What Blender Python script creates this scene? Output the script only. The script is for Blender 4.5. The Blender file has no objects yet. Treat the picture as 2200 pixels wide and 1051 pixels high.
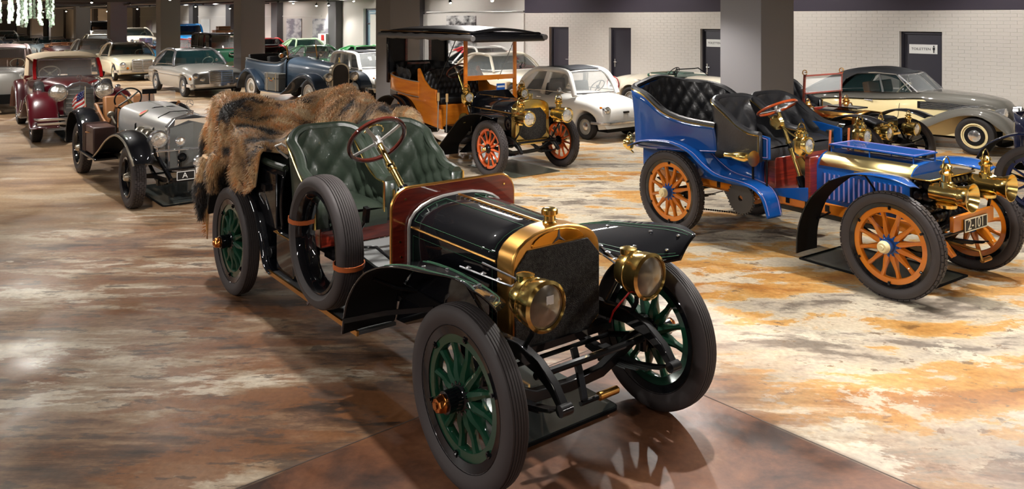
import bpy, math, random
from mathutils import Vector, Matrix
random.seed(7)
S = bpy.context.scene
COL = S.collection
PI = math.pi
# ------------------------------------------------------------------ camera, world, exposure
cam = bpy.data.cameras.new('camera'); camo = bpy.data.objects.new('camera', cam); COL.objects.link(camo)
camo.location = (0, 0, 2.4); camo.rotation_euler = (PI/2, 0, 0)
cam.sensor_width = 36; cam.lens = 1700*36/2200; cam.shift_y = -(525.5-38)/2200
cam.clip_start = .1; cam.clip_end = 300
S.camera = camo
S.view_settings.view_transform = 'Standard'; S.view_settings.look = 'None'
S.view_settings.gamma = 1; S.view_settings.use_curve_mapping = False
S.view_settings.exposure = 0.3
S.cycles.max_bounces = 6; S.cycles.diffuse_bounces = 3; S.cycles.glossy_bounces = 4
S.cycles.transmission_bounces = 5; S.cycles.transparent_max_bounces = 8
S.cycles.caustics_reflective = False; S.cycles.caustics_refractive = False
S.cycles.sample_clamp_indirect = 4.0
w = bpy.data.worlds.new('world'); S.world = w; w.use_nodes = True
w.node_tree.nodes['Background'].inputs[0].default_value = (.9, .92, 1, 1)
w.node_tree.nodes['Background'].inputs[1].default_value = .3
# room axes: U runs along the long right-hand wall (towards the camera, to the right), V runs into that wall
UA = math.atan2(-.7586, .6515); U = (.6515, -.7586); V = (.7586, .6515)
def room(a, b): return (a*U[0]+b*V[0], a*U[1]+b*V[1])

# ------------------------------------------------------------------ materials
def lin(c): return tuple(((v/255)/12.92 if v/255 <= .04045 else ((v/255+.055)/1.055)**2.4) for v in c)
MATS = {}
def mat(name, rgb, rough=.5, metal=0.0, coat=0.0, spec=None, noise=None, emit=None, trans=0.0, alpha=1.0, bump=None, ior=None):
    m = bpy.data.materials.new(name); m.use_nodes = True; nt = m.node_tree; b = nt.nodes['Principled BSDF']
    c = lin(rgb)
    b.inputs['Base Color'].default_value = (*c, 1); b.inputs['Roughness'].default_value = rough
    b.inputs['Metallic'].default_value = metal; b.inputs['Coat Weight'].default_value = coat
    b.inputs['Coat Roughness'].default_value = .04
    if spec is not None: b.inputs['Specular IOR Level'].default_value = spec
    if trans: b.inputs['Transmission Weight'].default_value = trans
    if ior: b.inputs['IOR'].default_value = ior
    if alpha < 1: b.inputs['Alpha'].default_value = alpha
    if emit: b.inputs['Emission Color'].default_value = (*lin(rgb), 1); b.inputs['Emission Strength'].default_value = emit
    if noise:   # (scale, second colour, (sx,sy,sz) stretch, contrast)
        sc, c2, st, con = noise
        tc = nt.nodes.new('ShaderNodeTexCoord'); mp = nt.nodes.new('ShaderNodeMapping'); mp.inputs['Scale'].default_value = st
        n = nt.nodes.new('ShaderNodeTexNoise'); n.inputs['Scale'].default_value = sc; n.inputs['Detail'].default_value = 5
        r = nt.nodes.new('ShaderNodeValToRGB'); r.color_ramp.elements[0].position = .5-con; r.color_ramp.elements[1].position = .5+con
        r.color_ramp.elements[0].color = (*c, 1); r.color_ramp.elements[1].color = (*lin(c2), 1)
        nt.links.new(tc.outputs['Object'], mp.inputs[0]); nt.links.new(mp.outputs[0], n.inputs[0]); nt.links.new(n.outputs[0], r.inputs[0])
        nt.links.new(r.outputs[0], b.inputs['Base Color'])
    if bump:    # (scale, strength, stretch)
        tc = nt.nodes.new('ShaderNodeTexCoord'); mp = nt.nodes.new('ShaderNodeMapping'); mp.inputs['Scale'].default_value = bump[2] if len(bump) > 2 else (1, 1, 1)
        n = nt.nodes.new('ShaderNodeTexNoise'); n.inputs['Scale'].default_value = bump[0]
        bp = nt.nodes.new('ShaderNodeBump'); bp.inputs['Strength'].default_value = bump[1]; bp.inputs['Distance'].default_value = .01
        nt.links.new(tc.outputs['Object'], mp.inputs[0]); nt.links.new(mp.outputs[0], n.inputs[0]); nt.links.new(n.outputs[0], bp.inputs['Height'])
        nt.links.new(bp.outputs[0], b.inputs['Normal'])
    MATS[name] = m
    return m
def paint_unused(name, rgb, c2=None): return mat(name, rgb, .32, 0, 1.0)
BLACK = mat('black_lacquer', (9, 10, 14), .5, 0, 1.0, spec=.05)
DARK = mat('chassis_black', (11, 11, 13), .5, 0, .5, spec=.1)
DULL = mat('dull_black', (14, 14, 15), .8, spec=.2)
PALEB = mat('pale_brass', (240, 222, 160), .34, 1.0, noise=(3, (226, 204, 138), (1, 1, 1), .2))
RUB = mat('tyre_rubber', (58, 53, 53), .62, spec=.35)
RUBD = mat('tyre_rubber_dark', (40, 38, 38), .65, spec=.3)
BRASS = mat('polished_brass', (255, 228, 146), .18, 1.0, noise=(6, (248, 210, 120), (1, 1, 1), .25))
BRASSM = mat('satin_brass', (222, 172, 98), .3, 1.0, noise=(3, (200, 144, 72), (1, 1, 1), .2))
COPPER = mat('copper_bronze', (196, 120, 60), .2, 1.0)
CHROME = mat('chrome', (236, 238, 242), .13, .92)
STEEL = mat('brushed_steel', (190, 188, 184), .3, .7)
NICKEL = mat('aged_nickel', (178, 170, 154), .28, .8)
GREEN = mat('green_wheel_paint', (17, 54, 37), .4, 0, 1.0, spec=.1)
PINGREEN = mat('green_pinstripe', (52, 96, 70), .4)
ORANGE = mat('varnished_orange_wood', (206, 124, 26), .4, 0, 1.0, spec=.2, noise=(5, (186, 98, 18), (1, 1, 1), .3))
ORANGEP = mat('varnished_ash_panel', (222, 132, 34), .4, 0, 1.0, spec=.2, noise=(3, (186, 96, 20), (.6, 1, 4), .25))
ORANGEW = mat('orange_wheel_paint', (205, 88, 28), .3, 0, 1.0)
MAHOG = mat('mahogany', (138, 44, 26), .3, 0, .9, noise=(4, (84, 22, 16), (1, 1.2, 14), .22))
RIMWOOD = mat('steering_wheel_wood', (72, 26, 18), .4, 0, 1.0, spec=.1)
REDWOOD = mat('light_wood_rim', (170, 72, 32), .2, 0, 1.0)
LGREEN = mat('green_leather', (50, 60, 50), .38, 0, .2, bump=(60, .15))
LBLACK = mat('black_leather', (17, 17, 20), .42, 0, .1, bump=(50, .2))
LGREY = mat('worn_black_leather', (48, 49, 52), .45, 0, .15, bump=(50, .2), noise=(7, (34, 34, 37), (1, 1, 1), .3))
LTAN = mat('tan_leather', (128, 84, 46), .45)
BLUE = mat('royal_blue_paint', (10, 70, 140), .5, 0, 1.0, spec=.1)
NAVY = mat('navy_paint', (16, 28, 66), .5, 0, 1.0, spec=.1)
PURP = mat('lilac_pinstripe', (140, 128, 176), .4)
GLASS = mat('clear_glass', (235, 240, 240), .03, alpha=.18, spec=.8)
GLASSD = mat('tinted_glass', (24, 48, 50), .04, alpha=.55, spec=.8)
GLASSK = mat('dark_glass', (14, 18, 20), .05, alpha=.8, spec=.8)
LENS = mat('lamp_lens', (240, 238, 230), .16, .75, 1.0, bump=(26, .9))
LENSD = mat('dusty_lamp_glass', (150, 140, 122), .2, .4, .8, noise=(7, (96, 88, 76), (1, 1, 1), .3))
AMBER = mat('amber_lens', (226, 128, 20), .2, 0, 1)
REDL = mat('red_lens', (170, 20, 18), .2, 0, 1)
CREAM = mat('cream_paint', (226, 218, 190), .45, 0, 1, spec=.15)
WHITE = mat('white_paint', (238, 237, 232), .45, 0, 1, spec=.15)
IVORY = mat('ivory_paint', (226, 216, 196), .45, 0, 1, spec=.15)
SAND = mat('pale_yellow_paint', (222, 206, 158), .45, 0, 1, spec=.15)
GREYP = mat('grey_paint', (92, 90, 84), .45, 0, 1, spec=.15)
CANVAS = mat('grey_canvas', (60, 62, 66), .85, bump=(80, .2))
CANVASC = mat('cream_canvas', (222, 200, 166), .85, bump=(80, .2))
SILVER = mat('silver_paint', (176, 174, 166), .4, .25, 1)
SILVERD = mat('dark_silver_paint', (142, 140, 134), .4, .25, 1)
ALU = mat('bare_aluminium', (206, 204, 202), .3, .65, bump=(8, .06, (1, 6, 1)))
BURG = mat('burgundy_paint', (84, 10, 24), .28, 0, 1)
BRED = mat('bright_red_paint', (196, 24, 28), .45, 0, 1, spec=.15)
SLATE = mat('slate_blue_paint', (70, 88, 106), .32, 0, .9)
SLATED = mat('slate_dark_paint', (44, 60, 78), .45, 0, 1, spec=.15)
MGREEN = mat('mid_green_paint', (44, 110, 66), .45, 0, 1, spec=.15)
PGREEN = mat('pale_green_paint', (158, 186, 150), .45, 0, 1, spec=.15)
DGREEN = mat('dark_green_paint', (20, 70, 48), .45, 0, 1, spec=.15)
SKYB = mat('bright_blue_paint', (24, 140, 212), .45, 0, 1, spec=.15)
PBLUE = mat('pale_blue_paint', (176, 196, 204), .45, 0, 1, spec=.15)
TEAL = mat('teal_paint', (20, 96, 130), .45, 0, 1, spec=.15)
YELLOW = mat('yellow_paint', (226, 214, 30), .35, 0, .8)
MAROON = mat('maroon_paint', (74, 16, 18), .45, 0, 1, spec=.15)
GOLDP = mat('champagne_paint', (164, 156, 138), .35, .2, 1)
MAUVE = mat('mauve_grey_paint', (142, 124, 122), .35, .2, 1)
MESH = mat('radiator_core', (62, 60, 58), .45, .7, noise=(60, (30, 29, 29), (1, 1, 1), .12), bump=(220, .8))
GRAVEL = mat('rubber_matting', (66, 66, 66), .7, bump=(120, .3))
SUITC = mat('brown_leather_case', (66, 36, 30), .5, 0, .3, noise=(9, (44, 24, 20), (1, 1, 1), .3))
GREYC = mat('grey_trunk_cloth', (104, 104, 98), .7)
TANL = mat('tan_strap', (178, 92, 44), .5)
MIRROR = mat('mirror_glass', (186, 196, 192), .05, .9)
WHT = mat('plain_white', (225, 225, 222), .5)
BLK = mat('plain_black', (14, 14, 14), .5)
PLATEB = mat('placard_blue', (24, 86, 170), .5)
REDP = mat('plain_red', (190, 34, 34), .5)

# ------------------------------------------------------------------ mesh builder
def vadd(a, b): return (a[0]+b[0], a[1]+b[1], a[2]+b[2])
def catmull(pts, n):
    """n samples per span through pts (tuples of any length)"""
    if len(pts) < 3: 
        out = []
        for i in range(len(pts)-1):
            for k in range(n): out.append(tuple(a+(b-a)*k/n for a, b in zip(pts[i], pts[i+1])))
        return out+[tuple(pts[-1])]
    out = []
    for i in range(len(pts)-1):
        p0 = pts[max(i-1, 0)]; p1 = pts[i]; p2 = pts[i+1]; p3 = pts[min(i+2, len(pts)-1)]
        for k in range(n):
            t = k/n
            out.append(tuple(.5*((2*b)+(-a+c)*t+(2*a-5*b+4*c-d)*t*t+(-a+3*b-3*c+d)*t**3) for a, b, c, d in zip(p0, p1, p2, p3)))
    return out+[tuple(pts[-1])]
def lerp(tab, x):
    if x <= tab[0][0]: return tab[0][1]
    for (a, va), (b, vb) in zip(tab, tab[1:]):
        if x <= b:
            t = (x-a)/(b-a) if b > a else 0
            return va+(vb-va)*t
    return tab[-1][1]
def slerp(tab, x):
    """smooth interpolation"""
    if x <= tab[0][0]: return tab[0][1]
    if x >= tab[-1][0]: return tab[-1][1]
    for i in range(len(tab)-1):
        if x <= tab[i+1][0]:
            a, b = tab[i], tab[i+1]; p = tab[max(i-1, 0)]; q = tab[min(i+2, len(tab)-1)]
            h = b[0]-a[0]; t = (x-a[0])/h
            m0 = (b[1]-p[1])/(b[0]-p[0]) if b[0] > p[0] else 0
            m1 = (q[1]-a[1])/(q[0]-a[0]) if q[0] > a[0] else 0
            return (2*t**3-3*t*t+1)*a[1]+(t**3-2*t*t+t)*h*m0+(-2*t**3+3*t*t)*b[1]+(t**3-t*t)*h*m1
def basis(d):
    d = Vector(d).normalized(); up = Vector((0, 0, 1)) if abs(d.z) < .95 else Vector((1, 0, 0))
    a = d.cross(up).normalized(); b = a.cross(d).normalized()
    return a, b, d
class MB:
    def __init__(s): s.v = []; s.f = []; s.k = []
    def add(s, vs, fs):
        o = len(s.v); s.k.append((o, len(s.f))); s.v += [tuple(v) for v in vs]; s.f += [tuple(i+o for i in f) for f in fs]; return s
    def box(s, c, d, rz=0, ry=0, rx=0):
        hx, hy, hz = d[0]/2, d[1]/2, d[2]/2
        R = Matrix.Rotation(rz, 3, 'Z') @ Matrix.Rotation(ry, 3, 'Y') @ Matrix.Rotation(rx, 3, 'X')
        vs = [R @ Vector((x, y, z)) + Vector(c) for x in (-hx, hx) for y in (-hy, hy) for z in (-hz, hz)]
        return s.add(vs, [(0, 1, 3, 2), (4, 6, 7, 5), (0, 4, 5, 1), (2, 3, 7, 6), (0, 2, 6, 4), (1, 5, 7, 3)])
    def b2(s, x0, x1, y0, y1, z0, z1): return s.box(((x0+x1)/2, (y0+y1)/2, (z0+z1)/2), (abs(x1-x0), abs(y1-y0), abs(z1-z0)))
    def cyl(s, p, q, r, n=12, r2=None, cap=True):
        r2 = r if r2 is None else r2
        a, b, d = basis(Vector(q)-Vector(p)); vs = []
        for c, rr in ((Vector(p), r), (Vector(q), r2)):
            for i in range(n):
                t = 2*PI*i/n; vs.append(c+a*math.cos(t)*rr+b*math.sin(t)*rr)
        fs = [(i, (i+1) % n, n+(i+1) % n, n+i) for i in range(n)]
        if cap: fs += [tuple(range(n))[::-1], tuple(range(n, 2*n))]
        return s.add(vs, fs)
    def tube(s, pts, r, n=8, closed=False, cap=True):
        P = [Vector(p) for p in pts]; N = len(P); vs = []; a = None
        for i, p in enumerate(P):
            if closed: d = P[(i+1) % N]-P[i-1]
            else: d = P[min(i+1, N-1)]-P[max(i-1, 0)]
            d.normalize()
            if a is None: a, _, _ = basis(d)
            a = (a-d*a.dot(d)).normalized(); b = d.cross(a)
            rr = r[i] if isinstance(r, (list, tuple)) else r
            for k in range(n):
                t = 2*PI*k/n; vs.append(p+a*math.cos(t)*rr+b*math.sin(t)*rr)
        M = N if closed else N-1
        fs = [(i*n+k, i*n+(k+1) % n, ((i+1) % N)*n+(k+1) % n, ((i+1) % N)*n+k) for i in range(M) for k in range(n)]
        if cap and not closed: fs += [tuple(range(n))[::-1], tuple(range((N-1)*n, N*n))]
        return s.add(vs, fs)
    def bar(s, pts, w, t, side=(0, 1, 0), cap=True):
        """flat bar of width w (along side) and thickness t swept along pts"""
        P = [Vector(p) for p in pts]; N = len(P); vs = []; sd = Vector(side)
        for i, p in enumerate(P):
            d = (P[min(i+1, N-1)]-P[max(i-1, 0)]).normalized(); u = (sd-d*sd.dot(d)).normalized(); nrm = d.cross(u)
            ww = w[i] if isinstance(w, (list, tuple)) else w; tt = t[i] if isinstance(t, (list, tuple)) else t
            for x, y in ((-1, -1), (1, -1), (1, 1), (-1, 1)): vs.append(p+u*x*ww/2+nrm*y*tt/2)
        fs = [(i*4+k, i*4+(k+1) % 4, i*4+4+(k+1) % 4, i*4+4+k) for i in range(N-1) for k in range(4)]
        fs += [(3, 2, 1, 0), tuple(range((N-1)*4, N*4))]
        return s.add(vs, fs)
    def lathe(s, prof, c=(0, 0, 0), ax=(0, 1, 0), n=32, closed=False):
        """prof: (radius, height along ax)"""
        a, b, d = basis(ax); c = Vector(c); vs = []; m = len(prof)
        for r, h in prof:
            for i in range(n):
                t = 2*PI*i/n; vs.append(c+d*h+a*math.cos(t)*r+b*math.sin(t)*r)
        K = m if closed else m-1
        fs = [(j*n+i, j*n+(i+1) % n, ((j+1) % m)*n+(i+1) % n, ((j+1) % m)*n+i) for j in range(K) for i in range(n)]
        if not closed:
            if prof[0][0] > 1e-5: fs.append(tuple(range(n))[::-1])
            if prof[-1][0] > 1e-5: fs.append(tuple(range((m-1)*n, m*n)))
        return s.add(vs, fs)
    def prism(s, poly, ax, a, b):
        """poly of 2d points extruded along axis 'x','y' or 'z' from a to b"""
        f = {'x': lambda p, h: (h, p[0], p[1]), 'y': lambda p, h: (p[0], h, p[1]), 'z': lambda p, h: (p[0], p[1], h)}[ax]
        n = len(poly); vs = [f(p, a) for p in poly]+[f(p, b) for p in poly]
        return s.add(vs, [tuple(range(n)), tuple(range(2*n-1, n-1, -1))]+[(i, n+i, n+(i+1) % n, (i+1) % n) for i in range(n)])
    def grid(s, fn, nu, nv):
        vs = [fn(i/nu, j/nv) for i in range(nu+1) for j in range(nv+1)]
        return s.add(vs, [(i*(nv+1)+j, (i+1)*(nv+1)+j, (i+1)*(nv+1)+j+1, i*(nv+1)+j+1) for i in range(nu) for j in range(nv)])
    def loft(s, rings, cap=True, closed=True):
        n = len(rings[0]); vs = [p for r in rings for p in r]; k = n if closed else n-1
        fs = [(i*n+j, i*n+(j+1) % n, (i+1)*n+(j+1) % n, (i+1)*n+j) for i in range(len(rings)-1) for j in range(k)]
        if cap: fs += [tuple(range(n))[::-1], tuple(range((len(rings)-1)*n, len(rings)*n))]
        return s.add(vs, fs)
    def each(s, name, m, parent=None, **kw):
        ks = s.k+[(len(s.v), len(s.f))]; out = []
        for (a, f0), (b, f1) in zip(ks, ks[1:]):
            q = MB(); q.v = s.v[a:b]; q.f = [tuple(i-a for i in f) for f in s.f[f0:f1]]; out.append(q.build(name, m, parent, **kw))
        return out
    def build(s, name, m, parent=None, smooth=35, bevel=0, solid=0, loc=None):
        me = bpy.data.meshes.new(name); me.from_pydata(s.v, [], s.f); me.update()
        o = bpy.data.objects.new(name, me); COL.objects.link(o)
        for k in (m if isinstance(m, (list, tuple)) else [m]): me.materials.append(k)
        if parent: o.parent = parent
        if loc: o.location = loc
        import bmesh
        bm = bmesh.new(); bm.from_mesh(me); bmesh.ops.recalc_face_normals(bm, faces=bm.faces); bm.to_mesh(me); bm.free()
        if smooth:
            me.polygons.foreach_set('use_smooth', [True]*len(me.polygons)); me.set_sharp_from_angle(angle=math.radians(smooth))
        if solid:
            k = o.modifiers.new('solid', 'SOLIDIFY'); k.thickness = solid; k.offset = 0
        if bevel:
            k = o.modifiers.new('bevel', 'BEVEL'); k.width = bevel; k.segments = 2; k.limit_method = 'ANGLE'; k.angle_limit = math.radians(40)
        return o
def thing(name, label, cat, xy, ang=0, group=None, z=0):
    o = bpy.data.objects.new(name, None); COL.objects.link(o); o.location = (xy[0], xy[1], z); o.rotation_euler = (0, 0, ang)
    o['label'] = label; o['category'] = cat
    if group: o['group'] = group
    o.empty_display_size = .2
    return o
def tag(o, label, cat, group=None, kind=None):
    o['label'] = label; o['category'] = cat
    if group: o['group'] = group
    if kind: o['kind'] = kind
    return o
def struct(o): o['kind'] = 'structure'; return o
def dup(o, parent=None, loc=None, rot=None, deep=True):
    c = o.copy(); COL.objects.link(c)
    if parent: c.parent = parent
    if loc is not None: c.location = loc
    if rot is not None: c.rotation_euler = rot
    if deep:
        for ch in list(o.children): dup(ch, c)
    return c
def text(s, size, m, name, parent, M, ext=.001):
    cu = bpy.data.curves.new(name, 'FONT'); cu.body = s; cu.size = size; cu.extrude = ext; cu.align_x = 'CENTER'; cu.align_y = 'CENTER'; cu.resolution_u = 3
    t = bpy.data.objects.new(name, cu); COL.objects.link(t)
    bpy.context.view_layer.update()
    me = bpy.data.meshes.new_from_object(t); bpy.data.objects.remove(t)
    me.materials.clear(); me.materials.append(m)
    o = bpy.data.objects.new(name, me); COL.objects.link(o); o.parent = parent; o.matrix_local = M
    return o
def facing(p, nx, up=(0, 0, 1)):
    """matrix placing text at p facing direction nx"""
    z = Vector(nx).normalized(); x = Vector(up).cross(z).normalized(); y = z.cross(x)
    return Matrix.Translation(p) @ Matrix((x, y, z)).transposed().to_4x4()

# ------------------------------------------------------------------ generic shapes
def shell(xs, zt, zb, y0, y1, crown=.1, p=.6, m=None, na=12, lean=0.0):
    """closed body shell: at each x a rounded-top section between y0(x), y1(x); top zt, bottom zb"""
    m = m or MB(); rings = []
    for x in xs:
        a, b, t, bo = y0(x), y1(x), zt(x), zb(x); c = (a+b)/2; h = (b-a)/2; cr = crown(x) if callable(crown) else crown
        cr = min(cr, t-bo-.005); ring = []
        zs = t-cr
        for k in range(4):
            f = k/4; z = bo+(zs-bo)*f; ring.append((x, c-h*(1-lean*(1-f)**2), z))
        for k in range(na+1):
            th = PI-PI*k/na; cs, sn = math.cos(th), math.sin(th)
            ring.append((x, c+h*math.copysign(abs(cs)**p, cs), zs+cr*abs(sn)**p))
        for k in range(3, -1, -1):
            f = k/4; z = bo+(zs-bo)*f; ring.append((x, c+h*(1-lean*(1-f)**2), z))
        rings.append(ring)
    return m.loft(rings, cap=True)
def frange(a, b, n): return [a+(b-a)*i/n for i in range(n+1)]
def rrect(w, h, r, n=5, cx=0, cy=0):
    out = []
    for sx, sy, a0 in ((1, 1, 0), (-1, 1, 90), (-1, -1, 180), (1, -1, 270)):
        for k in range(n+1):
            a = math.radians(a0+90*k/n); out.append((cx+sx*(w/2-r)+r*math.cos(a), cy+sy*(h/2-r)+r*math.sin(a)))
    return out
def fender(name, m, parent, path, yi, yo, crown=.02, th=.008, n=6, edge=None, edgem=None):
    """sheet wing: path of (x,z[,yi,yo,dz]) ; dz lifts the outer edge"""
    pts = catmull([(*p, *([yi, yo, 0][len(p)-2:])) if len(p) < 5 else p for p in path], 6)
    mb = MB()
    def fn(u, v):
        i = min(int(round(u*(len(pts)-1))), len(pts)-1); q = pts[i]; a = pts[max(i-1, 0)]; b = pts[min(i+1, len(pts)-1)]
        dx, dz = b[0]-a[0], b[1]-a[1]; L = math.hypot(dx, dz) or 1; nx, nz = -dz/L, dx/L
        c = crown*(1-(2*v-1)**2)
        if nz < 0 and abs(nx) < .2: nx, nz = -nx, -nz
        return (q[0]-abs(0)*c+nx*c, q[2]+(q[3]-q[2])*v, q[1]+q[4]*v+nz*c)
    def fn2(u, v, e=.007):
        v_ = .02+.96*v; p = fn(u, v_); i = min(int(round(u*(len(pts)-1))), len(pts)-1); a = pts[max(i-1, 0)]; b = pts[min(i+1, len(pts)-1)]
        dx, dz = b[0]-a[0], b[1]-a[1]; L = math.hypot(dx, dz) or 1; nx, nz = -dz/L, dx/L
        if nz < 0 and abs(nx) < .2: nx, nz = -nx, -nz
        return (p[0]-nx*e, p[1], p[2]-nz*e)
    mb.grid(fn, len(pts)-1, n)
    o = mb.build(name, m, parent, solid=th)
    ln = MB(); ln.grid(lambda u, v: (lambda p: (p[0]-.0, p[1], p[2]))(fn2(u, v)), len(pts)-1, n); ln.build('wing_liner', DULL, o)
    if edge:
        for v, nm in ((1.0, 'wing_edge'), (0.0, 'wing_edge')):
            e = MB().tube([fn(i/(len(pts)-1), v) for i in range(len(pts))], edge, 6); e.build(nm, edgem or m, o)
    return o, fn, len(pts)
def tuftd(u, v, nu, nv):
    a = u*nu; b = v*nv
    return (abs(math.sin(PI*(a+b)/1.0))*abs(math.sin(PI*(a-b)/1.0)))**.5
def wallpath(ctrl, n=8):
    return catmull(ctrl, n)
def tubwall(name, m, parent, ctrl, rows=8, off=0.0, flare=0.0, tuft=None, solid=0, n=8, bulge=0.0, flip=1):
    """wall following a plan path; ctrl (x,y,zb,zt). off: offset along the normal"""
    P = catmull(ctrl, n); N = len(P); mb = MB(); L = [0]
    for i in range(1, N): L.append(L[-1]+math.hypot(P[i][0]-P[i-1][0], P[i][1]-P[i-1][1]))
    def fn(u, v):
        i = min(int(round(u*(N-1))), N-1); q = P[i]; a = P[max(i-1, 0)]; b = P[min(i+1, N-1)]
        dx, dy = b[0]-a[0], b[1]-a[1]; l = math.hypot(dx, dy) or 1; nx, ny = -dy/l*flip, dx/l*flip
        d = off+flare*v*v+bulge*4*v*(1-v)
        if tuft: d += tuft[2]*tuftd(L[i]/L[-1], v, tuft[0], tuft[1])
        return (q[0]+nx*d, q[1]+ny*d, q[2]+(q[3]-q[2])*v)
    mb.grid(fn, N-1, rows)
    return mb.build(name, m, parent, solid=solid, smooth=60), [fn(i/(N-1), 1) for i in range(N)], [fn(i/(N-1), 0) for i in range(N)]

# ------------------------------------------------------------------ wheels
def tyre_prof(r, w, ribs=0, side=.8):
    """closed profile (radius, y) of a tyre"""
    ri = r-w*side; prof = []; hw = w/2
    prof += [(ri, -hw*.62), (ri+(r-ri)*.35, -hw*.98), (ri+(r-ri)*.65, -hw*.99), (ri+(r-ri)*.86, -hw*.84)]
    if ribs:
        tw = hw*1.4; st = tw/ribs
        for k in range(ribs):
            y = -tw/2+k*st; dr = .1*w*((y+st/2)/hw)**2
            prof += [(r-dr, y+st*.1), (r-dr, y+st*.82), (r-dr-.006, y+st*.88), (r-dr-.006, y+st)]
    else:
        prof += [(r-w*.06, -hw*.6), (r, -hw*.2), (r, hw*.2), (r-w*.06, hw*.6)]
    prof += [(ri+(r-ri)*.86, hw*.84), (ri+(r-ri)*.65, hw*.99), (ri+(r-ri)*.35, hw*.98), (ri, hw*.62)]
    return prof
def blocks(mb, r, w, n, rows, h=.006):
    for i in range(n):
        for k in range(rows):
            y = (k-(rows-1)/2)*w*.8/rows; a = 2*PI*(i+.5*(k % 2))/n; dr = .12*w*(2*y/w)**2
            c = (math.cos(a)*(r-dr+h*.3), y, math.sin(a)*(r-dr+h*.3))
            mb.box(c, (h*1.6, w*.8/rows*.82, 2*PI*r/n*.84), ry=-a)
def spoke_wheel(parent, loc, r, w, n, mrim, mspoke, mhub, mcap, side=-1, ribs=5, feloe=.05, rimblack=.035, hub_r=.085, hub_l=.1, cap_r=.04, tread=None, sw=.026, rub=RUB, twist=0.0):
    """artillery wheel; side=-1: outer face towards -y"""
    ri = r-w*.82                      # inner radius of the tyre
    rb = ri-rimblack                  # inner radius of the steel rim
    rf = rb-feloe                     # inner radius of the wooden felloe
    wheel = MB().lathe([(rb+.004, -w*.2), (rb+.004, w*.2), (rf+.006, w*.2), (rf, w*.12), (rf, -w*.12), (rf+.006, -w*.2)], n=48, closed=True).build('wheel', mrim, parent, loc=loc)
    t = MB().lathe(tyre_prof(r, w, ribs), n=64, closed=True)
    t.build('tyre', rub, wheel)
    if tread:
        b = MB(); blocks(b, r, w, *tread); b.build('tread_blocks', rub, wheel, smooth=0)
    MB().lathe([(ri+.006, -w*.36), (ri+.012, -w*.33), (ri-.004, -w*.3), (rb, -w*.25), (rb, w*.25), (ri-.004, w*.3), (ri+.012, w*.33), (ri+.006, w*.36)], n=56, closed=True).build('rim', BLACK, wheel)
    sp = None
    for k in range(n):
        if sp is None:
            m = MB(); rings = []
            for rr, a, b in ((hub_r*.7, sw*1.3, sw*.9), (hub_r*1.35, sw*1.25, sw*.8), (hub_r*1.9, sw*.75, sw*.62), (rf*.8, sw*.62, sw*.5), (rf+.01, sw*.75, sw*.6)):
                rings.append([(rr, math.cos(q*PI/4)*a, math.sin(q*PI/4)*b) for q in range(8)])
            m.loft(rings); sp = m.build('spoke', mspoke, wheel)
            sp.rotation_euler = (0, twist, 0)
        else:
            dup(sp, wheel, rot=(0, twist+2*PI*k/n, 0))
    s = side
    hub = MB().lathe([(.02, -.05), (hub_r, -.045), (hub_r, .03), (hub_r*.72, .04), (hub_r*.62, .05), (hub_r*.6, hub_l), (hub_r*.4, hub_l+.005)], ax=(0, s, 0), n=24)
    for k in range(n):
        a = 2*PI*(k+.5)/n+twist; c = (math.cos(a)*hub_r*.8, 0, math.sin(a)*hub_r*.8)
        hub.cyl((c[0], s*.02, c[2]), (c[0], s*.046, c[2]), .009, 6)
    hub.build('hub', mhub, wheel)
    MB().lathe([(cap_r*1.05, 0), (cap_r*1.1, .015), (cap_r, .02), (cap_r*.95, .04), (cap_r*.8, .05), (cap_r*.45, .052), (cap_r*.4, .06), (0, .06)], c=(0, s*hub_l, 0), ax=(0, s, 0), n=8 if mcap is COPPER else 20).build('hub_cap', mcap, wheel)
    bo = MB()
    for k in range(n//2):
        a = 2*PI*(k*2+.5)/n+twist; rr = rb-.004; c = (math.cos(a)*rr, 0, math.sin(a)*rr)
        bo.box((c[0], s*w*.24, c[2]), (.03, .016, .02), ry=-a)
        bo.cyl((c[0], s*w*.24, c[2]), (c[0], s*(w*.24+.014), c[2]), .008, 6)
    bo.build('rim_bolts', BLACK, wheel)['kind'] = 'stuff'
    return wheel
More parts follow.
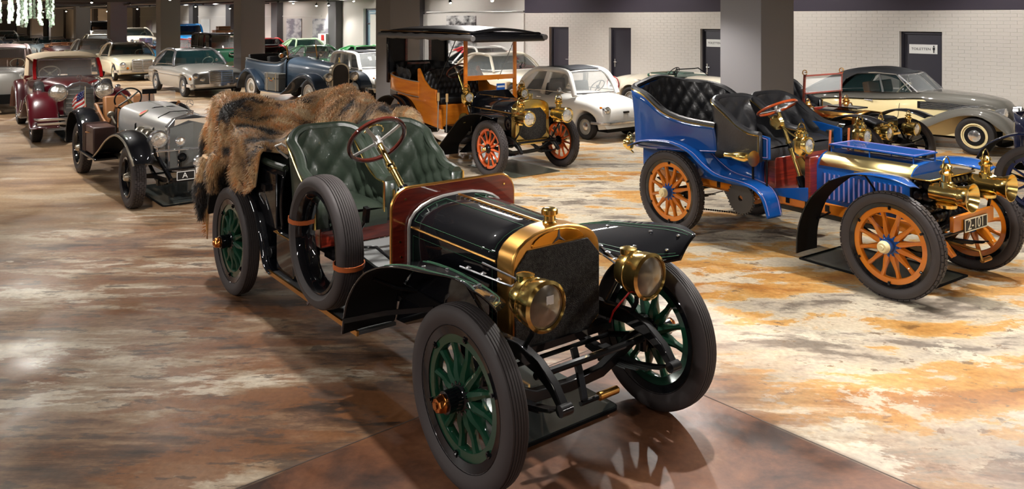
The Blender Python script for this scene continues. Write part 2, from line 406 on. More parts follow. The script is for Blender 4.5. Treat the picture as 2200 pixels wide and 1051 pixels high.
def disc_wheel(parent, loc, r, w, side, mdisc=SILVER, mcap=CHROME, rim=.62, wires=0, rub=RUBD, ring=None, blk=None):
    s = side; rr = r*rim
    wheel = MB().lathe([(rr, -w*.4), (rr*1.02, w*.44), (rr*.93, w*.47), (rr*.88, w*.3)]+([(rr*.86, w*.1), (rr*.88, -w*.2), (rr, -w*.35)] if wires else [(rr*.6, w*.24), (rr*.5, w*.34), (0, w*.34)]), ax=(0, s, 0), n=28, closed=bool(wires)).build('wheel', mdisc, parent, loc=loc)
    tp = tyre_prof(r, w, 0, side=(r-rr)/w)
    t = MB().lathe(tp, n=36, closed=True); t.build('tyre', rub, wheel)
    if blk:
        b = MB(); blocks(b, r, w, *blk); b.build('tread_blocks', rub, wheel, smooth=0)
    if wires:
        m = MB()
        for k in range(wires):
            a = 2*PI*k/wires; b = a+(.35 if k % 2 else -.35); y = s*w*(.35 if k % 2 else .0)
            m.cyl((math.cos(b)*.07, y, math.sin(b)*.07), (math.cos(a)*rr*.9, s*w*.1, math.sin(a)*rr*.9), .004, 4)
        o = m.build('wire_spokes', mdisc, wheel); o['kind'] = 'stuff'
        MB().lathe([(.06, -w*.2), (.065, w*.3), (.04, w*.6), (.0, w*.66)], ax=(0, s, 0), n=16).build('hub', mcap, wheel)
    else:
        c = rr*.5 if ring is None else ring
        MB().lathe([(c, w*.33), (c*.95, w*.4), (c*.6, w*.48), (0, w*.5)], ax=(0, s, 0), n=24).build('hubcap', mcap, wheel)
    return wheel
def head_lamp(parent, p, r, l, m=BRASS, lens=LENS, d=(1, 0, 0), chimney=False, name='headlamp', bracket=None, flare=1.0, post=None):
    """lamp body at p pointing along d; l = depth behind the lens"""
    D = Vector(d).normalized(); b = MB()
    b.lathe([(r*.35, -l), (r*.72, -l*.95), (r*.8, -l*.8), (r*.8, -l*.68), (r*.9, -l*.62), (r*.92, -l*.4), (r*.98, -l*.34), (r*flare, -.02), (r*1.03*flare, 0), (r*.9*flare, .012), (r*.86, -.012)] if not flare > 1 else
            [(r*.4, -l), (r*.62, -l*.97), (r*.66, -l*.8), (r*.66, -l*.35), (r*.7, -l*.3), (r*.74, -l*.25), (r*.72, -l*.2), (r*1.0, 0), (r*1.04, .006), (r*.98, .008), (r*.66, -l*.2), (r*.5, -l*.22)], c=p, ax=D, n=32)
    P = Vector(p)
    if chimney:
        c = P-D*l*.62+Vector((0, 0, r*.6)); k = r*chimney
        b.lathe([(k*.9, -.02), (k*.8, r*.25), (k*.62, r*.3), (k*.6, r*.75), (k*.85, r*.8), (k*.9, r*.95), (k*.62, r*1.1), (k*.5, r*1.2), (k*.78, r*1.25), (k*.7, r*1.42), (k*.3, r*1.55), (0, r*1.58)], c=c, ax=(0, 0, 1), n=20)
        h = [c+Vector((0, math.cos(a)*k*1.0, r*1.1+math.sin(a)*r*.95)) for a in [PI*q/14 for q in range(-1, 16)]]
        b.tube(h, r*.05, 6)
        b.lathe([(r*.5, 0), (r*.75, -r*.12), (r*.7, -r*.35), (r*.45, -r*.4)], c=P-D*l*.62-Vector((0, 0, r*.62)), ax=(0, 0, 1), n=20)
        for q in range(3): b.cyl(c+Vector((0, 0, r*.3))-D*r*.1+Vector((0, (q-1)*r*.3, -r*.1)), c+Vector((0, (q-1)*r*.3, -r*.02))+D*r*.6, r*.08, 8)
    o = b.build(name, m, parent)
    lz = MB().lathe([(r*.86*(1 if flare <= 1 else .72), 0), (r*.5, .01+r*.06), (0, .012+r*.09)], c=P-D*(.004 if flare <= 1 else l*.2), ax=D, n=28).build('lens', lens, o)
    if post:
        MB().tube([P-D*l*.5-Vector((0, 0, r*.9)), *[Vector(q) for q in post]], .014, 8).build('lamp_bracket', DARK if m is BRASS else m, o)
    return o
def steering(parent, c, r, tilt, m=RIMWOOD, ms=STEEL, end=None, tube=.014, mcol=BRASS, spokes=4):
    """wheel at c, its axis leaning forward: axis=(cos tilt,0,-sin tilt)"""
    A = Vector((math.cos(tilt), 0, -math.sin(tilt))); a = Vector((0, 1, 0)); b = A.cross(a); C = Vector(c)
    rim = MB().tube([C+a*math.cos(t)*r+b*math.sin(t)*r for t in [2*PI*k/40 for k in range(40)]], tube, 10, closed=True).build('steering_wheel', m, parent)
    s = MB()
    for k in range(spokes):
        t = 2*PI*(k+.5)/spokes; d = a*math.cos(t)+b*math.sin(t); s.bar([C+A*.02+d*.02, C+A*.012+d*r*.5, C+d*(r-.005)], .026, .008, side=A.cross(d))
    s.cyl(C-A*.015, C+A*.05, .03, 14); s.build('steering_spokes', ms, rim)
    if end:
        E = Vector(end); d = E-C; o = MB()
        o.cyl(C, C+d*.42, .02, 12); o.cyl(C+d*.5, C+d*.82, .024, 12)
        for f in (.42, .5, .82): o.cyl(C+d*f-d.normalized()*.01, C+d*f+d.normalized()*.012, .03, 12)
        o.build('steering_column', mcol, parent)
        o = MB(); o.cyl(C+d*.42, C+d*.5, .022, 12); o.cyl(C+d*.82, E, .04, 14, r2=.05); o.build('column_base', BLACK, parent)
    return rim
def leafspring(parent, x0, x1, y, z0, z1, drop, n=5, m=DARK):
    o = MB()
    for k in range(n):
        f = k/n*.42; pts = []
        for i in range(9):
            t = f+(1-2*f)*i/8; pts.append((x0+(x1-x0)*t, y, z0+(z1-z0)*t-drop*4*t*(1-t)-.011*k))
        o.bar(pts, .045, .009)
    o.box(((x0+x1)/2, y, (z0+z1)/2-drop-.02), (.09, .07, .09))
    return o.build('leaf_spring', m, parent)
# ================================================================== lights
CEIL = 3.3
LROOT = None
def spot(p, aim, e, size=95, col=(1, .955, .905), r=.05, blend=.6):
    l = bpy.data.lights.new('track_light', 'SPOT'); l.energy = e; l.spot_size = math.radians(size); l.spot_blend = blend; l.color = col; l.shadow_soft_size = r
    o = bpy.data.objects.new('track_light', l); COL.objects.link(o); o.location = p
    o.rotation_euler = (Vector(aim)-Vector(p)).to_track_quat('-Z', 'Y').to_euler()
    return o
LAMPS = []          # (position, aim, energy, spread, radius)
for a in range(-10, 26, 1):
    pass
# ================================================================== structure
FLOOR_TOP = 0
def floor_material():
    m = bpy.data.materials.new('worn_epoxy_floor'); m.use_nodes = True; nt = m.node_tree; b = nt.nodes['Principled BSDF']; N = nt.nodes.new; L = nt.links.new
    geo = N('ShaderNodeNewGeometry')
    def mapping(rz=0, sc=(1, 1, 1), loc=(0, 0, 0)):
        mp = N('ShaderNodeMapping'); mp.inputs['Rotation'].default_value = (0, 0, rz); mp.inputs['Scale'].default_value = sc; mp.inputs['Location'].default_value = loc
        L(geo.outputs['Position'], mp.inputs[0]); return mp.outputs[0]
    def noise(v, s, d=4, dist=0.0, rough=.55):
        n = N('ShaderNodeTexNoise'); n.inputs['Scale'].default_value = s; n.inputs['Detail'].default_value = d; n.inputs['Distortion'].default_value = dist; n.inputs['Roughness'].default_value = rough
        L(v, n.inputs[0]); return n.outputs[0]
    def ramp(v, *st, interp='LINEAR'):
        r = N('ShaderNodeValToRGB'); e = r.color_ramp; e.interpolation = interp
        while len(e.elements) < len(st): e.elements.new(.5)
        for el, (p, c) in zip(e.elements, st): el.position = p; el.color = (*(lin(c) if isinstance(c, tuple) else (c, c, c)), 1)
        L(v, r.inputs[0]); return r.outputs[0]
    def mix(f, a, c):
        x = N('ShaderNodeMix'); x.data_type = 'RGBA'
        if isinstance(f, (int, float)): x.inputs[0].default_value = f
        else: L(f, x.inputs[0])
        for s, v in ((6, a), (7, c)):
            if isinstance(v, tuple): x.inputs[s].default_value = (*lin(v), 1)
            else: L(v, x.inputs[s])
        return x.outputs[2]
    def math_(op, a, c=None):
        x = N('ShaderNodeMath'); x.operation = op
        for i, v in enumerate((a, c)):
            if v is None: continue
            if isinstance(v, (int, float)): x.inputs[i].default_value = v
            else: L(v, x.inputs[i])
        return x.outputs[0]
    RZ = -UA                       # rotate world so x runs along U, y along V
    base = mapping(RZ); strk = mapping(0, (.35, 1.6, 1)); strk2 = mapping(.15, (.5, 1.3, 1), (7, 3, 0))
    sep = N('ShaderNodeSeparateXYZ'); L(base, sep.inputs[0])
    wob = math_('MULTIPLY', math_('SUBTRACT', noise(base, .6, 5), .5), 2.2)
    # warm ochre / cream zone (in front of the blue car)
    och = ramp(noise(strk2, 1.0, 12, .25, .68), (.40, (118, 108, 96)), (.45, (176, 164, 146)), (.50, (192, 178, 152)), (.515, (196, 154, 94)), (.57, (190, 140, 76)), (.62, (166, 112, 56)))
    och2 = mix(ramp(noise(mapping(.2, (.7, 1.2, 1), (4, 2, 0)), 1.7, 12, .2, .7), (.53, 0.0), (.56, .85)), och, (200, 190, 168))
    och2 = mix(ramp(noise(mapping(.5, (1, 1.6, 1), (1, 5, 0)), 5.5, 10, .2, .7), (.60, 0.0), (.625, .8)), och2, (116, 96, 76))
    # brown-grey zone
    brn = ramp(noise(strk, 1.1, 12, .35, .7), (.36, (44, 32, 24)), (.44, (88, 62, 44)), (.49, (120, 92, 68)), (.53, (134, 112, 88)), (.56, (150, 134, 114)), (.62, (172, 158, 138)))
    brn2 = mix(ramp(noise(strk2, 1.8, 12, .3, .7), (.50, 0.0), (.54, .8)), brn, (110, 70, 40))
    brn2 = mix(ramp(noise(mapping(.1, (.6, 1.8, 1), (6, 1, 0)), 4.5, 10, .2, .7), (.56, 0.0), (.59, .7)), brn2, (62, 52, 46))
    # far pale tan
    tan = ramp(noise(strk, .9, 10, .3, .65), (.38, (124, 94, 68)), (.46, (158, 126, 92)), (.54, (178, 148, 112)), (.6, (196, 174, 144)))
    # dark red-brown slab near the camera
    slab = ramp(noise(mapping(.4, (.7, 1.2, 1)), 1.3, 12, .3, .68), (.38, (48, 30, 22)), (.5, (98, 62, 42)), (.60, (112, 74, 50)), (.66, (128, 96, 72)), (.72, (146, 124, 104)))
    a, bb = sep.outputs[0], sep.outputs[1]
    def step(v, lo, hi): 
        x = N('ShaderNodeMapRange'); x.inputs[1].default_value = lo; x.inputs[2].default_value = hi; L(v, x.inputs[0]); return x.outputs[0]
    m_right = step(math_('ADD', bb, wob), 4.2, 5.6)
    m_far = step(math_('ADD', math_('MULTIPLY', a, -1), wob), 9.0, 12.5)
    c = mix(m_right, brn2, och2)
    c = mix(math_('MULTIPLY', m_far, .8), c, tan)
    m_slab = math_('MULTIPLY', step(a, -3.99, -3.95), step(math_('MULTIPLY', bb, -1), -4.24, -4.18))
    # bare patches and dark stains
    c = mix(ramp(noise(strk2, .8, 12, .3, .68), (.585, 0.0), (.60, .6)), c, (190, 180, 162))
    c = mix(ramp(noise(mapping(.3, (.8, 1.5, 1), (3, 9, 0)), 1.1, 10, .3, .65), (.62, 0.0), (.68, .6)), c, (56, 44, 36))
    c = mix(m_slab, c, slab)
    fine = ramp(noise(base, 26, 4), (.3, .8), (.7, 1.1))
    mul = N('ShaderNodeMix'); mul.data_type = 'RGBA'; mul.blend_type = 'MULTIPLY'; mul.inputs[0].default_value = 1; L(c, mul.inputs[6]); L(fine, mul.inputs[7])
    L(mul.outputs[2], b.inputs['Base Color'])
    L(ramp(noise(base, 1.4, 5), (.35, .3), (.65, .55)), b.inputs['Roughness'])
    b.inputs['Specular IOR Level'].default_value = .45
    bp = N('ShaderNodeBump'); bp.inputs['Strength'].default_value = .25; bp.inputs['Distance'].default_value = .01; L(noise(base, 9, 5), bp.inputs['Height']); L(bp.outputs[0], b.inputs['Normal'])
    return m
# the floor: big slabs meeting in fine joints
fm = floor_material()
FL = struct(MB().b2(-26, 100, -12, 12, -.3, 0).build('floor', fm, smooth=0)); FL.rotation_euler = (0, 0, UA+PI)
FL.location = (0, 0, 0)
# concrete walls and ceiling --------------------------------------------------
WP = mat('white_painted_brick', (204, 199, 192), .75, bump=(9, .25, (1, 1, 3)))
WPP = mat('white_plaster', (212, 208, 202), .8)
DBR = mat('dark_painted_brick', (58, 52, 64), .8)
COLM = mat('pillar_grey_paint', (124, 122, 124), .7)
PIL = mat('pilaster_grey_paint', (84, 82, 84), .7)
CEI = mat('ceiling_dark_grey', (74, 72, 76), .85)
DOORM = mat('door_charcoal', (46, 44, 54), .45)
def wallobj(mb, name, m, parent=None, **k):
    o = mb.build(name, m, parent, **k)
    if not parent: o.location = (0, 27.25, 0); o.rotation_euler = (0, 0, UA)
    return o
def wt(px):  # photo column on the long wall -> distance along it
    s = (px-1100)/1700; return s*27.25/(1+1.164*s)/.6515
DOORS = [(wt(1179), wt(1221)), (wt(1307), wt(1355)), (wt(1503), wt(1503)+.86), (wt(1930), wt(2023))]
GD = (wt(780), wt(780)+2.0)
W = MB(); edges = [-92.0]
for a, b in [GD]+DOORS: edges += [a, b]
edges.append(34.0)
for i in range(0, len(edges), 2): W.b2(edges[i], edges[i+1], .012, .3, 0, CEIL+.1)
for a, b in DOORS: W.b2(a, b, .012, .3, 2.1, CEIL+.1)
W.b2(GD[0], GD[1], .012, .3, 2.8, CEIL+.1)
wall = struct(wallobj(W, 'wall_right', WP, smooth=0))
# brick courses: nearest 300 singly, the others joined
BAND = 2.56
def bricks(t0, t1, z0, z1, L=.24, h=.075, d=.0045, skip=DOORS):
    out = []; rows = int((z1-z0)/h); hh = (z1-z0)/rows
    for r in range(rows):
        t = t0-(L/2 if r % 2 else 0)
        while t < t1:
            a = max(t, t0); b = min(t+L, t1); t += L
            z = z0+r*hh; ok = b-a > .03
            for s0, s1 in skip:
                if z < 2.1 and b > s0-.01 and a < s1+.01:
                    if a < s0-.04: b = s0-.01
                    elif b > s1+.04: a = s1+.01
                    else: ok = False
            if ok and b-a > .03: out.append((a+.002, b-.002, z+.002, z+hh-.002, d*random.uniform(.82, 1.1)))
    return out
def brickmesh(lst):
    m = MB()
    for a, b, z0, z1, d in lst: m.add([(a, .012, z0), (b, .012, z0), (b, .012, z1), (a, .012, z1), (a+.003, .012-d, z0+.003), (b-.003, .012-d, z0+.003), (b-.003, .012-d, z1-.003), (a+.003, .012-d, z1-.003)],
        [(4, 5, 6, 7), (0, 1, 5, 4), (1, 2, 6, 5), (2, 3, 7, 6), (3, 0, 4, 7)])
    return m
wb = bricks(wt(1128), 24, .3, BAND)
near = sorted([q for q in wb if 10.9 < q[0] < 16.2 and q[2] > 1.0], key=lambda q: -q[0])[:300]; ns = set(near)
cache = {}
for q in near:
    L_ = round(q[1]-q[0], 2); key = (L_, round(q[4], 3))
    if key not in cache:
        cache[key] = brickmesh([(0, q[1]-q[0], 0, q[3]-q[2], q[4])]).build('brick', WP, wall, smooth=0); o = cache[key]
    else: o = dup(cache[key], wall)
    o.location = (q[0], 0, q[2])
o = brickmesh([q for q in wb if q not in ns]).build('bricks', WP, wall, smooth=0); o['kind'] = 'stuff'
o = MB().b2(wt(1128), 26, -.02, .012, BAND, CEIL).build('dark_band', DBR, wall, smooth=0)
bb = brickmesh([(a, b, z0, z1, d+.022) for a, b, z0, z1, d in bricks(wt(1128), 24, BAND, CEIL, skip=[])]).build('dark_bricks', DBR, wall, smooth=0); bb['kind'] = 'stuff'
MB().b2(wt(910)-4, wt(1128), -.06, .012, 0, 2.55).build('wall_lining', WPP, wall, smooth=0, bevel=.01)
MB().b2(wt(910)-4, wt(1128), -.09, .0, 2.60, 2.63).build('cable_duct', STEEL, wall, smooth=0)
MB().b2(-60, -14, -.03, .012, 2.45, 2.5).build('cable_duct', WPP, wall, smooth=0)
# doors ------------------------------------------------------------------------
for i, (a, b) in enumerate(DOORS):
    d = wallobj(MB().b2(a+.06, b-.03, .14, .19, 0, 2.06), 'door_%d' % (i+1), DOORM, smooth=0); struct(d)
    fr = MB(); fr.b2(a+.02, a+.07, .1, .2, 0, 2.1); fr.b2(b-.04, b, .1, .2, 0, 2.1); fr.b2(a+.02, b, .1, .2, 2.04, 2.1); fr.build('door_frame', DOORM, d, smooth=0)
    MB().b2(a-.005, a+.02, .0, .2, 0, 2.1).build('door_reveal', WPP, d, smooth=0)
    h = MB(); hx = a+.15 if i != 0 else b-.1
    h.b2(hx-.02, hx+.02, .125, .14, .92, 1.16); h.cyl((hx, .13, 1.07), (hx, .08, 1.07), .01, 8); h.cyl((hx, .085, 1.07), (hx+(.11 if i else -.11), .085, 1.07), .01, 8); h.build('door_handle', STEEL, d)
    if i >= 2:
        w_ = b-a; c = (a+b)/2+.02; sx = c if i == 3 else a+.42
        s = MB().b2(sx-.29, sx+.29, .128, .14, 1.62, 1.82).build('door_sign', WHT, d, smooth=0)
        text('TOILETTEN', .078, BLK, 'sign_lettering', s, facing((sx-.045, .1265, 1.72), (0, -1, 0)))
        p = MB(); q = sx+.22; p.lathe([(0, -.002), (.016, 0), (.016, .002)], c=(q, .125, 1.785), n=12); p.b2(q-.022, q+.022, .124, .127, 1.705, 1.762); p.b2(q-.013, q-.002, .124, .127, 1.645, 1.71); p.b2(q+.002, q+.013, .124, .127, 1.645, 1.71)
        p.build('sign_figure', BLK, s, smooth=0)
# glazed entrance ----------------------------------------------------------------
gd = wallobj(MB().b2(GD[0], GD[1], .2, .215, 0, 2.8), 'door_5', mat('entrance_glass', (150, 196, 206), .05, alpha=.35), smooth=0); struct(gd)
fr = MB()
for t in (GD[0], GD[0]+.95, GD[1]-.07): fr.b2(t, t+.07, .14, .24, 0, 2.8)
for z in (0, 2.1, 2.73): fr.b2(GD[0], GD[1], .14, .24, z, z+.07)
fr.build('door_frame', DOORM, gd, smooth=0)
BK = mat('daylight_street', (176, 206, 216), .8, emit=.9)
bk = MB().b2(GD[0]-3, GD[1]+6, 4.0, 4.05, -.3, 3.2).build('facade_beyond', mat('facade_pale_blue', (170, 196, 204), .8), gd, smooth=0)
fw = MB()
for k in range(9):
    for z in (.5, 1.5, 2.4): fw.b2(GD[0]-2.4+k, GD[0]-1.9+k, 3.95, 4.0, z, z+.6)
fw.build('facade_windows', mat('facade_glass', (60, 84, 100), .2), gd, smooth=0)
lt = bpy.data.lights.new('daylight', 'AREA'); lt.energy = 160; lt.size = 3; lt.size_y = 2.5; lt.shape = 'RECTANGLE'; lt.color = (.75, .9, 1)
lo = bpy.data.objects.new('daylight', lt); COL.objects.link(lo); q = room(0, 0); lo.location = (0, 27.25, 0); 
P0 = Vector((0, 27.25, 0))+Matrix.Rotation(UA, 3, 'Z') @ Vector((GD[0]+1, 2.2, 3.1)); lo.location = P0; lo.rotation_euler = (0, 0, 0)
tu = MB().cyl((GD[0]+.3, 1.2, 2.62), (GD[1]-.2, 1.2, 2.62), .03, 8).build('fluorescent_tube', mat('tube_light', (235, 250, 255), .5, emit=8), gd)
# pilasters along the wall, posters ------------------------------------------------
for k in range(12):
    t = wt(735)-6.3*k
    if k == 0 or True:
        p = wallobj(MB().b2(t-.75, t, -.32, .012, 0, CEIL), 'pilaster', PIL, smooth=0, bevel=.008); struct(p)
p = wallobj(MB().b2(wt(905)-1.2, wt(912), -.32, .012, 0, CEIL), 'pilaster', PIL, smooth=0); struct(p)
POST = mat('faded_photo_print', (196, 194, 196), .8, noise=(1.6, (128, 126, 136), (1, 1, 2.2), .08))
def poster(px0, px1, z0, z1, label, m=POST, d=-.02):
    a, b = wt(px0), wt(px1)
    o = wallobj(MB().b2(a, b, d, d+.014, z0, z1), 'wall_poster', m, smooth=0); tag(o, label, 'poster')
poster(616, 648, 1.2, 2.35, 'faded grey photo print on white wall, left of the two beside the red coupes')
poster(672, 706, 1.2, 2.35, 'faded grey photo print on white wall beside a dark pilaster above the green coupe')
poster(963, 1026, 1.25, 2.47, 'large black and white photo print on wall behind the roof of the orange limousine', mat('street_photo_print', (206, 204, 202), .7, noise=(2.4, (60, 58, 60), (1, 1, 2), .1)), -.085)
poster(432, 451, 1.3, 2.3, 'pale white photo panel on wall behind the car with trunks on its roof', WHT)
poster(392, 407, 1.3, 2.2, 'pale white photo panel on wall behind the blue hot rod', WHT)
poster(314, 326, 1.3, 2.2, 'pale lilac photo panel on wall above the white coupe', mat('lilac_print', (186, 176, 186), .8))
# white stand with red sign
o = wallobj(MB().b2(wt(702), wt(719), -.45, -.05, 0, 1.65), 'white_display_stand', WHT, smooth=0); tag(o, 'white upright stand with a small red sign beside the dark pilaster', 'display stand')
MB().b2(wt(702)+.35, wt(702)+.6, -.47, -.45, 1.35, 1.6).build('red_sign', REDP, o, smooth=0)
# far end wall, left wall, wall behind the camera (close the hall) --------------------
def roombox(a0, a1, b0, b1, z0, z1, name, m):
    o = MB().b2(a0, a1, b0, b1, z0, z1).build(name, m, smooth=0); o.rotation_euler = (0, 0, UA); return struct(o)
roombox(-98, -97.7, -12, 21, 0, CEIL, 'wall_back', WPP)
roombox(-98, 24, -12.3, -12, 0, CEIL, 'wall_left', WPP)
roombox(24, 24.3, -12, 21, 0, CEIL, 'wall_front', WPP)
bpy.data.objects.remove(FL)
FL = roombox(-98, 24.2, -12.2, 20.8, -.3, 0, 'floor', fm)
roombox(-98, 24.2, -12.2, 20.8, CEIL, CEIL+.2, 'ceiling', CEI)
JT = mat('joint_filler', (60, 48, 40), .7)
jo = MB()
jo.b2(-3.97, 20, 4.196, 4.204, -.001, .0012); jo.b2(-3.974, -3.966, -12, 4.2, -.001, .0012)
j = jo.build('floor_joint', JT, FL, smooth=0)
# pillars: two rows ---------------------------------------------------------------------
for k in range(-1, 10):
    x = 3.465-6.42*k; y = 11.0+8.19*k
    m = MB(); m.b2(-.67, 0, 0, .86, 0, CEIL); o = m.build('pillar', COLM, smooth=0, bevel=.006); o.location = (x, y, 0); o.rotation_euler = (0, 0, UA); struct(o)
for k in range(5, 9):
    x = 3.465-6.42*k-.7586*9; y = 11.0+8.19*k-.6515*9
    o = MB().b2(-.67, 0, 0, .86, 0, CEIL).build('pillar', COLM, smooth=0); o.location = (x, y, 0); o.rotation_euler = (0, 0, UA); struct(o)
# ceiling services: beams, ducts, pipes ---------------------------------------------------
for k, b in enumerate((3.2, 8.8)):
    for j in range(8):
        pass
bm_ = MB()
for k in range(11):
    a = -17-8*k; bm_.b2(a, a+.35, -12, 20.6, CEIL-.16, CEIL)
o = bm_.build('ceiling_beams', CEI, smooth=0); o.rotation_euler = (0, 0, UA); struct(o)
pp = MB()
for b, z, r in ((6.0, 3.14, .04), (6.4, 3.1, .03), (12.4, 3.12, .06), (-1, 3.1, .05), (15.6, 3.14, .04)): pp.cyl((-96, b, z), (-12, b, z), r, 8)
o = pp.build('ceiling_pipes', mat('pipe_grey', (120, 118, 118), .6), smooth=40); o.rotation_euler = (0, 0, UA); struct(o)
# track lamps ------------------------------------------------------------------------------
BULB = mat('lamp_bulb_glow', (255, 236, 208), .5, emit=40)
proto = None; lampn = 0
def lamp(x, y, z, aim, e, label, size=100, group=None, light=True, r=.05):
    global proto
    t = thing('track_spotlight', label, 'spotlight', (x, y), 0, group, z=z)
    D = (Vector(aim)-Vector((x, y, z))).normalized()
    if proto is None:
        h = MB().lathe([(.03, -.12), (.05, -.115), (.055, -.02), (.06, 0), (.05, 0), (.045, -.03), (0, -.03)], ax=(0, 0, -1), n=14).build('lamp_head', BLK, t)
        g = MB().lathe([(0, -.012), (.044, -.012), (.044, -.016)], ax=(0, 0, -1), n=14).build('bulb', BULB, h)
        s = MB().cyl((0, 0, .1), (0, 0, max(CEIL-z, .12)), .012, 6).build('stem', BLK, t); proto = (h, g, s)
    else:
        h = dup(proto[0], t); s = dup(proto[2], t)
    h.rotation_euler = D.to_track_quat('-Z', 'Y').to_euler()
    if light: spot(tuple(Vector((x, y, z))+D*.02), aim, e, size, r=r)
# ================================================================== seats
def bucket(parent, x0, xb, y0, y1, zc, zs, zarm, zback, lea, tuft=(3, 2, .022), name='seat', bead=BRASS, zarm2=None, slope=1.0, roll=.034, body=None, sq=3.2, armx=None, cushm=None):
    """upholstered tub seat: arms start at x0 (front), back at xb; z arm/back heights; zs=base of sides"""
    yc, hw = (y0+y1)/2, (y1-y0)/2; zl = zarm if zarm2 is None else zarm2
    c = []
    def pt(t):   # t 0..1 around the U from +y front to -y front
        if t < .3: f = t/.3; return (x0+(xb+.14-x0)*f, yc+hw)
        if t > .7: f = (1-t)/.3; return (x0+(xb+.14-x0)*f, yc-hw)
        f = (t-.3)/.4; a = PI*f; 
        return (xb+.14-.14*abs(math.sin(a))**.8, yc+hw*math.copysign(abs(math.cos(a))**.85, math.cos(a)))
    ctrl = []
    for i in range(25):
        t = i/24; x, y = pt(t); h = min(t, 1-t)/.43; h = min(h, 1); za = zarm if t < .5 else zl
        h = (h*h*(3-2*h))**1.35 if slope == 1 else h**slope
        ctrl.append((x, y, zs, za+(zback-za)*h))
    seat, top, bot = tubwall(name, lea, parent, ctrl, rows=18, off=.015, flare=-.05, tuft=(tuft[0]*2, tuft[1], tuft[2]), n=4)
    out, top2, _ = tubwall('seat_shell', body or lea, seat, ctrl, rows=6, off=-.06, flare=-.045, n=3)
    mid = [tuple((Vector(a)+Vector(b))/2) for a, b in zip(top[::1], [top2[int(i*(len(top2)-1)/(len(top)-1))] for i in range(len(top))])]
    MB().tube(mid[::2], roll, 10).build('roll_edge', lea, seat)
    if bead: MB().tube([tuple(Vector(p)+Vector((0, 0, -.0))) for p in top2], .008, 6).build('bead_trim', bead, seat)
    for sg, tt in ((1, 0), (-1, -1)):
        e = MB(); a = Vector(top[tt]); b = Vector(top2[tt]); 
        e.add([tuple(a), tuple(b), (b.x, b.y, zs), (a.x, a.y, zs)], [(0, 1, 2, 3)]); e.build('arm_front', lea, seat, solid=.01)
        if bead: MB().tube([(b.x+.01, b.y, b.z), (b.x+.01, b.y, zs)], .009, 6).build('arm_beading', bead, seat)
    cu = MB()
    def top_(u, v):
        x = xb+.12+(x0+.01-xb-.12)*u; y = yc+(hw-.03)*(2*v-1); e = min(u*8, (1-u)*5, v*6, (1-v)*6, 1); return (x, y, zc-.05+.05*e**.5+.02*math.sin(PI*v))
    cu.grid(top_, 14, 12); xf = x0+.01
    cu.grid(lambda u, v: (xf+.012*math.sin(PI*v), yc+(hw-.03)*(2*u-1), zc-.05-.12*v), 10, 4)
    cu.build('cushion', cushm or lea, seat, smooth=60)
    return seat
# ================================================================== the black car in front
HX, HY_ = .316, 4.479; HA = math.radians(-52.56)
hero = thing('vintage_car', 'black open veteran car with green spoked wheels and green leather seats in the foreground', 'car', (HX, HY_), HA)
def chassis(p, y, z, x0, x1, m=DARK, h=.09, drop=None, w=.05):
    """side rails with curved dumb irons in front"""
    for s in (-1, 1):
        pts = [(x0, s*y, z), (x1-.55, s*y, z)]+([(x1-.35, s*y, z+.012), (x1-.2, s*y, z-.02), (x1-.08, s*y, z-.085), (x1, s*y, z-.17)] if drop is None else [(x1, s*y, z)])
        MB().bar(pts, w, [h]*(2)+([h*.95, h*.8, h*.6, h*.4] if drop is None else [h])).build('chassis_rail', m, p, bevel=.006)
W_ = (GREEN, GREEN, BLACK, COPPER)
RA = -3.586
for x, y in ((0, -.695), (0, .695), (RA, -.695), (RA, .695)):
    spoke_wheel(hero, (x, y, .462), .462, .135, 12, *W_, side=-1 if y < 0 else 1, ribs=6, twist=.13, feloe=.05, rimblack=.04, sw=.036, hub_r=.095, hub_l=.13, cap_r=.044)
chassis(hero, .4, .635, -4.15, .43)
for y in (-.4, .4):
    leafspring(hero, -.62, .43, y, .53, .47, .12)
    leafspring(hero, -4.2, -2.95, y*1.25, .55, .55, .12)
    m = MB(); m.cyl((.43, y-.035, .47), (.43, y+.035, .47), .03, 12); m.cyl((-.62, y-.03, .53), (-.62, y+.03, .53), .022, 10); m.bar([(-.62, y, .53), (-.6, y, .62)], .04, .012); m.each('spring_shackle', DARK, hero)
m = MB(); m.bar([(0, y, z) for y, z in [(-.62, .47), (-.5, .45), (-.4, .4), (-.25, .335), (0, .32), (.25, .335), (.4, .4), (.5, .45), (.62, .47)]], .055, .06, side=(1, 0, 0)); m.build('front_axle', DARK, hero, bevel=.006)
m = MB()
for s in (-1, 1): m.cyl((0, s*.62, .36), (0, s*.62, .57), .03, 10); m.cyl((0, s*.6, .46), (-.2, s*.52, .42), .018, 8)
m.cyl((-.2, -.52, .42), (-.2, .52, .42), .014, 8); m.build('steering_knuckles', DARK, hero)
m = MB(); m.cyl((RA, -.6, .46), (RA, .6, .46), .05, 12); m.lathe([(.05, -.2), (.17, -.12), (.19, 0), (.17, .12), (.05, .2)], c=(RA, 0, .46), n=20); m.cyl((RA, 0, .46), (-2.0, 0, .5), .04, 10); m.build('rear_axle', DARK, hero)
m = MB(); m.cyl((.2, -.4, .55), (.2, .4, .55), .02, 8); m.box((-.1, 0, .55), (.09, .8, .04)); m.b2(-1.9, -.25, -.33, .33, .5, .56); m.b2(-1.1, -.35, -.2, .2, .4, .52); m.build('cross_members', DARK, hero)
m = MB(); m.bar([(.07, -.02, .56), (.12, -.02, .44), (.16, -.02, .3)], .04, .02); m.cyl((.16, -.05, .29), (.16, .08, .29), .014, 8); m.build('starting_crank', DARK, hero)
MB().lathe([(.012, 0), (.024, .01), (.022, .15), (.012, .16)], c=(.16, .08, .29), n=14).build('crank_handle', BRASSM, hero)
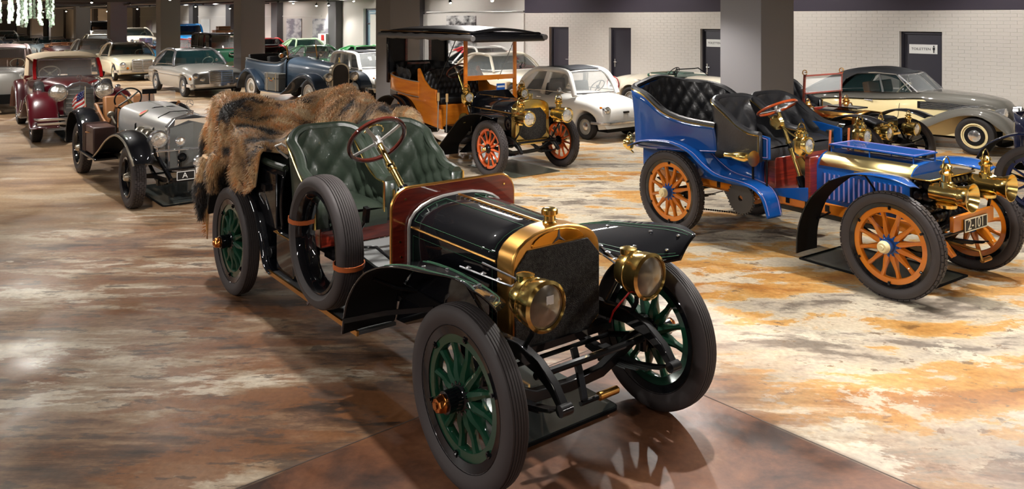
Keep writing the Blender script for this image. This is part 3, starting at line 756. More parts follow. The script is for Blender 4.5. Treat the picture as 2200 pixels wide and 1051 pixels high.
# radiator ------------------------------------------------------------
def arc(w, z0, z1, n=10, p=1.0):   # top arc from (w,z0) through (0,z1) to (-w,z0)
    out = []
    for k in range(n+1):
        a = PI*k/n; out.append((w*math.cos(a), z0+(z1-z0)*math.sin(a)**p))
    return out
RO = [(.33, .62)]+[(.33, 1.03)]+[(y, z) for y, z in arc(.33, 1.03, 1.205, 12, .9)][1:-1]+[(-.33, 1.03), (-.33, .62), (-.225, .535), (.225, .535)]
rad = MB().prism(RO, 'x', -.235, -.085).build('radiator', BRASSM, hero, bevel=.012)
RI = [(.316, .635), (.316, 1.0), (.225, 1.1), (-.225, 1.1), (-.316, 1.0), (-.316, .635), (-.215, .558), (.215, .558)]
MB().prism(RI, 'x', -.1, -.074).build('radiator_core', MESH, rad, smooth=0, bevel=.004)
m = MB(); m.prism([(y, z) for y, z in arc(.2, 1.108, 1.188, 12)], 'x', -.09, -.078); m.build('header_tank', mat('amber_brass', (196, 134, 50), .2, 1.0), rad, bevel=.004)
st = MB(); ctr = Vector((-.076, 0, 1.14))
for k in range(3):
    a = PI/2+k*2*PI/3; t = ctr+Vector((0, math.cos(a)*.06, math.sin(a)*.06)); l = [ctr+Vector((0, math.cos(a+s*PI/3)*.012, math.sin(a+s*PI/3)*.012)) for s in (-1, 1)]
    q = ctr+Vector((.012, 0, 0)); st.add([t, l[0], q, l[1]], [(0, 1, 2), (0, 2, 3)])
st.build('star_emblem', CHROME, rad, smooth=0)
cap = MB().lathe([(.04, 0), (.042, .012), (.034, .02), (.034, .05), (.044, .06), (.046, .085), (.038, .092), (.02, .096), (0, .097)], c=(-.16, 0, 1.2), ax=(0, 0, 1), n=28)
for k in range(24): a = k*PI/12; cap.box((-.16+math.cos(a)*.046, math.sin(a)*.046, 1.272), (.005, .006, .024), rz=a)
cap.build('radiator_cap', BRASS, rad)
# bonnet -----------------------------------------------------------------
def hood_ring(x, hw, z0, zs, zt, n=12):
    r = [(x, hw, z0), (x, hw, zs)]
    for k in range(1, n): a = PI*k/n; r.append((x, hw*math.copysign(abs(math.cos(a))**.85, math.cos(a)), zs+(zt-zs)*math.sin(a)**.95))
    return r+[(x, -hw, zs), (x, -hw, z0)]
hr = lambda x, g=0.0: hood_ring(x, .325+(-.2-x)*.045+g, .62, 1.02+(-.2-x)*.02, 1.185+(-.2-x)*.012+g)
hood = MB().loft([hr(x) for x in frange(-.235, -1.12, 6)], cap=False, closed=False).build('bonnet', BLACK, hero, solid=.006, smooth=25)
def hp(x, k, g=.004): return hr(x, g)[k]
for k in (1, 13):
    MB().tube([hp(x, k, .003) for x in frange(-.24, -1.12, 10)], .008, 6).build('hinge_strip', BRASSM, hood)
MB().tube([(x, 0, 1.186+(-.2-x)*.012+.006) for x in frange(-.24, -1.12, 10)], .01, 6).build('hinge_strip', BRASSM, hood)
m = MB()
for f in frange(-.27, -1.1, 16): m.cyl(hp(f, 7, .004), vadd(hp(f, 7, .004), (0, -.03, .0)), .004, 5)
m.build('hinge_rivets', CHROME, hood)
m = MB()
for s in (0, 1):
    a = [hr(-.27, .004)[2+s*10], hr(-1.09, .004)[2+s*10]]; c = [hr(-.27, .004)[6+s*2], hr(-1.09, .004)[6+s*2]]
    rng = range(2, 7) if s == 0 else range(12, 7, -1)
    for x in (-.27, -1.09): m.tube([hr(x, .004)[k] for k in rng], .0014, 4)
    m.tube(a, .0014, 4); m.tube(c, .0014, 4)
    y = (1 if s == 0 else -1)
    q = [(x, y*(.325+(-.2-x)*.045+.004), z) for x, z in ((-.27, .66), (-.27, .98), (-1.09, .99), (-1.09, .66))]; m.tube(q+[q[0]], .0014, 4)
m.build('pinstripe', PINGREEN, hood)
MB().tube([hp(-1.125, k, .012) for k in range(15)], .014, 8).build('bonnet_edge_trim', STEEL, hood)
# dashboard --------------------------------------------------------------
def dashpoly(hw, z0, z1, r, n=7):
    p = [(hw, z0)]; p += [(hw-r+r*math.cos(a), z1-r+r*math.sin(a)) for a in [PI/2*k/n for k in range(n+1)]]
    p += [(-hw+r-r*math.cos(a), z1-r+r*math.sin(a)) for a in [PI/2*(1-k/n) for k in range(n+1)]]+[(-hw, z0)]
    return p
dash = MB().prism(dashpoly(.49, .74, 1.285, .13), 'x', -1.17, -1.14).build('dashboard', MAHOG, hero)
MB().tube([(-1.155, y, z) for y, z in dashpoly(.493, .74, 1.288, .13)], .012, 6).build('brass_edging', BRASSM, dash)
m = MB()
for y, z in ((-.44, .75), (-.44, .95), (-.4, 1.22), (.4, 1.22), (.44, 1.0), (-.43, .85)): m.cyl((-1.139, y, z), (-1.134, y, z), .007, 8)
m.build('brass_screws', BRASS, dash)
# floor, seat box, levers --------------------------------------------------
MB().b2(-2.1, -1.16, -.42, .42, .68, .7).build('footboard', mat('grey_lino', (128, 130, 130), .5), hero, smooth=0)
sb = MB().b2(-2.62, -2.1, -.56, .6, .7, .86).build('seat_box', MAHOG, hero, bevel=.01)
MB().b2(-2.09, -2.085, -.56, .6, .83, .9).build('seat_box_band', LBLACK, sb, smooth=0)
m = MB(); m.bar([(-2.3, -.43, .66), (-1.9, -.43, .66), (-1.5, -.43, .62), (-1.16, -.43, .64)], .02, .16); m.build('frame_valance', BLACK, hero)
m = MB(); m.tube([(-1.95, -.46, .62), (-1.62, -.47, .95), (-1.55, -.47, 1.02)], .014, 8); m.bar([(-1.56, -.47, 1.0), (-1.54, -.47, 1.1)], .03, .05); m.tube([(-1.2, -.46, .82), (-1.4, -.47, .86), (-1.6, -.5, .82), (-1.75, -.6, .8)], .01, 8); m.build('hand_lever', DARK, hero)
m = MB(); m.bar([(-1.35, -.28, .7), (-1.38, -.28, .78), (-1.42, -.28, .82)], .07, .012); m.bar([(-1.35, -.1, .7), (-1.38, -.1, .78), (-1.42, -.1, .82)], .07, .012); m.each('pedal', STEEL, hero)
bucket(hero, -2.06, -2.68, -.52, -.01, .99, .86, 1.12, 1.5, LGREEN, tuft=(4, 2.5, .036), slope=1, roll=.042)
bucket(hero, -2.06, -2.68, .04, .56, .99, .86, 1.14, 1.49, LGREEN, tuft=(4, 2.5, .036), slope=1, roll=.042)
MB().tube([(-2.62, .02, 1.36), (-2.4, .02, 1.26), (-2.2, .02, 1.16), (-2.05, .02, 1.06), (-2.04, .02, .88)], .012, 6).build('brass_divider_edge', BRASS, hero)
steering(hero, (-1.6, -.36, 1.545), .205, math.radians(38), end=(-1.2, -.34, 1.2), tube=.016)
m = MB(); c = Vector((-1.62, -.36, 1.57)); A = Vector((math.cos(.66), 0, -math.sin(.66))); b_ = A.cross(Vector((0, 1, 0)))
m.tube([c-A*.04+Vector((0, 1, 0))*math.cos(t)*.07+b_*math.sin(t)*.07 for t in [PI*(k/14-.0) for k in range(15)]], .006, 6); m.build('spark_lever', BRASS, hero)
# rear body ------------------------------------------------------------------
ctrl = [(-2.72, .58, .62, 1.2), (-3.1, .62, .66, 1.22), (-3.5, .64, .72, 1.3), (-4.0, .63, .78, 1.42), (-4.25, .5, .8, 1.47), (-4.34, 0, .8, 1.5), (-4.25, -.5, .8, 1.47), (-4.0, -.63, .78, 1.42), (-3.5, -.64, .72, 1.3), (-3.1, -.62, .66, 1.22), (-2.72, -.58, .62, 1.2)]
body, top, bot = tubwall('rear_body', BLACK, hero, ctrl, rows=6, bulge=-.03, solid=.02)
MB().tube(top, .028, 8).build('leather_rail', LGREEN, body)
tubwall('rear_upholstery', LGREEN, hero, [(x+(.06 if x < -3.6 else 0), y*.88, .85, zt) for x, y, zb, zt in ctrl[1:-1]], rows=8, tuft=(14, 2, .02))
MB().b2(-4.1, -3.55, -.52, .52, .82, .98).build('rear_cushion', LGREEN, hero, bevel=.03)
MB().b2(-4.2, -2.7, -.56, .56, .68, .72).build('rear_floor', BLACK, hero, smooth=0)
MB().b2(-2.98, -2.94, -.575, .575, .7, 1.18).build('rear_partition', BLACK, hero, bevel=.01)
MB().b2(-3.35, -2.75, -.648, -.628, .72, 1.16).build('rear_door', BLACK, hero, bevel=.012)
m = MB(); m.b2(-3.0, -2.9, -.68, -.64, 1.0, 1.05); m.build('door_latch', DARK, hero, bevel=.004)
m = MB(); m.tube([(-2.62, -.6, 1.3), (-2.66, -.66, 1.36), (-2.64, -.69, 1.4), (-2.6, -.66, 1.42), (-2.58, -.6, 1.38)], .01, 8); m.build('grab_handle', STEEL, hero)
for s in (-1, 1):
    fender('rear_wing', BLACK, hero, [(-4.3, .55), (-4.2, .8), (-3.95, .97), (-3.58, 1.03), (-3.25, .96), (-3.0, .74), (-2.86, .45), (-2.72, .39)], s*.5, s*.72, crown=.01)
    o, fn, n = fender('front_wing', BLACK, hero, [(-1.24, .41, s*.42, s*.8, 0), (-1.17, .62, s*.42, s*.8, .01), (-1.0, .8, s*.42, s*.8, .02), (-.8, .9, s*.42, s*.8, .03), (-.5, .93, s*.43, s*.82, .09), (-.2, .93, s*.45, s*.83, .14), (.1, .93, s*.52, s*.83, .185), (.24, .96, s*.68, s*.82, .13)], 0, 0, crown=.012)
    m = MB()
    for g in ((.12), (.88)): m.tube([vadd(fn(u, g), (0, 0, .006)) for u in frange(.45, .98, 14)], .002, 4)
    for g in (.2, .8):
        m.tube([vadd(fn(u, g), (0, 0, .006)) for u in frange(.45, .95, 14)], .0014, 4)
    m.build('pinstripe', PINGREEN, o)
    m = MB()
    for u in (.62, .78, .9):
        for v in (.3, .7): p = fn(u, v); m.lathe([(.013, 0), (.012, .008), (0, .012)], c=vadd(p, (0, 0, .003)), ax=(0, 0, 1), n=8)
    m.build('wing_bolts', CHROME, o)
    m = MB(); m.prism([(-1.24, .41), (-1.17, .62), (-1.0, .8), (-.8, .9), (-.5, .92), (-.2, .92), (-.2, .66), (-.6, .6), (-.9, .5), (-1.1, .42)], 'y', s*.40, s*.41); m.build('wing_valance', BLACK, o, smooth=0)
    m = MB(); m.tube([(-.1, s*.4, .68), (-.1, s*.5, .8), (-.1, s*.62, .99)], .012, 8); m.tube([(-.95, s*.42, .68), (-.98, s*.55, .72), (-1.0, s*.7, .8)], .012, 8); m.bar([(-1.21, s*.8, .5), (-.98, s*.62, .58), (-.72, s*.44, .64)], .03, .012, side=(0, 0, 1)); m.each('wing_stay', DARK, hero)
    b = MB().b2(-2.8, -1.22, s*.42, s*.69, .38, .402).build('running_board', GRAVEL, hero, bevel=.003)
    e = MB(); e.b2(-2.8, -1.22, s*.69, s*.705, .376, .408); e.b2(-2.815, -2.8, s*.42, s*.705, .376, .408); e.build('brass_edge', BRASSM, b, smooth=0)
    e = MB()
    for x in (-2.6, -2.0, -1.4): e.bar([(x, s*.4, .6), (x, s*.44, .42), (x, s*.66, .37)], .03, .012, side=(1, 0, 0))
    e.build('board_bracket', DARK, b)
tb = MB().b2(-2.72, -2.36, -.66, -.44, .405, .73).build('tool_box', BLACK, hero, bevel=.02)
MB().tube([(x, y, .715) for x, y in ((-2.73, -.44), (-2.73, -.67), (-2.35, -.67), (-2.35, -.44))], .006, 6).build('brass_bead', BRASSM, tb)
m = MB(); m.lathe([(.14, -.015), (.15, 0), (.14, .015), (.06, .02), (.06, -.02)], c=(-2.85, -.5, .52), n=24, closed=True); m.cyl((-2.85, -.62, .52), (-2.85, -.4, .52), .03, 12); m.cyl((-2.85, -.66, .52), (-2.85, -.6, .52), .045, 10)
for k in range(20): a = k*PI/10; m.box((-2.85+math.cos(a)*.155, -.5, .52+math.sin(a)*.155), (.02, .02, .02), ry=-a)
m.build('chain_sprocket', DARK, hero)
m = MB(); m.cyl((-4.3, .0, .3), (-1.3, .12, .38), .035, 10); m.build('exhaust_pipe', DARK, hero)
# spare tyres with straps ------------------------------------------------------------
for y in (-.69,):
    c = (-1.74, y, .864)
    t = MB().lathe(tyre_prof(.452, .185, 8, side=.6), n=72, closed=True).build('spare_tyre', RUB, hero, loc=c)
    MB().lathe([(.345, -.07), (.345, .07), (.33, .075), (.31, .045), (.31, -.045), (.33, -.075)], n=56, closed=True).build('spare_rim', BLACK, t)
def strap(a, r=.085, nm='leather_strap'):
    cx, cz = -1.74+math.cos(a)*.385, .864+math.sin(a)*.385; pts = []
    for k in range(13):
        t = 2*PI*k/12; rr = .085; pts.append((cx+math.cos(a)*rr*math.sin(t), -.69+.105*math.cos(t), cz+math.sin(a)*rr*math.sin(t)))
    MB().bar(pts, .032, .006, side=(-math.sin(a), 0, math.cos(a))).build(nm, TANL, hero)
strap(math.radians(168)); strap(math.radians(-10))
m = MB(); m.bar([(-1.84, -.6, .5), (-1.84, -.66, .5), (-1.86, -.74, .44), (-1.87, -.76, .405)], .03, .006, side=(1, 0, 0)); m.build('leather_strap', SUITC, hero)
# headlamps ----------------------------------------------------------------------------
for s in (-1, 1):
    l = head_lamp(hero, (.27, s*.385, .925), .13, .21, lens=LENSD, post=[(.16, s*.39, .75), (.1, s*.4, .66)])
    P = (.17, s*.385, .925)
    m = MB(); m.lathe([(.03, 0), (.05, .0), (.05, .03), (.02, .04)], c=(.1, s*.385, 1.02), ax=(0, 0, 1), n=16); m.lathe([(.11, 0), (.121, .012), (.121, .03), (.11, .04)], c=(.13, s*.385, .925), ax=(1, 0, 0), n=28)
    m.build('lamp_band', BRASS, l)
    if s < 0:
        m = MB().b2(.286, .288, s*.385-.012, s*.385+.035, .94, .985).build('paper_label', WHT, l, smooth=0)
    m = MB(); m.tube([(.14, s*.37, .82), (.09, s*.33, .74), (.05, s*.31, .68), (.0, s*.33, .6)], .006, 6); m.build('gas_hose', REDP, l)
for s in (-1, 1):
    m = MB(); m.cyl((.18, s*.33, .93), (-.35, s*.5, 1.0), .006, 8); m.cyl((.16, s*.3, .95), (-.3, s*.38, 1.01), .006, 8)
    for k in range(5): m.lathe([(.0, 0), (.02, .01), (.0, .02)], c=(.1-k*.1, s*(.35+.032*k), .94+.013*k), ax=(0, 0, 1), n=8)
    m.build('lamp_stay', CHROME, hero)
# ------------------------------------------------------------------ fur blanket over the rear
def fur_mat():
    m = bpy.data.materials.new('patchwork_fur'); m.use_nodes = True; nt = m.node_tree; b = nt.nodes['Principled BSDF']; N = nt.nodes.new; L = nt.links.new
    tc = N('ShaderNodeTexCoord'); mp = N('ShaderNodeMapping'); mp.inputs['Scale'].default_value = (2.4, 1.0, 1.0); mp.inputs['Rotation'].default_value = (0, 0, .5); L(tc.outputs['Object'], mp.inputs[0])
    n = N('ShaderNodeTexNoise'); n.inputs['Scale'].default_value = 2.0; n.inputs['Detail'].default_value = 2.5; n.inputs['Distortion'].default_value = 1.2; L(mp.outputs[0], n.inputs[0])
    r = N('ShaderNodeValToRGB'); e = r.color_ramp
    for _ in range(4): e.elements.new(.5)
    for el, (p, c) in zip(e.elements, ((.34, (22, 17, 13)), (.40, (50, 36, 26)), (.44, (176, 134, 86)), (.52, (212, 178, 128)), (.58, (222, 152, 78)), (.66, (236, 212, 170)))): el.position = p; el.color = (*lin(c), 1)
    L(n.outputs[0], r.inputs[0]); n2 = N('ShaderNodeTexNoise'); n2.inputs['Scale'].default_value = 60; L(tc.outputs['Object'], n2.inputs[0])
    mx = N('ShaderNodeMix'); mx.data_type = 'RGBA'; mx.blend_type = 'MULTIPLY'; mx.inputs[0].default_value = .5; L(r.outputs[0], mx.inputs[6])
    r2 = N('ShaderNodeValToRGB'); r2.color_ramp.elements[0].position = .35; r2.color_ramp.elements[1].position = .65; r2.color_ramp.elements[0].color = (.55, .55, .55, 1); L(n2.outputs[0], r2.inputs[0]); L(r2.outputs[0], mx.inputs[7])
    L(mx.outputs[2], b.inputs['Base Color']); b.inputs['Roughness'].default_value = .65; b.inputs['Sheen Weight'].default_value = .3
    return m
FUR = fur_mat()
fur = thing('fur_blanket', 'brown and black patchwork fur blanket draped over the rear of the black car', 'blanket', (HX, HY_), HA)
def hn(x, y): return .035*math.sin(x*7+y*3)+.03*math.sin(y*9-x*4+1)+.018*math.sin(x*17+y*13)
FQ = []
def furfn(u, v):
    """u: across from near side hanging edge (0) to far side edge (1); v: from front (0) to rear (1)"""
    y = -.9+1.72*u; x = -3.02-1.42*v
    ridge = 1.33+.22*math.exp(-((x+4.15)/.35)**2)+.19*math.exp(-((y-.62)/.22)**2)+.12*math.exp(-((y+.6)/.2)**2)*min(1, v*2.2)
    z = ridge-.1*math.exp(-((x+3.15)/.25)**2)*(1 if y < .3 else 0)
    yy = y
    if y < -.68:
        d = (-.68-y); ln = .55+.9*v+.35*math.sin(v*9)*v; yy = -.68-d*.18-.02*math.sin(v*22); z = z-d/.22*ln*.42-.0
    if y > .68: d = y-.68; yy = .68+d*.3; z -= d*1.6
    if x < -4.3: d = -4.3-x; x = -4.3-d*.3-.03*math.sin(y*9); z -= d*3.2
    return (x, yy, z+hn(x, y)*(1 if y > -.66 else .5))
mb = MB().grid(furfn, 70, 60); fs = mb.build('fur_pelt', FUR, fur, smooth=60, solid=.02)
def tail(pts, r, name='fur_tail'):
    P = catmull([(*p, q) for p, q in zip(pts, r)], 6); mb = MB().tube([p[:3] for p in P], [p[3] for p in P], 10); o = mb.build(name, FUR, fur, smooth=60); return o, P
tails = [tail([(-4.2, -.6, 1.42), (-4.38, -.66, 1.34), (-4.46, -.68, 1.15), (-4.46, -.68, .92)], [.06, .065, .06, .02]),
         tail([(-4.2, -.72, 1.1), (-4.25, -.76, .9), (-4.3, -.78, .74), (-4.3, -.78, .52)], [.08, .075, .06, .012]),
         tail([(-3.95, -.7, 1.15), (-3.98, -.75, .98), (-3.98, -.76, .84)], [.09, .08, .03]),
         tail([(-3.05, .62, 1.5), (-2.9, .66, 1.5), (-2.82, .7, 1.42)], [.08, .07, .03])]
rnd = random.Random(3); HV = []; HF = []
def hairs(pfun, nfun, N, ln):
    for _ in range(N):
        p, nr, fl = pfun(rnd)
        d = (nr*.55+fl*.9+Vector((rnd.uniform(-.4, .4), rnd.uniform(-.4, .4), rnd.uniform(-.3, .3)))).normalized(); l = ln*rnd.uniform(.6, 1.3)
        s = d.cross(nr); s = s.normalized()*.0022 if s.length > 1e-4 else Vector((.002, 0, 0)); k = len(HV)
        mid = p+d*l*.55+nr*.004; HV.extend([tuple(p-s), tuple(p+s), tuple(mid+s*.8), tuple(mid-s*.8), tuple(p+d*l-Vector((0, 0, l*.25)))]); HF.extend([(k, k+1, k+2, k+3), (k+3, k+2, k+4)])
def psurf(r):
    u, v = r.random(), r.random(); p = Vector(furfn(u, v)); a = Vector(furfn(min(u+.01, 1), v))-Vector(furfn(max(u-.01, 0), v)); b = Vector(furfn(u, min(v+.01, 1)))-Vector(furfn(u, max(v-.01, 0)))
    n = a.cross(b).normalized()
    if n.z < -.05 or (abs(n.z) <= .05 and n.y > 0 and p.y < 0): n = -n
    if p.y < -.66 and n.y > 0: n = -n
    fl = Vector((math.sin(p.y*5)*.5, -.5+math.sin(p.x*6)*.5, -.35)); fl = (fl-n*fl.dot(n))
    return p+n*.008, n, fl
hairs(psurf, None, 42000, .042)
for o, P in tails:
    def pt(r, P=P):
        i = r.randrange(len(P)-1); a = Vector(P[i][:3]); b = Vector(P[i+1][:3]); t = r.random(); c = a.lerp(b, t); rr = P[i][3]+(P[i+1][3]-P[i][3])*t
        d = (b-a).normalized(); q, w, _ = basis(d); an = r.uniform(0, 2*PI); n = q*math.cos(an)+w*math.sin(an); return c+n*rr*.95, n, d
    hairs(pt, None, 2600, .04)
hm = MB(); hm.v = HV; hm.f = HF
me = bpy.data.meshes.new('fur_hair'); me.from_pydata(HV, [], HF); me.materials.append(FUR); o = bpy.data.objects.new('fur_hair', me); COL.objects.link(o); o.parent = fur; o['kind'] = 'stuff'
# floor mirror under the black car
def floor_mirror(label, car_xy, ang, x0, x1, y0, y1, m=MIRROR, z=0.002):
    t = thing('floor_mirror', label, 'mirror', car_xy, ang)
    MB().prism(rrect(x1-x0, y1-y0, .05, cx=(x0+x1)/2, cy=(y0+y1)/2), 'z', z, z+.02).build('mirror_edge', DULL, t, bevel=.003)
    MB().prism(rrect(x1-x0-.02, y1-y0-.02, .045, cx=(x0+x1)/2, cy=(y0+y1)/2), 'z', z+.0195, z+.024).build('mirror_pane', m, t, smooth=0)
    return t
floor_mirror('rounded floor mirror lying under the front of the black foreground car', (HX, HY_), HA, -1.02, -.08, -.34, .5)
# ================================================================== shared running gear
def under(p, ra, tr, r, z=.56, y=.38, x1=.36, xr=None, rail=None, rm=DARK, shaft=True):
    xr = ra-.5 if xr is None else xr
    chassis(p, y, z, xr, x1, m=rm)
    for s in (-1, 1):
        leafspring(p, -.5, x1, s*y, z-.08, z-.15, .09, n=4)
        leafspring(p, ra-.48, ra+.48, s*y*1.15, z-.05, z-.05, .1, n=4)
    m = MB(); m.bar([(0, yy*(tr-.05), zz) for yy, zz in ((-1, r), (-.7, r-.03), (-.4, r-.11), (0, r-.12), (.4, r-.11), (.7, r-.03), (1, r))], .045, .05, side=(1, 0, 0)); m.build('front_axle', DARK, p)
    MB().cyl((-.17, -tr+.12, r-.03), (-.17, tr-.12, r-.03), .013, 8).build('tie_rod', DARK, p)
    m = MB(); m.cyl((ra, -tr+.05, r), (ra, tr-.05, r), .04, 10)
    if shaft: m.lathe([(.04, -.18), (.14, -.1), (.15, .1), (.04, .18)], c=(ra, 0, r), n=16)
    m.build('rear_axle', DARK, p)
    m = MB(); m.b2(ra+.9, -.25, -.28, .28, z-.12, z-.03); m.cyl((x1-.1, -y, z-.02), (x1-.1, y, z-.02), .018, 8); m.build('undertray', DARK, p)
def louvres(p, x0, x1, n, y, z0, z1, m, s=-1, stripe=None, name='louvre'):
    first = None
    for k in range(n):
        x = x0+(x1-x0)*k/(n-1)
        if first is None:
            a = MB(); a.add([(-.012, 0, z0), (.012, 0, z0), (.012, s*.014, z0+.02), (-.012, 0, z1), (.012, 0, z1), (.012, s*.014, z1-.02)], [(0, 1, 2), (3, 5, 4), (0, 2, 5, 3), (1, 4, 5, 2)])
            first = a.build(name, m, p, smooth=0); first.location = (x, s*y, 0)
            if stripe:
                st = MB().b2(.011, .016, s*.008, s*.016, z0+.02, z1-.02).build('stripe', stripe, first, smooth=0)
        else: dup(first, p, loc=(x, s*y, 0), deep=False)
    if stripe:
        m_ = MB()
        for k in range(n): x = x0+(x1-x0)*k/(n-1); m_.b2(x+.012, x+.018, s*y+s*.0, s*y+s*.017, z0+.01, z1-.01)
        m_.build('louvre_stripes', stripe, p, smooth=0)
def vet_lamp(p, pos, r, m=BRASS, d=(1, 0, 0), lens=LENS, nm='side_lamp', s=-1):
    """carriage lamp: round body, lens to the front, chimney and bail handle on top"""
    o = MB(); c = Vector(pos)
    o.lathe([(r*.5, -r*1.35), (r*.75, -r*1.2), (r*.95, -r*.8), (r*1.0, 0), (r*.95, r*.5), (r*.7, r*.75), (r*.62, r*.9), (r*.75, r*1.0), (r*.78, r*1.3), (r*.5, r*1.55), (r*.55, r*1.7), (r*.3, r*1.9), (0, r*1.95)], c=c, ax=(0, 0, 1), n=20)
    o.lathe([(r*.85, -r*.2), (r*.9, r*.5), (r*.98, r*.9), (r*.98, r*1.05), (r*.8, r*1.08), (r*.78, r*.95)], c=c, ax=d, n=24)
    o.tube([c+Vector((0, math.cos(a)*r*.75, r*1.4+math.sin(a)*r*1.1)) for a in [PI*k/12 for k in range(13)]], r*.07, 6)
    b = o.build(nm, m, p)
    MB().lathe([(r*.8, r*.98), (r*.5, r*1.04), (0, r*1.08)], c=c, ax=d, n=20).build('lens', lens, b)
    MB().tube([c+Vector((0, 0, -r*1.2)), c+Vector((-r*.5, -s*r*.8, -r*1.5)), c+Vector((-r*.5, -s*r*1.6, -r*2.2))], .012, 6).build('lamp_bracket', m, b)
    return b
# ================================================================== blue veteran car on the right
BX = (3.821, 7.178); BA = math.radians(-55.1)
blue = thing('vintage_car', 'royal blue open veteran car with orange wooden wheels, black tufted seats and brass lamps', 'car', BX, BA)
BR = -2.56
for x, y in ((0, -.7), (0, .7), (BR, -.7), (BR, .7)):
    spoke_wheel(blue, (x, y, .452), .452, .118, 12, ORANGE, ORANGE, BLUE, SAND, side=-1 if y < 0 else 1, ribs=0, tread=(52, 3), twist=.26, feloe=.05, rimblack=.03, sw=.034, hub_r=.1, hub_l=.1, cap_r=.05)
under(blue, BR, .7, .45, z=.55, y=.36, shaft=False, rm=ORANGE)
m = MB()
for s in (-1, 1): m.bar([(-3.1, s*.42, .6), (.2, s*.42, .56)], .03, .1)
m.build('frame_plank', ORANGE, blue, bevel=.006)
first = None
for s in (-1, 1):
    for k in range(9):
        x = -2.1+k*.22; o = MB().b2(-.02, .02, -.006, .006, -.03, .03).build('frame_bracket', DARK, blue, loc=(x, s*.44, .575), smooth=0)
ctrl = [(-1.95, .64, .96, 1.24), (-2.35, .67, .92, 1.26), (-2.65, .69, .9, 1.33), (-2.95, .68, .88, 1.49), (-3.2, .62, .87, 1.55), (-3.36, .35, .87, 1.58), (-3.4, 0, .87, 1.64), (-3.36, -.35, .87, 1.58), (-3.2, -.62, .87, 1.55), (-2.95, -.68, .88, 1.49), (-2.65, -.69, .9, 1.33), (-2.35, -.67, .92, 1.26), (-1.95, -.64, .96, 1.24)]
tub, top, bot = tubwall('rear_tub', BLUE, blue, ctrl, rows=8, flare=-.05, solid=.02)
MB().tube([vadd(p, (0, 0, .0)) for p in top], .012, 6).build('brass_bead', BRASS, tub)
MB().tube([(x*.99-.02, y*.955, z+.012) for x, y, z in top], .035, 8).build('leather_roll', LBLACK, tub)
tubwall('rear_upholstery', LBLACK, blue, [(x+(.1 if x < -3.1 else 0), y*.9, .98, zt+.01) for x, y, zb, zt in ctrl[1:-1]], rows=16, flare=-.05, tuft=(16, 2.5, .03), n=14)
MB().b2(-3.25, -2.45, -.55, .55, .92, 1.08).build('rear_cushion', LBLACK, blue, bevel=.03)
m = MB()
for fz in (.5,):
    m.tube([(x, y*1.012+(.0), zb+(zt-zb)*.5) for x, y, zb, zt in catmull([c for c in ctrl], 4)], .004, 4)
m.tube([(x*1.0, y*1.02, zb+.02) for x, y, zb, zt in catmull(ctrl, 4)], .005, 4)
m.build('pinstripe', PURP, tub)
MB().b2(-3.2, -1.5, -.52, .52, .62, .95).build('body_base', BLUE, blue, bevel=.03)
# front seat surround
for s in (-1, 1):
    q = MB().prism([(-1.96, .93), (-1.3, .98), (-1.3, 1.2), (-1.55, 1.24), (-1.96, 1.26)], 'y', s*.6, s*.63).build('seat_side_panel', BLUE, blue, bevel=.006)
    m = MB(); m.tube([(x, s*.634, z) for x, z in ((-1.94, .955), (-1.32, 1.0), (-1.32, 1.185), (-1.55, 1.22), (-1.94, 1.24), (-1.94, .955))], .005, 4); m.build('pinstripe', PURP, q)
bucket(blue, -1.38, -2.02, -.6, -.03, 1.12, .95, 1.22, 1.53, LGREY, tuft=(3, 2, .03), slope=1, roll=.036, body=LGREY)
bucket(blue, -1.38, -2.02, .03, .6, 1.12, .95, 1.22, 1.53, LGREY, tuft=(3, 2, .03), slope=1, roll=.036, body=LGREY)
sbx = MB().b2(-1.9, -1.36, -.44, .44, .62, .98).build('seat_box', MAHOG, blue, bevel=.012)
MB().b2(-1.358, -1.352, -.1, .08, .66, .94).build('brass_plaque', BRASS, sbx, smooth=0)
MB().b2(-1.4, -.98, -.45, .45, .6, .63).build('footboard', STEEL, blue, smooth=0)
for s in (-1, 1):
    MB().prism([(-1.4, .6), (-.98, .6), (-.98, .74), (-1.4, .66)], 'y', s*.43, s*.46).build('floor_side_panel', BLUE, blue, bevel=.005)
MB().b2(-1.02, -.96, -.45, .45, .6, 1.04).build('dashboard', MAHOG, blue, bevel=.008)
# bonnet
def bh(x, g=0): 
    hw = .34+g
    return [(x, hw, .58), (x, hw, .96), (x, hw-.025, 1.01), (x, hw-.075, 1.05+g), (x, hw-.14, 1.075+g), (x, 0, 1.09+g), (x, -hw+.14, 1.075+g), (x, -hw+.075, 1.05+g), (x, -hw+.025, 1.01), (x, -hw, .96), (x, -hw, .58)]
bon = MB().loft([bh(-.96), bh(-.02)], cap=True, closed=False).build('bonnet', BLUE, blue, smooth=40)
m = MB().loft([bh(x, .004)[1:5] for x in (-.93, -.03)], cap=False, closed=False); m.build('brass_shoulder', PALEB, bon, solid=.004)
m = MB().loft([bh(x, .004)[6:10] for x in (-.93, -.03)], cap=False, closed=False); m.build('brass_shoulder', PALEB, bon, solid=.004)
lid = MB().b2(-.92, -.06, -.2, .2, 1.14, 1.155).build('raised_lid', BLUE, bon, bevel=.004)
m = MB(); m.tube([(x, y, 1.157) for x, y in ((-.9, -.185), (-.08, -.185), (-.08, .185), (-.9, .185), (-.9, -.185))], .004, 4); m.build('pinstripe', PURP, lid)
for x in (-.9, -.5, -.08):
    for y in (-.19, .19): MB().cyl((x, y, 1.06), (x, y, 1.145), .006, 6).build('lid_post', BLUE, lid)
m = MB(); m.box((-.5, -.345, .94), (.12, .012, .03)); m.cyl((-.5, -.35, .94), (-.5, -.37, .94), .015, 10); m.build('bonnet_catch', BRASS, bon)
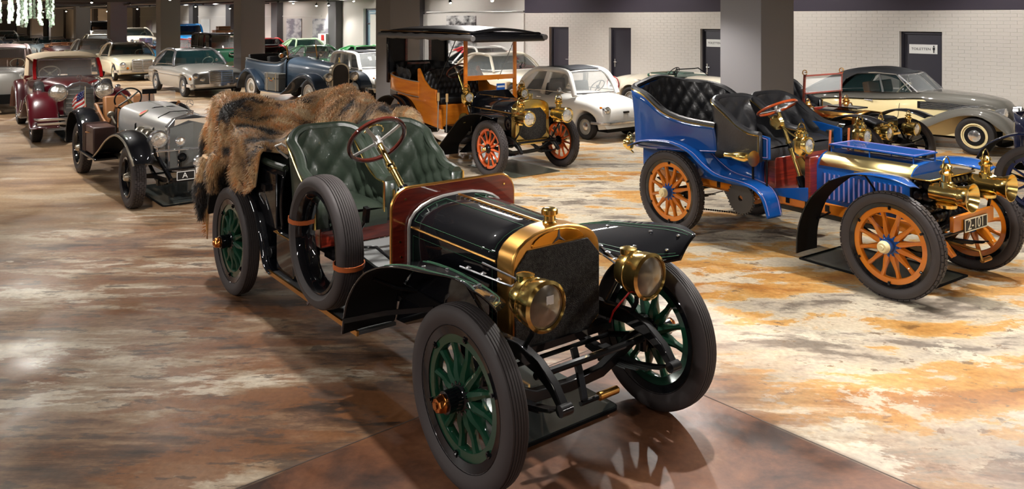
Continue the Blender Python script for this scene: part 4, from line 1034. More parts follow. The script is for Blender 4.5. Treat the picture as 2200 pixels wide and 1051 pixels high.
for y in (-.16, .16): MB().bar([(-.94, y, 1.07), (-.93, y, 1.28)], .03, .008).build('leather_strap', TANL, bon)
louvres(bon, -.88, -.12, 16, .341, .64, .9, BLUE, -1, PURP)
# finned tube radiator
m = MB(); m.b2(-.02, .0, -.36, .36, .5, .99); m.build('radiator_frame', DARK, blue)
for z in (.54, .64, .74, .84, .94):
    for x, yl in ((.05, .38), (.13, .38)):
        pts = []; rr = []
        for k in range(41):
            pts.append((x, -yl+2*yl*k/40, z)); rr.append(.044 if k % 4 != 0 else .026)
        MB().tube(pts, rr, 10).build('cooling_tube', DARK, blue)
MB().b2(.0, .18, -.4, .4, .985, 1.0).build('radiator_top_bar', BRASS, blue, bevel=.004)
m = MB(); m.cyl((.16, -.28, .86), (.16, -.28, .95), .02, 8, r2=.01); m.build('red_cap', REDP, blue)
for s in (-1, 1):
    o, fn, n = fender('rear_wing', BLUE, blue, [(-3.12, .9, s*.5, s*.84, 0), (-2.9, .98, s*.5, s*.84, 0), (-2.5, 1.02, s*.5, s*.84, 0), (-2.2, .96, s*.5, s*.84, 0), (-2.0, .84, s*.5, s*.84, 0), (-1.82, .76, s*.5, s*.83, 0), (-1.55, .73, s*.5, s*.8, 0), (-1.38, .69, s*.5, s*.78, 0), (-1.29, .6, s*.5, s*.76, 0), (-1.24, .42, s*.5, s*.74, 0)], 0, 0, crown=.01)
    m = MB()
    for v in (.12, .88): m.tube([vadd(fn(u, v), (.004, 0, .007)) for u in frange(0, .985, 40)], .004, 4)
    m.build('pinstripe', PURP, o)
    o, fn, n = fender('front_wing', BLACK, blue, [(-.84, .2, s*.52, s*.84, 0), (-.82, .45, s*.52, s*.84, 0), (-.72, .72, s*.5, s*.82, 0), (-.52, .93, s*.46, s*.8, 0)], 0, 0, crown=.008)
    o2, fn2, n = fender('front_wing_blade', BLUE, o, [(-.53, .925, s*.46, s*.8, 0), (-.3, 1.0, s*.46, s*.8, .02), (0, 1.01, s*.5, s*.8, .03), (.2, .96, s*.62, s*.76, .03)], 0, 0, crown=.008)
    m = MB(); m.tube([(-.3, s*.38, .6), (-.3, s*.45, .85), (-.3, s*.6, .99)], .01, 8); m.tube([(-.75, s*.4, .55), (-.78, s*.6, .5)], .01, 8); m.each('wing_stay', DARK, blue)
    m = MB(); m.lathe([(.16, -.01), (.165, 0), (.16, .01), (.03, .012), (.03, -.012)], c=(-1.75, s*.5, .5), n=28, closed=True)
    for k in range(32): a = k*PI/16; m.box((-1.75+math.cos(a)*.168, s*.5, .5+math.sin(a)*.168), (.014, .014, .014), ry=-a)
    m.build('chain_sprocket', mat('sprocket_iron_%d' % s, (70, 68, 66), .5, .5), blue)
    m = MB()
    for k in range(26):
        t = k/26
        for zz in (.66, .34): m.box((-1.75+(BR+1.75)*t, s*.5, zz+(.452+(.2 if zz > .5 else -.2)-zz)*t), (.018, .012, .016))
    o = m.build('drive_chain', DARK, blue, smooth=0); o['kind'] = 'stuff'
    head_lamp(blue, (.5, s*.35, .9), .118, .34, flare=1.2, chimney=.55, post=[(.3, s*.36, .66), (.2, s*.38, .56)])
    vet_lamp(blue, (-1.02, s*.5, 1.16), .085, s=s)
steering(blue, (-1.42, -.34, 1.47), .205, math.radians(62), m=REDWOOD, end=(-1.12, -.3, .66), tube=.014)
m = MB(); m.lathe([(.0, -.03), (.05, -.028), (.075, 0), (.05, .028), (0, .03)], c=(-1.38, -.4, 1.33), ax=(.3, -1, 0), n=20); m.tube([(-1.38, -.38, 1.33), (-1.2, -.42, 1.24), (-1.02, -.46, 1.18)], .01, 8); m.build('brass_gong', BRASS, blue)
h = MB().lathe([(.03, 0), (.032, .1), (.045, .13), (.05, .2), (.05, .28), (.04, .3), (.075, .38), (.08, .385)], c=(-1.75, -.74, .98), ax=(1, -.1, .05), n=20).build('horn', BRASS, blue)
MB().lathe([(0, -.14), (.035, -.12), (.045, -.08), (.03, -.03), (.012, .0)], c=(-1.75, -.74, .98), ax=(1, -.1, .05), n=16).build('horn_bulb', DULL, h)
m = MB()
for x in (-1.55, -1.38): m.tube([(x, -.56, .6), (x, -.56, 1.1), (x-.03, -.56, 1.16)], .012, 8); m.cyl((x-.03, -.6, 1.16), (x-.03, -.52, 1.16), .016, 8)
m.each('hand_lever', DARK, blue)
pl = MB().b2(.36, .37, -.2, .2, .56, .67).build('number_plate', BLK, blue, smooth=0)
text('2-101', .125, CREAM, 'plate_numbers', pl, facing((.3715, 0, .614), (1, 0, 0)))
m = MB(); m.b2(.37, .374, -.2, .2, .662, .67); m.b2(.37, .374, -.2, .2, .56, .568); m.b2(.37, .374, -.2, -.192, .56, .67); m.b2(.37, .374, .192, .2, .56, .67); m.build('plate_border', CREAM, pl, smooth=0)
MB().b2(.32, .355, -.36, .36, .58, .71).build('front_board', ORANGE, blue, bevel=.006)
m = MB(); m.tube([(.1, 0, .4), (.4, 0, .38), (.42, 0, .3)], .012, 8); m.cyl((.42, 0, .3), (.42, .14, .3), .02, 10); m.build('starting_crank', BRASSM, blue)
vet_lamp(blue, (-3.42, -.52, .86), .055, d=(-1, -.3, 0), lens=REDL, nm='tail_lamp')
DRIP = mat('drip_tray_sheet', (120, 124, 112), .25, .5, noise=(3, (70, 72, 60), (1, 1, 1), .15))
t = thing('drip_tray', 'thin metal drip tray on the floor under the front of the blue veteran car', 'tray', BX, BA)
q = MB().b2(-1.1, .1, -.4, .4, .002, .008).build('tray_sheet', DRIP, t, smooth=0)
m = MB(); m.b2(-1.1, .1, -.41, -.4, .002, .02); m.b2(-1.1, .1, .4, .41, .002, .02); m.b2(-1.11, -1.1, -.41, .41, .002, .02); m.b2(.1, .11, -.41, .41, .002, .02); m.build('tray_rim', DULL, t, smooth=0)
# ================================================================== orange wooden limousine with roof
OX = (.22, 12.39); OA = math.radians(-53)
oc = thing('vintage_car', 'black and orange wooden veteran limousine with roof, orange wheels and blue placard 322', 'car', OX, OA)
OR_ = -2.85
for x, y in ((0, -.7), (0, .7), (OR_, -.7), (OR_, .7)):
    spoke_wheel(oc, (x, y, .42), .42, .12, 12, ORANGEW, ORANGEW, BLACK, BRASS, side=-1 if y < 0 else 1, ribs=0, tread=(48, 4), twist=.1, feloe=.04, rimblack=.02, sw=.026, hub_r=.075, hub_l=.08, cap_r=.03)
under(oc, OR_, .7, .42, z=.52, y=.36)
RO2 = [(.33, .52)]+[(.33, .98)]+[(y, z) for y, z in arc(.33, .98, 1.14, 12, .8)][1:-1]+[(-.33, .98), (-.33, .52), (-.22, .44), (.22, .44)]
rad = MB().prism(RO2, 'x', .05, .17).build('radiator', BRASS, oc, bevel=.01)
MB().prism([(.26, .6), (.26, .88), (.15, 1.0), (-.15, 1.0), (-.26, .88), (-.26, .6), (-.15, .52), (.15, .52)], 'x', .15, .178).build('radiator_core', MESH, rad, smooth=0)
MB().lathe([(.03, 0), (.03, .04), (.038, .05), (.035, .08), (0, .082)], c=(.11, 0, 1.14), ax=(0, 0, 1), n=18).build('radiator_cap', BRASS, rad)
h2 = lambda x, g=0: hood_ring(x, .325+(.05-x)*.07+g, .52, .93+(.05-x)*.02, 1.1+(.05-x)*.0+g)
hood = MB().loft([h2(x) for x in frange(.05, -.85, 5)], cap=False, closed=False).build('bonnet', BLACK, oc, smooth=25, solid=.006)
for k in (1, 13, 7): MB().tube([h2(x, .003)[k] for x in frange(.05, -.85, 8)], .009, 6).build('hinge_strip', BRASSM, hood)
MB().bar([h2(-.42, .008)[k] for k in range(1, 14)], .04, .006, side=(1, 0, 0)).build('bonnet_strap', LBLACK, hood)
MB().prism([(.45, .55), (.45, 1.05), (.3, 1.2), (-.3, 1.2), (-.45, 1.05), (-.45, .55)], 'x', -.92, -.86).build('dashboard', BLACK, oc, bevel=.01)
# upright screen of orange wood
for s in (-1, 1):
    MB().b2(-.98, -.93, s*.5-.025, s*.5+.025, .95, 2.12).build('screen_post', ORANGEP, oc, bevel=.004)
for z in (1.05, 1.42): MB().b2(-.975, -.935, -.48, .48, z-.05, z+.03).build('screen_rail', ORANGEP, oc, bevel=.004)
MB().b2(-.956, -.952, -.475, .475, 1.45, 2.08).build('windscreen', GLASS, oc, smooth=0)
pl = MB().b2(-.93, -.92, .1, .27, 1.02, 1.3).build('number_placard', PLATEB, oc, smooth=0)
MB().b2(-.921, -.917, .11, .26, 1.235, 1.265).build('placard_band', WHT, pl, smooth=0)
text('322', .1, WHT, 'placard_number', pl, facing((-.918, .185, 1.15), (1, 0, 0)))

# roof
rf = MB(); rf.grid(lambda u, v: (-3.45+2.9*u, -.66+1.32*v, 2.14+.06*math.sin(PI*v)+.05*math.sin(PI*u)**.6), 16, 12); rf.build('roof', LBLACK, oc, solid=.03)
ro = MB(); pts = [(-.55, -.66), (-.55, .66), (-3.45, .66), (-3.45, -.66)]
ro.tube([(x, y, 2.12) for x, y in ((-.52, -.68), (-.52, .68), (-3.48, .68), (-3.48, -.68), (-.52, -.68))], .04, 8); ro.build('roof_edge', BLACK, oc)
MB().tube([(-.52, -.72, 2.15), (-3.5, -.72, 2.17)], .006, 6).build('brass_bead', BRASSM, oc)
for s in (-1, 1):
    m = MB(); P = [(-3.5+3.1*k/24, s*(.73), 2.08-.006*math.sin(k*1.9)) for k in range(25)]
    m.tube(P, [.05+.005*math.sin(k*2.3) for k in range(25)], 10); m.build('rolled_side_curtain', mat('grey_rolled_canvas_%d' % s, (96, 94, 94), .6), oc)
m = MB(); m.tube([(-.47, -.68, 2.06), (-.47, .74, 2.06)], .05, 12); m.build('rolled_front_curtain', LBLACK, oc)
# rear body: back wall with window
bk = MB(); bk.b2(-3.38, -3.34, -.62, -.26, 1.25, 2.13); bk.b2(-3.38, -3.34, .26, .62, 1.25, 2.13); bk.b2(-3.38, -3.34, -.26, .26, 1.25, 1.55); bk.b2(-3.38, -3.34, -.26, .26, 2.02, 2.13); bk.build('back_panel', LBLACK, oc, smooth=0)
fr = MB(); fr.b2(-3.34, -3.31, -.28, -.24, 1.52, 2.05); fr.b2(-3.34, -3.31, .24, .28, 1.52, 2.05); fr.b2(-3.34, -3.31, -.28, .28, 1.52, 1.56); fr.b2(-3.34, -3.31, -.28, .28, 2.01, 2.05); fr.build('window_frame', MAHOG, oc, smooth=0)
MB().b2(-3.362, -3.358, -.25, .25, 1.55, 2.02).build('back_window', GLASS, oc, smooth=0)
for s in (-1, 1):
    MB().b2(-3.36, -3.3, s*.64-.02, s*.64+.02, 1.2, 2.12).build('roof_post', BLACK, oc, bevel=.004)
    MB().cyl((-1.6, s*.62, 1.3), (-1.05, s*.6, 2.1), .008, 6).build('roof_strut', BLACK, oc)
MB().tube([(-2.6, -.3, 2.1), (-2.6, -.3, 1.4)], .004, 6).build('hanging_cord', BLK, oc)
ctrl = [(-2.2, .64, 1.02, 1.28), (-2.6, .67, 1.04, 1.3), (-3.0, .68, 1.08, 1.34), (-3.28, .6, 1.1, 1.38), (-3.4, .3, 1.1, 1.42), (-3.42, 0, 1.1, 1.42), (-3.4, -.3, 1.1, 1.42), (-3.28, -.6, 1.1, 1.38), (-3.0, -.68, 1.08, 1.34), (-2.6, -.67, 1.04, 1.3), (-2.2, -.64, 1.02, 1.28)]
tub, top, bot = tubwall('rear_tub', ORANGEP, oc, ctrl, rows=5, solid=.02)
for q in (top, bot): MB().tube(q, .012, 6).build('silver_bead', STEEL, tub)
tubwall('lower_body', ORANGEP, oc, [(x+(.15 if x < -3 else 0), y*.86, .58, zb) for x, y, zb, zt in ctrl], rows=4, solid=.02)
tubwall('rear_upholstery', LBLACK, oc, [(x+(.08 if x < -3.1 else 0), y*.9, 1.1, zt+.17) for x, y, zb, zt in ctrl[1:-1]], rows=10, tuft=(12, 2, .035), n=10)
MB().b2(-3.3, -2.7, -.5, .5, .95, 1.12).build('rear_cushion', LBLACK, oc, bevel=.03)
for s in (-1, 1):
    MB().prism([(-2.24, .98), (-1.62, .84), (-1.66, 1.18), (-1.86, 1.2), (-2.05, 1.32), (-2.22, 1.52), (-2.26, 1.5)], 'y', s*.6, s*.64).build('seat_side_panel', ORANGEP, oc, bevel=.006)
    MB().prism([(-2.2, .58), (-1.56, .52), (-1.62, .84), (-2.2, .98)], 'y', s*.54, s*.58).build('lower_side_panel', ORANGEP, oc, bevel=.006)
st = MB().grid(lambda u, v: (-2.14-.05*v+.03*tuftd(u, v, 12, 2.5), -.56+1.12*u, 1.0+.52*v-.1*(abs(2*u-1))**4), 60, 20).build('front_seat', LBLACK, oc, smooth=60, solid=.05)
MB().b2(-2.1, -1.66, -.54, .54, .92, 1.06).build('cushion', LBLACK, st, bevel=.04)
MB().b2(-2.1, -1.66, -.52, .52, .55, .92).build('seat_box', ORANGEP, st, bevel=.01)
MB().b2(-1.66, -.9, -.45, .45, .56, .58).build('footboard', DARK, oc, smooth=0)
steering(oc, (-1.5, -.3, 1.5), .19, math.radians(50), end=(-1.1, -.28, .8), tube=.014)
m = MB()
for x, y in ((-1.62, -.62), (-1.38, -.6)): m.tube([(x, y, .5), (x+.02, y, 1.0)], .01, 8)
m.each('lever_rod', STEEL, oc)
m = MB()
for x, y in ((-1.6, -.62), (-1.36, -.6)): m.cyl((x, y, 1.0), (x, y, 1.14), .022, 10)
m.each('lever_grip', mat('pale_wood_grip', (196, 160, 108), .5), oc)
for s in (-1, 1):
    head_lamp(oc, (.56, s*.37, .9), .115, .34, flare=1.2 if 0 else 1.0, chimney=.6, post=[(.3, s*.36, .66), (.2, s*.37, .54)])
    vet_lamp(oc, (-.84, s*.56, 1.12), .085, s=s)
    fender('front_wing', BLACK, oc, [(-1.3, .14, s*.42, s*.82, 0), (-1.26, .3, s*.42, s*.82, 0), (-1.1, .44, s*.42, s*.82, 0), (-.85, .66, s*.42, s*.82, 0), (-.6, .84, s*.42, s*.82, 0), (-.3, .92, s*.44, s*.82, 0), (0, .93, s*.46, s*.82, 0), (.2, .9, s*.5, s*.8, 0)], 0, 0, crown=.012)
    fender('rear_wing', BLACK, oc, [(-3.5, .75), (-3.3, .92), (-2.95, 1.0), (-2.6, .93), (-2.35, .72), (-2.1, .45), (-1.9, .34), (-1.7, .3)], s*.5, s*.84, crown=.012)
    MB().prism([(-1.28, .16), (-.8, .5), (-.6, .84), (-.3, .9), (-.45, .5), (-.9, .2)], 'y', s*.40, s*.415).build('wing_valance', BLACK, oc, smooth=0)
    MB().b2(-1.95, -1.3, s*.46, s*.8, .26, .29).build('step_plate', mat('step_wood_%d' % s, (170, 140, 90), .6), oc, bevel=.004)
MB().lathe([(.02, 0), (.03, .08), (.07, .16), (.085, .18), (.075, .17)], c=(-.95, -.62, .78), ax=(1, -.2, .1), n=20).build('horn', BRASS, oc)
t = thing('drip_tray', 'thin drip tray on the floor under the front of the orange wooden limousine', 'tray', OX, OA)
MB().b2(-.9, .35, -.5, .4, .002, .012).build('tray_sheet', DRIP, t, bevel=.003)
# ================================================================== closed-bodied cars
def strip_on(p, name, m, pts, w=.03, t=.012, side=(0, 1, 0)):
    return MB().bar(pts, w, t, side=side).build(name, m, p)
def seatrow(p, x, y0, y1, z0, z1, m, nm='seat', h=.5):
    s = MB(); s.box((x+.22, (y0+y1)/2, z0+.06), (.5, y1-y0, .14)); s.box((x-.05, (y0+y1)/2, (z0+z1)/2+.05), (.14, y1-y0, z1-z0), ry=-.2)
    return s.build(nm, m, p, bevel=.03)
def wing3(p, name, m, path, yi, yo, depth, edge=None, p_=.75, n=26, crown=.1):
    """solid streamlined wing: path of (x, top z, lower z); depth unused below lower z"""
    xs = frange(path[0][0], path[-1][0], n); zt = [(a, b) for a, b, c in path]; zb = [(a, c) for a, b, c in path]
    g = shell(xs, lambda x: slerp(zt, x), lambda x: min(slerp(zb, x), slerp(zt, x)-.02), lambda x: min(yi, yo), lambda x: max(yi, yo), crown=crown, p=p_)
    return g.build(name, m, p, smooth=50)
def modern(name, label, xy, ang, S, cat='car', group=None):
    g = S.get; t = thing(name, label, cat, xy, math.radians(ang), group, z=g('z', 0))
    P = S['paint']; r = g('r', .31); wb = g('wb', 2.6); w = g('w', .82); prof = S['prof']; plan = S['plan']; gl = g('glass', GLASSD)
    xf, xr = prof[-1][0], prof[0][0]; z0 = g('z0', .2); R = r+g('gap', .05)
    xs = sorted(set([round(v, 4) for v in frange(xr, xf, 84)]))
    def zb(x):
        b = z0+max(0, (x-xf+.35))*.15
        for xw in g('arches', (0, -wb)):
            d = abs(x-xw)
            if d < R: b = max(b, r+math.sqrt(R*R-d*d)*.97)
        return min(b, slerp(prof, x)-.06)
    hw = lambda x: slerp(plan, x)*w
    body = shell(xs, lambda x: slerp(prof, x), zb, lambda x: -hw(x), hw, crown=g('crown', .17), p=g('p', .62), lean=g('lean', .1)).build('body', P, t, smooth=50)
    # wheels
    for x in (0, -wb):
        for s in (-1, 1): disc_wheel(t, (x, s*(w-.1), r), r, g('tw', .17), s, g('disc', P), g('cap', CHROME), rim=g('rim', .6), wires=g('wires', 0))
    MB().b2(-wb-.4, .45, -w+.22, w-.22, z0-.03, z0+.2).build('underbody', DULL, t, smooth=0)
    zbelt = lambda x: slerp(prof, x)
    x1, x2, x3, x4 = S['cab']; zr = S['roof']; wt_ = g('wt', .62); c = g('belt', -.05)
    wbz = hw((x1+x4)/2)-.06; Z1 = zbelt(x1)+.0; Z4 = zbelt(x4)+g('rb', 0.0)
    sw = [(x1+.02*0, 0)]
    if not g('open'):
        cab = MB(); rn = g('rc', .05); rails = {}
        cab.grid(lambda u, v: (x3+(x2-x3)*u, wt_*1.04*(2*v-1), zr-.05*(abs(2*v-1))**3+rn*math.sin(PI*u)*.8-.01), 12, 12)
        tp = g('post', .03)
        rm = g('roofm', P)
        ex = .02
        for s in (-1, 1):
            rail = catmull([(x1, s*wbz, Z1-.04), (x1*.5+x2*.5+.03, s*(wbz*.5+wt_*.5+.015), Z1*.5+zr*.5+.015), (x2, s*(wt_+.005), zr-.025), ((x2+x3)/2, s*(wt_+.02), zr+rn*.25), (x3, s*(wt_+.005), zr-.025), (x3*.5+x4*.5-.03, s*(wbz*.5+wt_*.5+.015), Z4*.5+zr*.5+.02), (x4, s*wbz*.97, Z4-.06)], 5)
            rails[s] = rail; cab.tube(rail, tp*1.05, 8)
            for f in g('bp', (.5,)):
                xb = x2+(x3-x2)*f; xbb = x1+(x4-x1)*(f*.8+.1); cab.bar([(xbb, s*(wbz), zbelt(xbb)-.06), (xb, s*wt_, zr)], tp*1.2, tp*2)
            # rear quarter
            q = g('cp', .3); xq = x4+(x3-x4)*(1-q)*0+q*0; a3 = (x3+q, s*(wt_), zr-.01); a4 = (x4+q+.12, s*wbz, zbelt(x4+q)-.06)
            qp = [a3]+rail[20:]+[a4]; cab.add(qp, [tuple(range(len(qp)))])
        # rear deck panel with window
        RW = lambda u, v, o=0: (x3+(x4-x3)*u-.06*math.sin(PI*u)*0-o-.05*(1-(2*v-1)**2)+.06*0, (wt_+(wbz*.95-wt_)*u)*(2*v-1), zr-.01+(Z4-.05-zr)*u+.04*math.sin(PI*u)+o*.5)
        cabo = cab.build('cabin', rm, t, solid=.02, smooth=45)
        rf = g('rwin', .8)
        MB().grid(lambda u, v: RW(u, v), 6, 10).build('rear_panel', rm, cabo, solid=.01)
        MB().grid(lambda u, v: RW(.12+.62*u, .5+(v-.5)*rf, .012), 5, 10).build('rear_window', gl, cabo, solid=.004)
        for s in (-1, 1):
            wp = [(a, b-s*.012, c_) for a, b, c_ in rails[s][:20]]+[(x3+g('cp', .3)*.9, s*(wt_-.01), zr-.02), (x4+g('cp', .3)+.1, s*(wbz-.012), zbelt(x4+.3)-.05)]
            MB().add(wp, [tuple(range(len(wp)))]).build('side_window', gl, cabo, smooth=0)
            e = MB(); e.tube([(x1-.0, s*(wbz+.018), Z1+.012), ((x1+x4)/2, s*(wbz+.025), zbelt((x1+x4)/2)+.012), (x4+.2, s*(wbz+.015), zbelt(x4+.2)+.01)], .009, 6); e.build('window_trim', CHROME, cabo)
        parent = cabo
    else:
        parent = body
    zt_ws = zr-.03 if not g('open') else g('wsz', zr); bw = wbz if not g('open') else wbz
    WS = lambda u, v, o=0: (x1+(x2-x1)*u+.1*(1-(2*v-1)**2)*(1-.5*u)+o, (bw+(wt_-bw)*u)*(2*v-1)*.985, Z1-.04+(zt_ws-Z1+.04)*u)
    ws = MB().grid(lambda u, v: WS(u, v), 5, 12).build('windscreen', g('wglass', gl), parent)
    fr = MB(); fr.tube([WS(u, 0) for u in frange(0, 1, 5)]+[WS(1, v) for v in frange(0, 1, 10)]+[WS(u, 1) for u in frange(1, 0, 5)]+[WS(.08, v) for v in frange(1, 0, 10)], g('frm', .014), 6); fr.build('windscreen_frame', g('framem', CHROME), ws)
    im = g('inner', LBLACK)
    zl = zbelt((x1+x4)/2)
    MB().b2(x4+.15, x1-.1, -wbz*.9, wbz*.9, .3, zl-.25).build('cabin_floor', DULL, t, smooth=0) if not g('open') else None
    top = g('seat_top', 0)+zl+(.12 if not g('open') else .1)
    for s in (-1, 1): seatrow(t, x1-.85, s*.36-.22 if s > 0 else -.58, .58 if s > 0 else -.14, zl-.35 if not g('open') else zl-.08, top, im)
    if not g('no_rear'): seatrow(t, max(x4+.35, x1-1.65), -.55, .55, zl-.3 if not g('open') else zl-.06, top, im, 'rear_seat')
    steering(t, (x1-.35, g('drv', .36), zl+.08), .17, .7, m=g('swm', BLK), ms=BLK, tube=.01, spokes=2)
    if g('open'):
        m = MB(); m.prism([(x, y) for x, y in ((x1-.06, -bw*.93), (x4+.1, -bw*.93), (x4-.02, -bw*.7), (x4-.02, bw*.7), (x4+.1, bw*.93), (x1-.06, bw*.93))], 'z', zl-.12, zl+.012); m.build('cockpit', im, t, smooth=0)
        MB().tube([(x1-.06, -bw*.95, zl+.012), (x4+.1, -bw*.95, zl+.02), (x4-.04, -bw*.7, zl+.04), (x4-.04, bw*.7, zl+.04), (x4+.1, bw*.95, zl+.02), (x1-.06, bw*.95, zl+.012)], .03, 8).build('cockpit_roll', g('roll', im), t)
    # front details
    for x, y, z, rr in g('lamps', [(xf-.08, .6, .62, .09)]):
        for s in (-1, 1):
            h = MB().lathe([(rr*.9, -.12), (rr, -.03), (rr*1.08, 0), (rr*.92, .015)], c=(x, s*y, z), ax=(1, 0, .05), n=20).build('headlamp', g('lampm', CHROME), t)
            MB().lathe([(rr*.92, .0), (rr*.5, .03), (0, .04)], c=(x, s*y, z), ax=(1, 0, .05), n=18).build('lens', LENS, h)
    if g('grille'):
        gw, gz0, gz1, nb, gx = S['grille']; q = MB(); q.prism(rrect(gw*2, gz1-gz0, g('gr', .05), cy=(gz0+gz1)/2), 'x', gx-.1, gx); go = q.build('grille', g('gfm', CHROME), t, bevel=.01)
        MB().prism(rrect(gw*2-.05, gz1-gz0-.05, g('gr', .05)*.8, cy=(gz0+gz1)/2), 'x', gx-.02, gx+.003).build('grille_opening', g('gop', DULL), go, smooth=0)
        e = MB()
        if nb > 0:
            for k in range(nb): z = gz0+.04+(gz1-gz0-.08)*k/(nb-1); e.b2(gx, gx+.014, -gw+.03, gw-.03, z-.009, z+.009)
        e.b2(gx, gx+.018, -.012, .012, gz0+.02, gz1-.02)
        if nb < 0:
            for k in range(-nb): y = -gw+.04+(2*gw-.08)*k/(-nb-1); e.b2(gx, gx+.014, y-.006, y+.006, gz0+.03, gz1-.03)
        e = e.build('grille_bars', g('gbm', CHROME), go, smooth=0); e['kind'] = 'stuff'
    if g('bumper'):
        z, th = S['bumper']; ww = hw(xf-.15)+.05
        for nm, X, sg in (('bumper', xf+.05, 1), ('rear_bumper', xr-.05, -1)):
            q = MB(); q.bar([(X-sg*.35, -w-.02, z), (X-sg*.12, -w*.97, z), (X-sg*.03, -w*.75, z), (X, 0, z), (X-sg*.03, w*.75, z), (X-sg*.12, w*.97, z), (X-sg*.35, w+.02, z)], .03, th, side=(1, 0, 0)); q.build(nm, CHROME, t, bevel=.01)
    for x, y, z, rr, m in g('dots', []):
        for s in (-1, 1): MB().lathe([(rr, -.03), (rr, .0), (rr*.6, .02), (0, .024)], c=(x, s*y, z), ax=(1, 0, 0), n=12).build('indicator', m, t)
    for s in (-1, 1):
        xh = x1-1.05; MB().box((xh, s*(hw(xh)+.006), zl-.13), (.14, .02, .022)).build('door_handle', CHROME, t, bevel=.004)
    if g('plate'): 
        pl = MB().b2(xf+.07, xf+.08, -.24, .24, g('pz', .36), g('pz', .36)+.1).build('number_plate', g('platem', WHT), t, smooth=0)
    if g('rack'):
        m = MB()
        for y in (-.4, .4): m.tube([(x3+.1, y, zr+.1), (x2-.1, y, zr+.1)], .012, 6)
        for x in frange(x3+.15, x2-.15, 3): m.cyl((x, -.45, zr+.1), (x, .45, zr+.1), .01, 6)
        for x in (x3+.2, x2-.2):
            for y in (-.4, .4): m.cyl((x, y, zr-.01), (x, y, zr+.1), .01, 6)
        m.build('roof_rack', CHROME, t)
    return t, body
FULL = [(-4.6, .8), (-4.3, .95), (-3, 1), (-.5, 1), (.4, .97), (.75, .88)]
# --- small white saloon in the middle -----------------------------------------------
S5 = dict(paint=WHITE, r=.255, wb=1.84, w=.66, tw=.14, z0=.2, crown=.25, p=.7, disc=SILVERD, rim=.6,
    prof=[(-2.45, .45), (-2.4, .7), (-2.15, .84), (-1.5, .87), (-.6, .88), (-.3, .87), (.05, .83), (.3, .76), (.44, .66), (.51, .52), (.53, .36)],
    plan=[(-2.45, .8), (-2.1, .93), (-1.5, .99), (-.4, .99), (0, .97), (.35, .92), (.53, .82)],
    cab=(-.34, -.66, -1.7, -2.28), roof=1.31, wt=.5, rc=.04, post=.045, cp=.16, bp=(.52,), glass=GLASS, inner=mat('grey_vinyl', (70, 70, 72), .6), lamps=[(.47, .46, .6, .075)], dots=[(.42, .58, .66, .022, AMBER)], bumper=(.36, .05), lampm=CHROME, swm=BLK, rwin=.7)
f5, b5 = modern('small_car', 'small white two-door car with black roll-back roof near the white brick wall', (1.93, 15.92), -53, S5)
MB().grid(lambda u, v: (-1.65+.95*u, -.4+.8*v, 1.325+.05*math.sin(PI*(.05+.9*u))+.0), 8, 6).build('fabric_roof', CANVAS, f5, solid=.02)
MB().tube([(.2, y, .73-.0*abs(y)) for y in frange(-.5, .5, 8)], .006, 6).build('bonnet_seam', DULL, f5)
m = MB(); m.box((.515, 0, .55), (.03, .14, .035)); m.build('nose_badge', BLK, f5)
m = MB(); m.cyl((-.55, -.66, .88), (-.6, -.76, .93), .01, 6); m.lathe([(.05, 0), (.045, .02), (0, .03)], c=(-.6, -.78, .95), ax=(1, 0, 0), n=14); m.build('wing_mirror', CHROME, f5)
# --- white estate of the same kind behind the pillar ----------------------------------
SE = dict(S5); SE.update(cab=(-.42, -.88, -2.35, -2.55), prof=[(-2.75, .5), (-2.7, .8), (-2.5, .9), (-1.5, .9), (-.6, .9), (-.3, .87), (.1, .78), (.38, .66), (.5, .48), (.52, .36)], plan=[(-2.75, .85), (-2.3, .97), (-1.5, .99), (-.4, .99), (0, .95), (.35, .88), (.52, .74)], roof=1.33, wt=.5, bp=(.3, .66), wb=1.94, glass=GLASS)
e5, _ = modern('small_car', 'small white estate car with long dark roof strip beside a grey pillar', (-3.75, 23.4), -53, SE)
MB().b2(-2.1, -.95, -.36, .36, 1.36, 1.385).build('fabric_roof', CANVAS, e5, bevel=.01)
# --- silver coupe, cream coupe --------------------------------------------------------
S2 = dict(paint=SILVERD, r=.32, wb=2.75, w=.88, z0=.24, crown=.2, disc=STEEL, cap=CHROME, rim=.58,
    prof=[(-4.05, .5), (-4.0, .72), (-3.7, .84), (-2.6, .9), (-1.2, .94), (-.9, .94), (0, .88), (.55, .8), (.78, .7), (.83, .4)],
    plan=[(-4.05, .82), (-3.6, .95), (-2.6, 1), (-.4, 1), (.4, .97), (.83, .9)], cab=(-.95, -1.5, -2.5, -3.15), roof=1.37, wt=.6, glass=GLASSD, inner=LTAN,
    lamps=[(.8, .72, .66, .09), (.8, .52, .56, .07)], grille=(.36, .42, .82, 6, .9), gop=NICKEL, bumper=(.38, .1), dots=[(.66, .83, .58, .04, AMBER)], bp=(), roofm=mat('grey_roof_paint', (84, 84, 86), .35, .4, 1), cp=.25, swm=CREAM)
mc, mb_ = modern('coupe', 'silver two-door saloon with dark grey roof and upright chrome grille', (-9.31, 24.47), -50, S2)
MB().tube([(-4.0, -.885, .62), (-2, -.905, .62), (.3, -.89, .62)], .009, 6).build('side_trim', CHROME, mc)
S3 = dict(S2); S3.update(paint=CREAM, disc=CREAM, roofm=mat('beige_roof_paint', (178, 168, 146), .35, 0, 1), lamps=[(.8, .66, .62, .1)], dots=[(.84, .5, .5, .045, AMBER)], inner=LTAN)
modern('coupe', 'cream two-door saloon with beige roof and round amber lamps, behind the burgundy cabriolet', (-14.52, 30.66), -53, S3)
S4 = dict(S2); S4.update(paint=GOLDP, roofm=SILVERD, glass=GLASS, inner=LTAN, lamps=[(.8, .66, .62, .1)], dots=[])
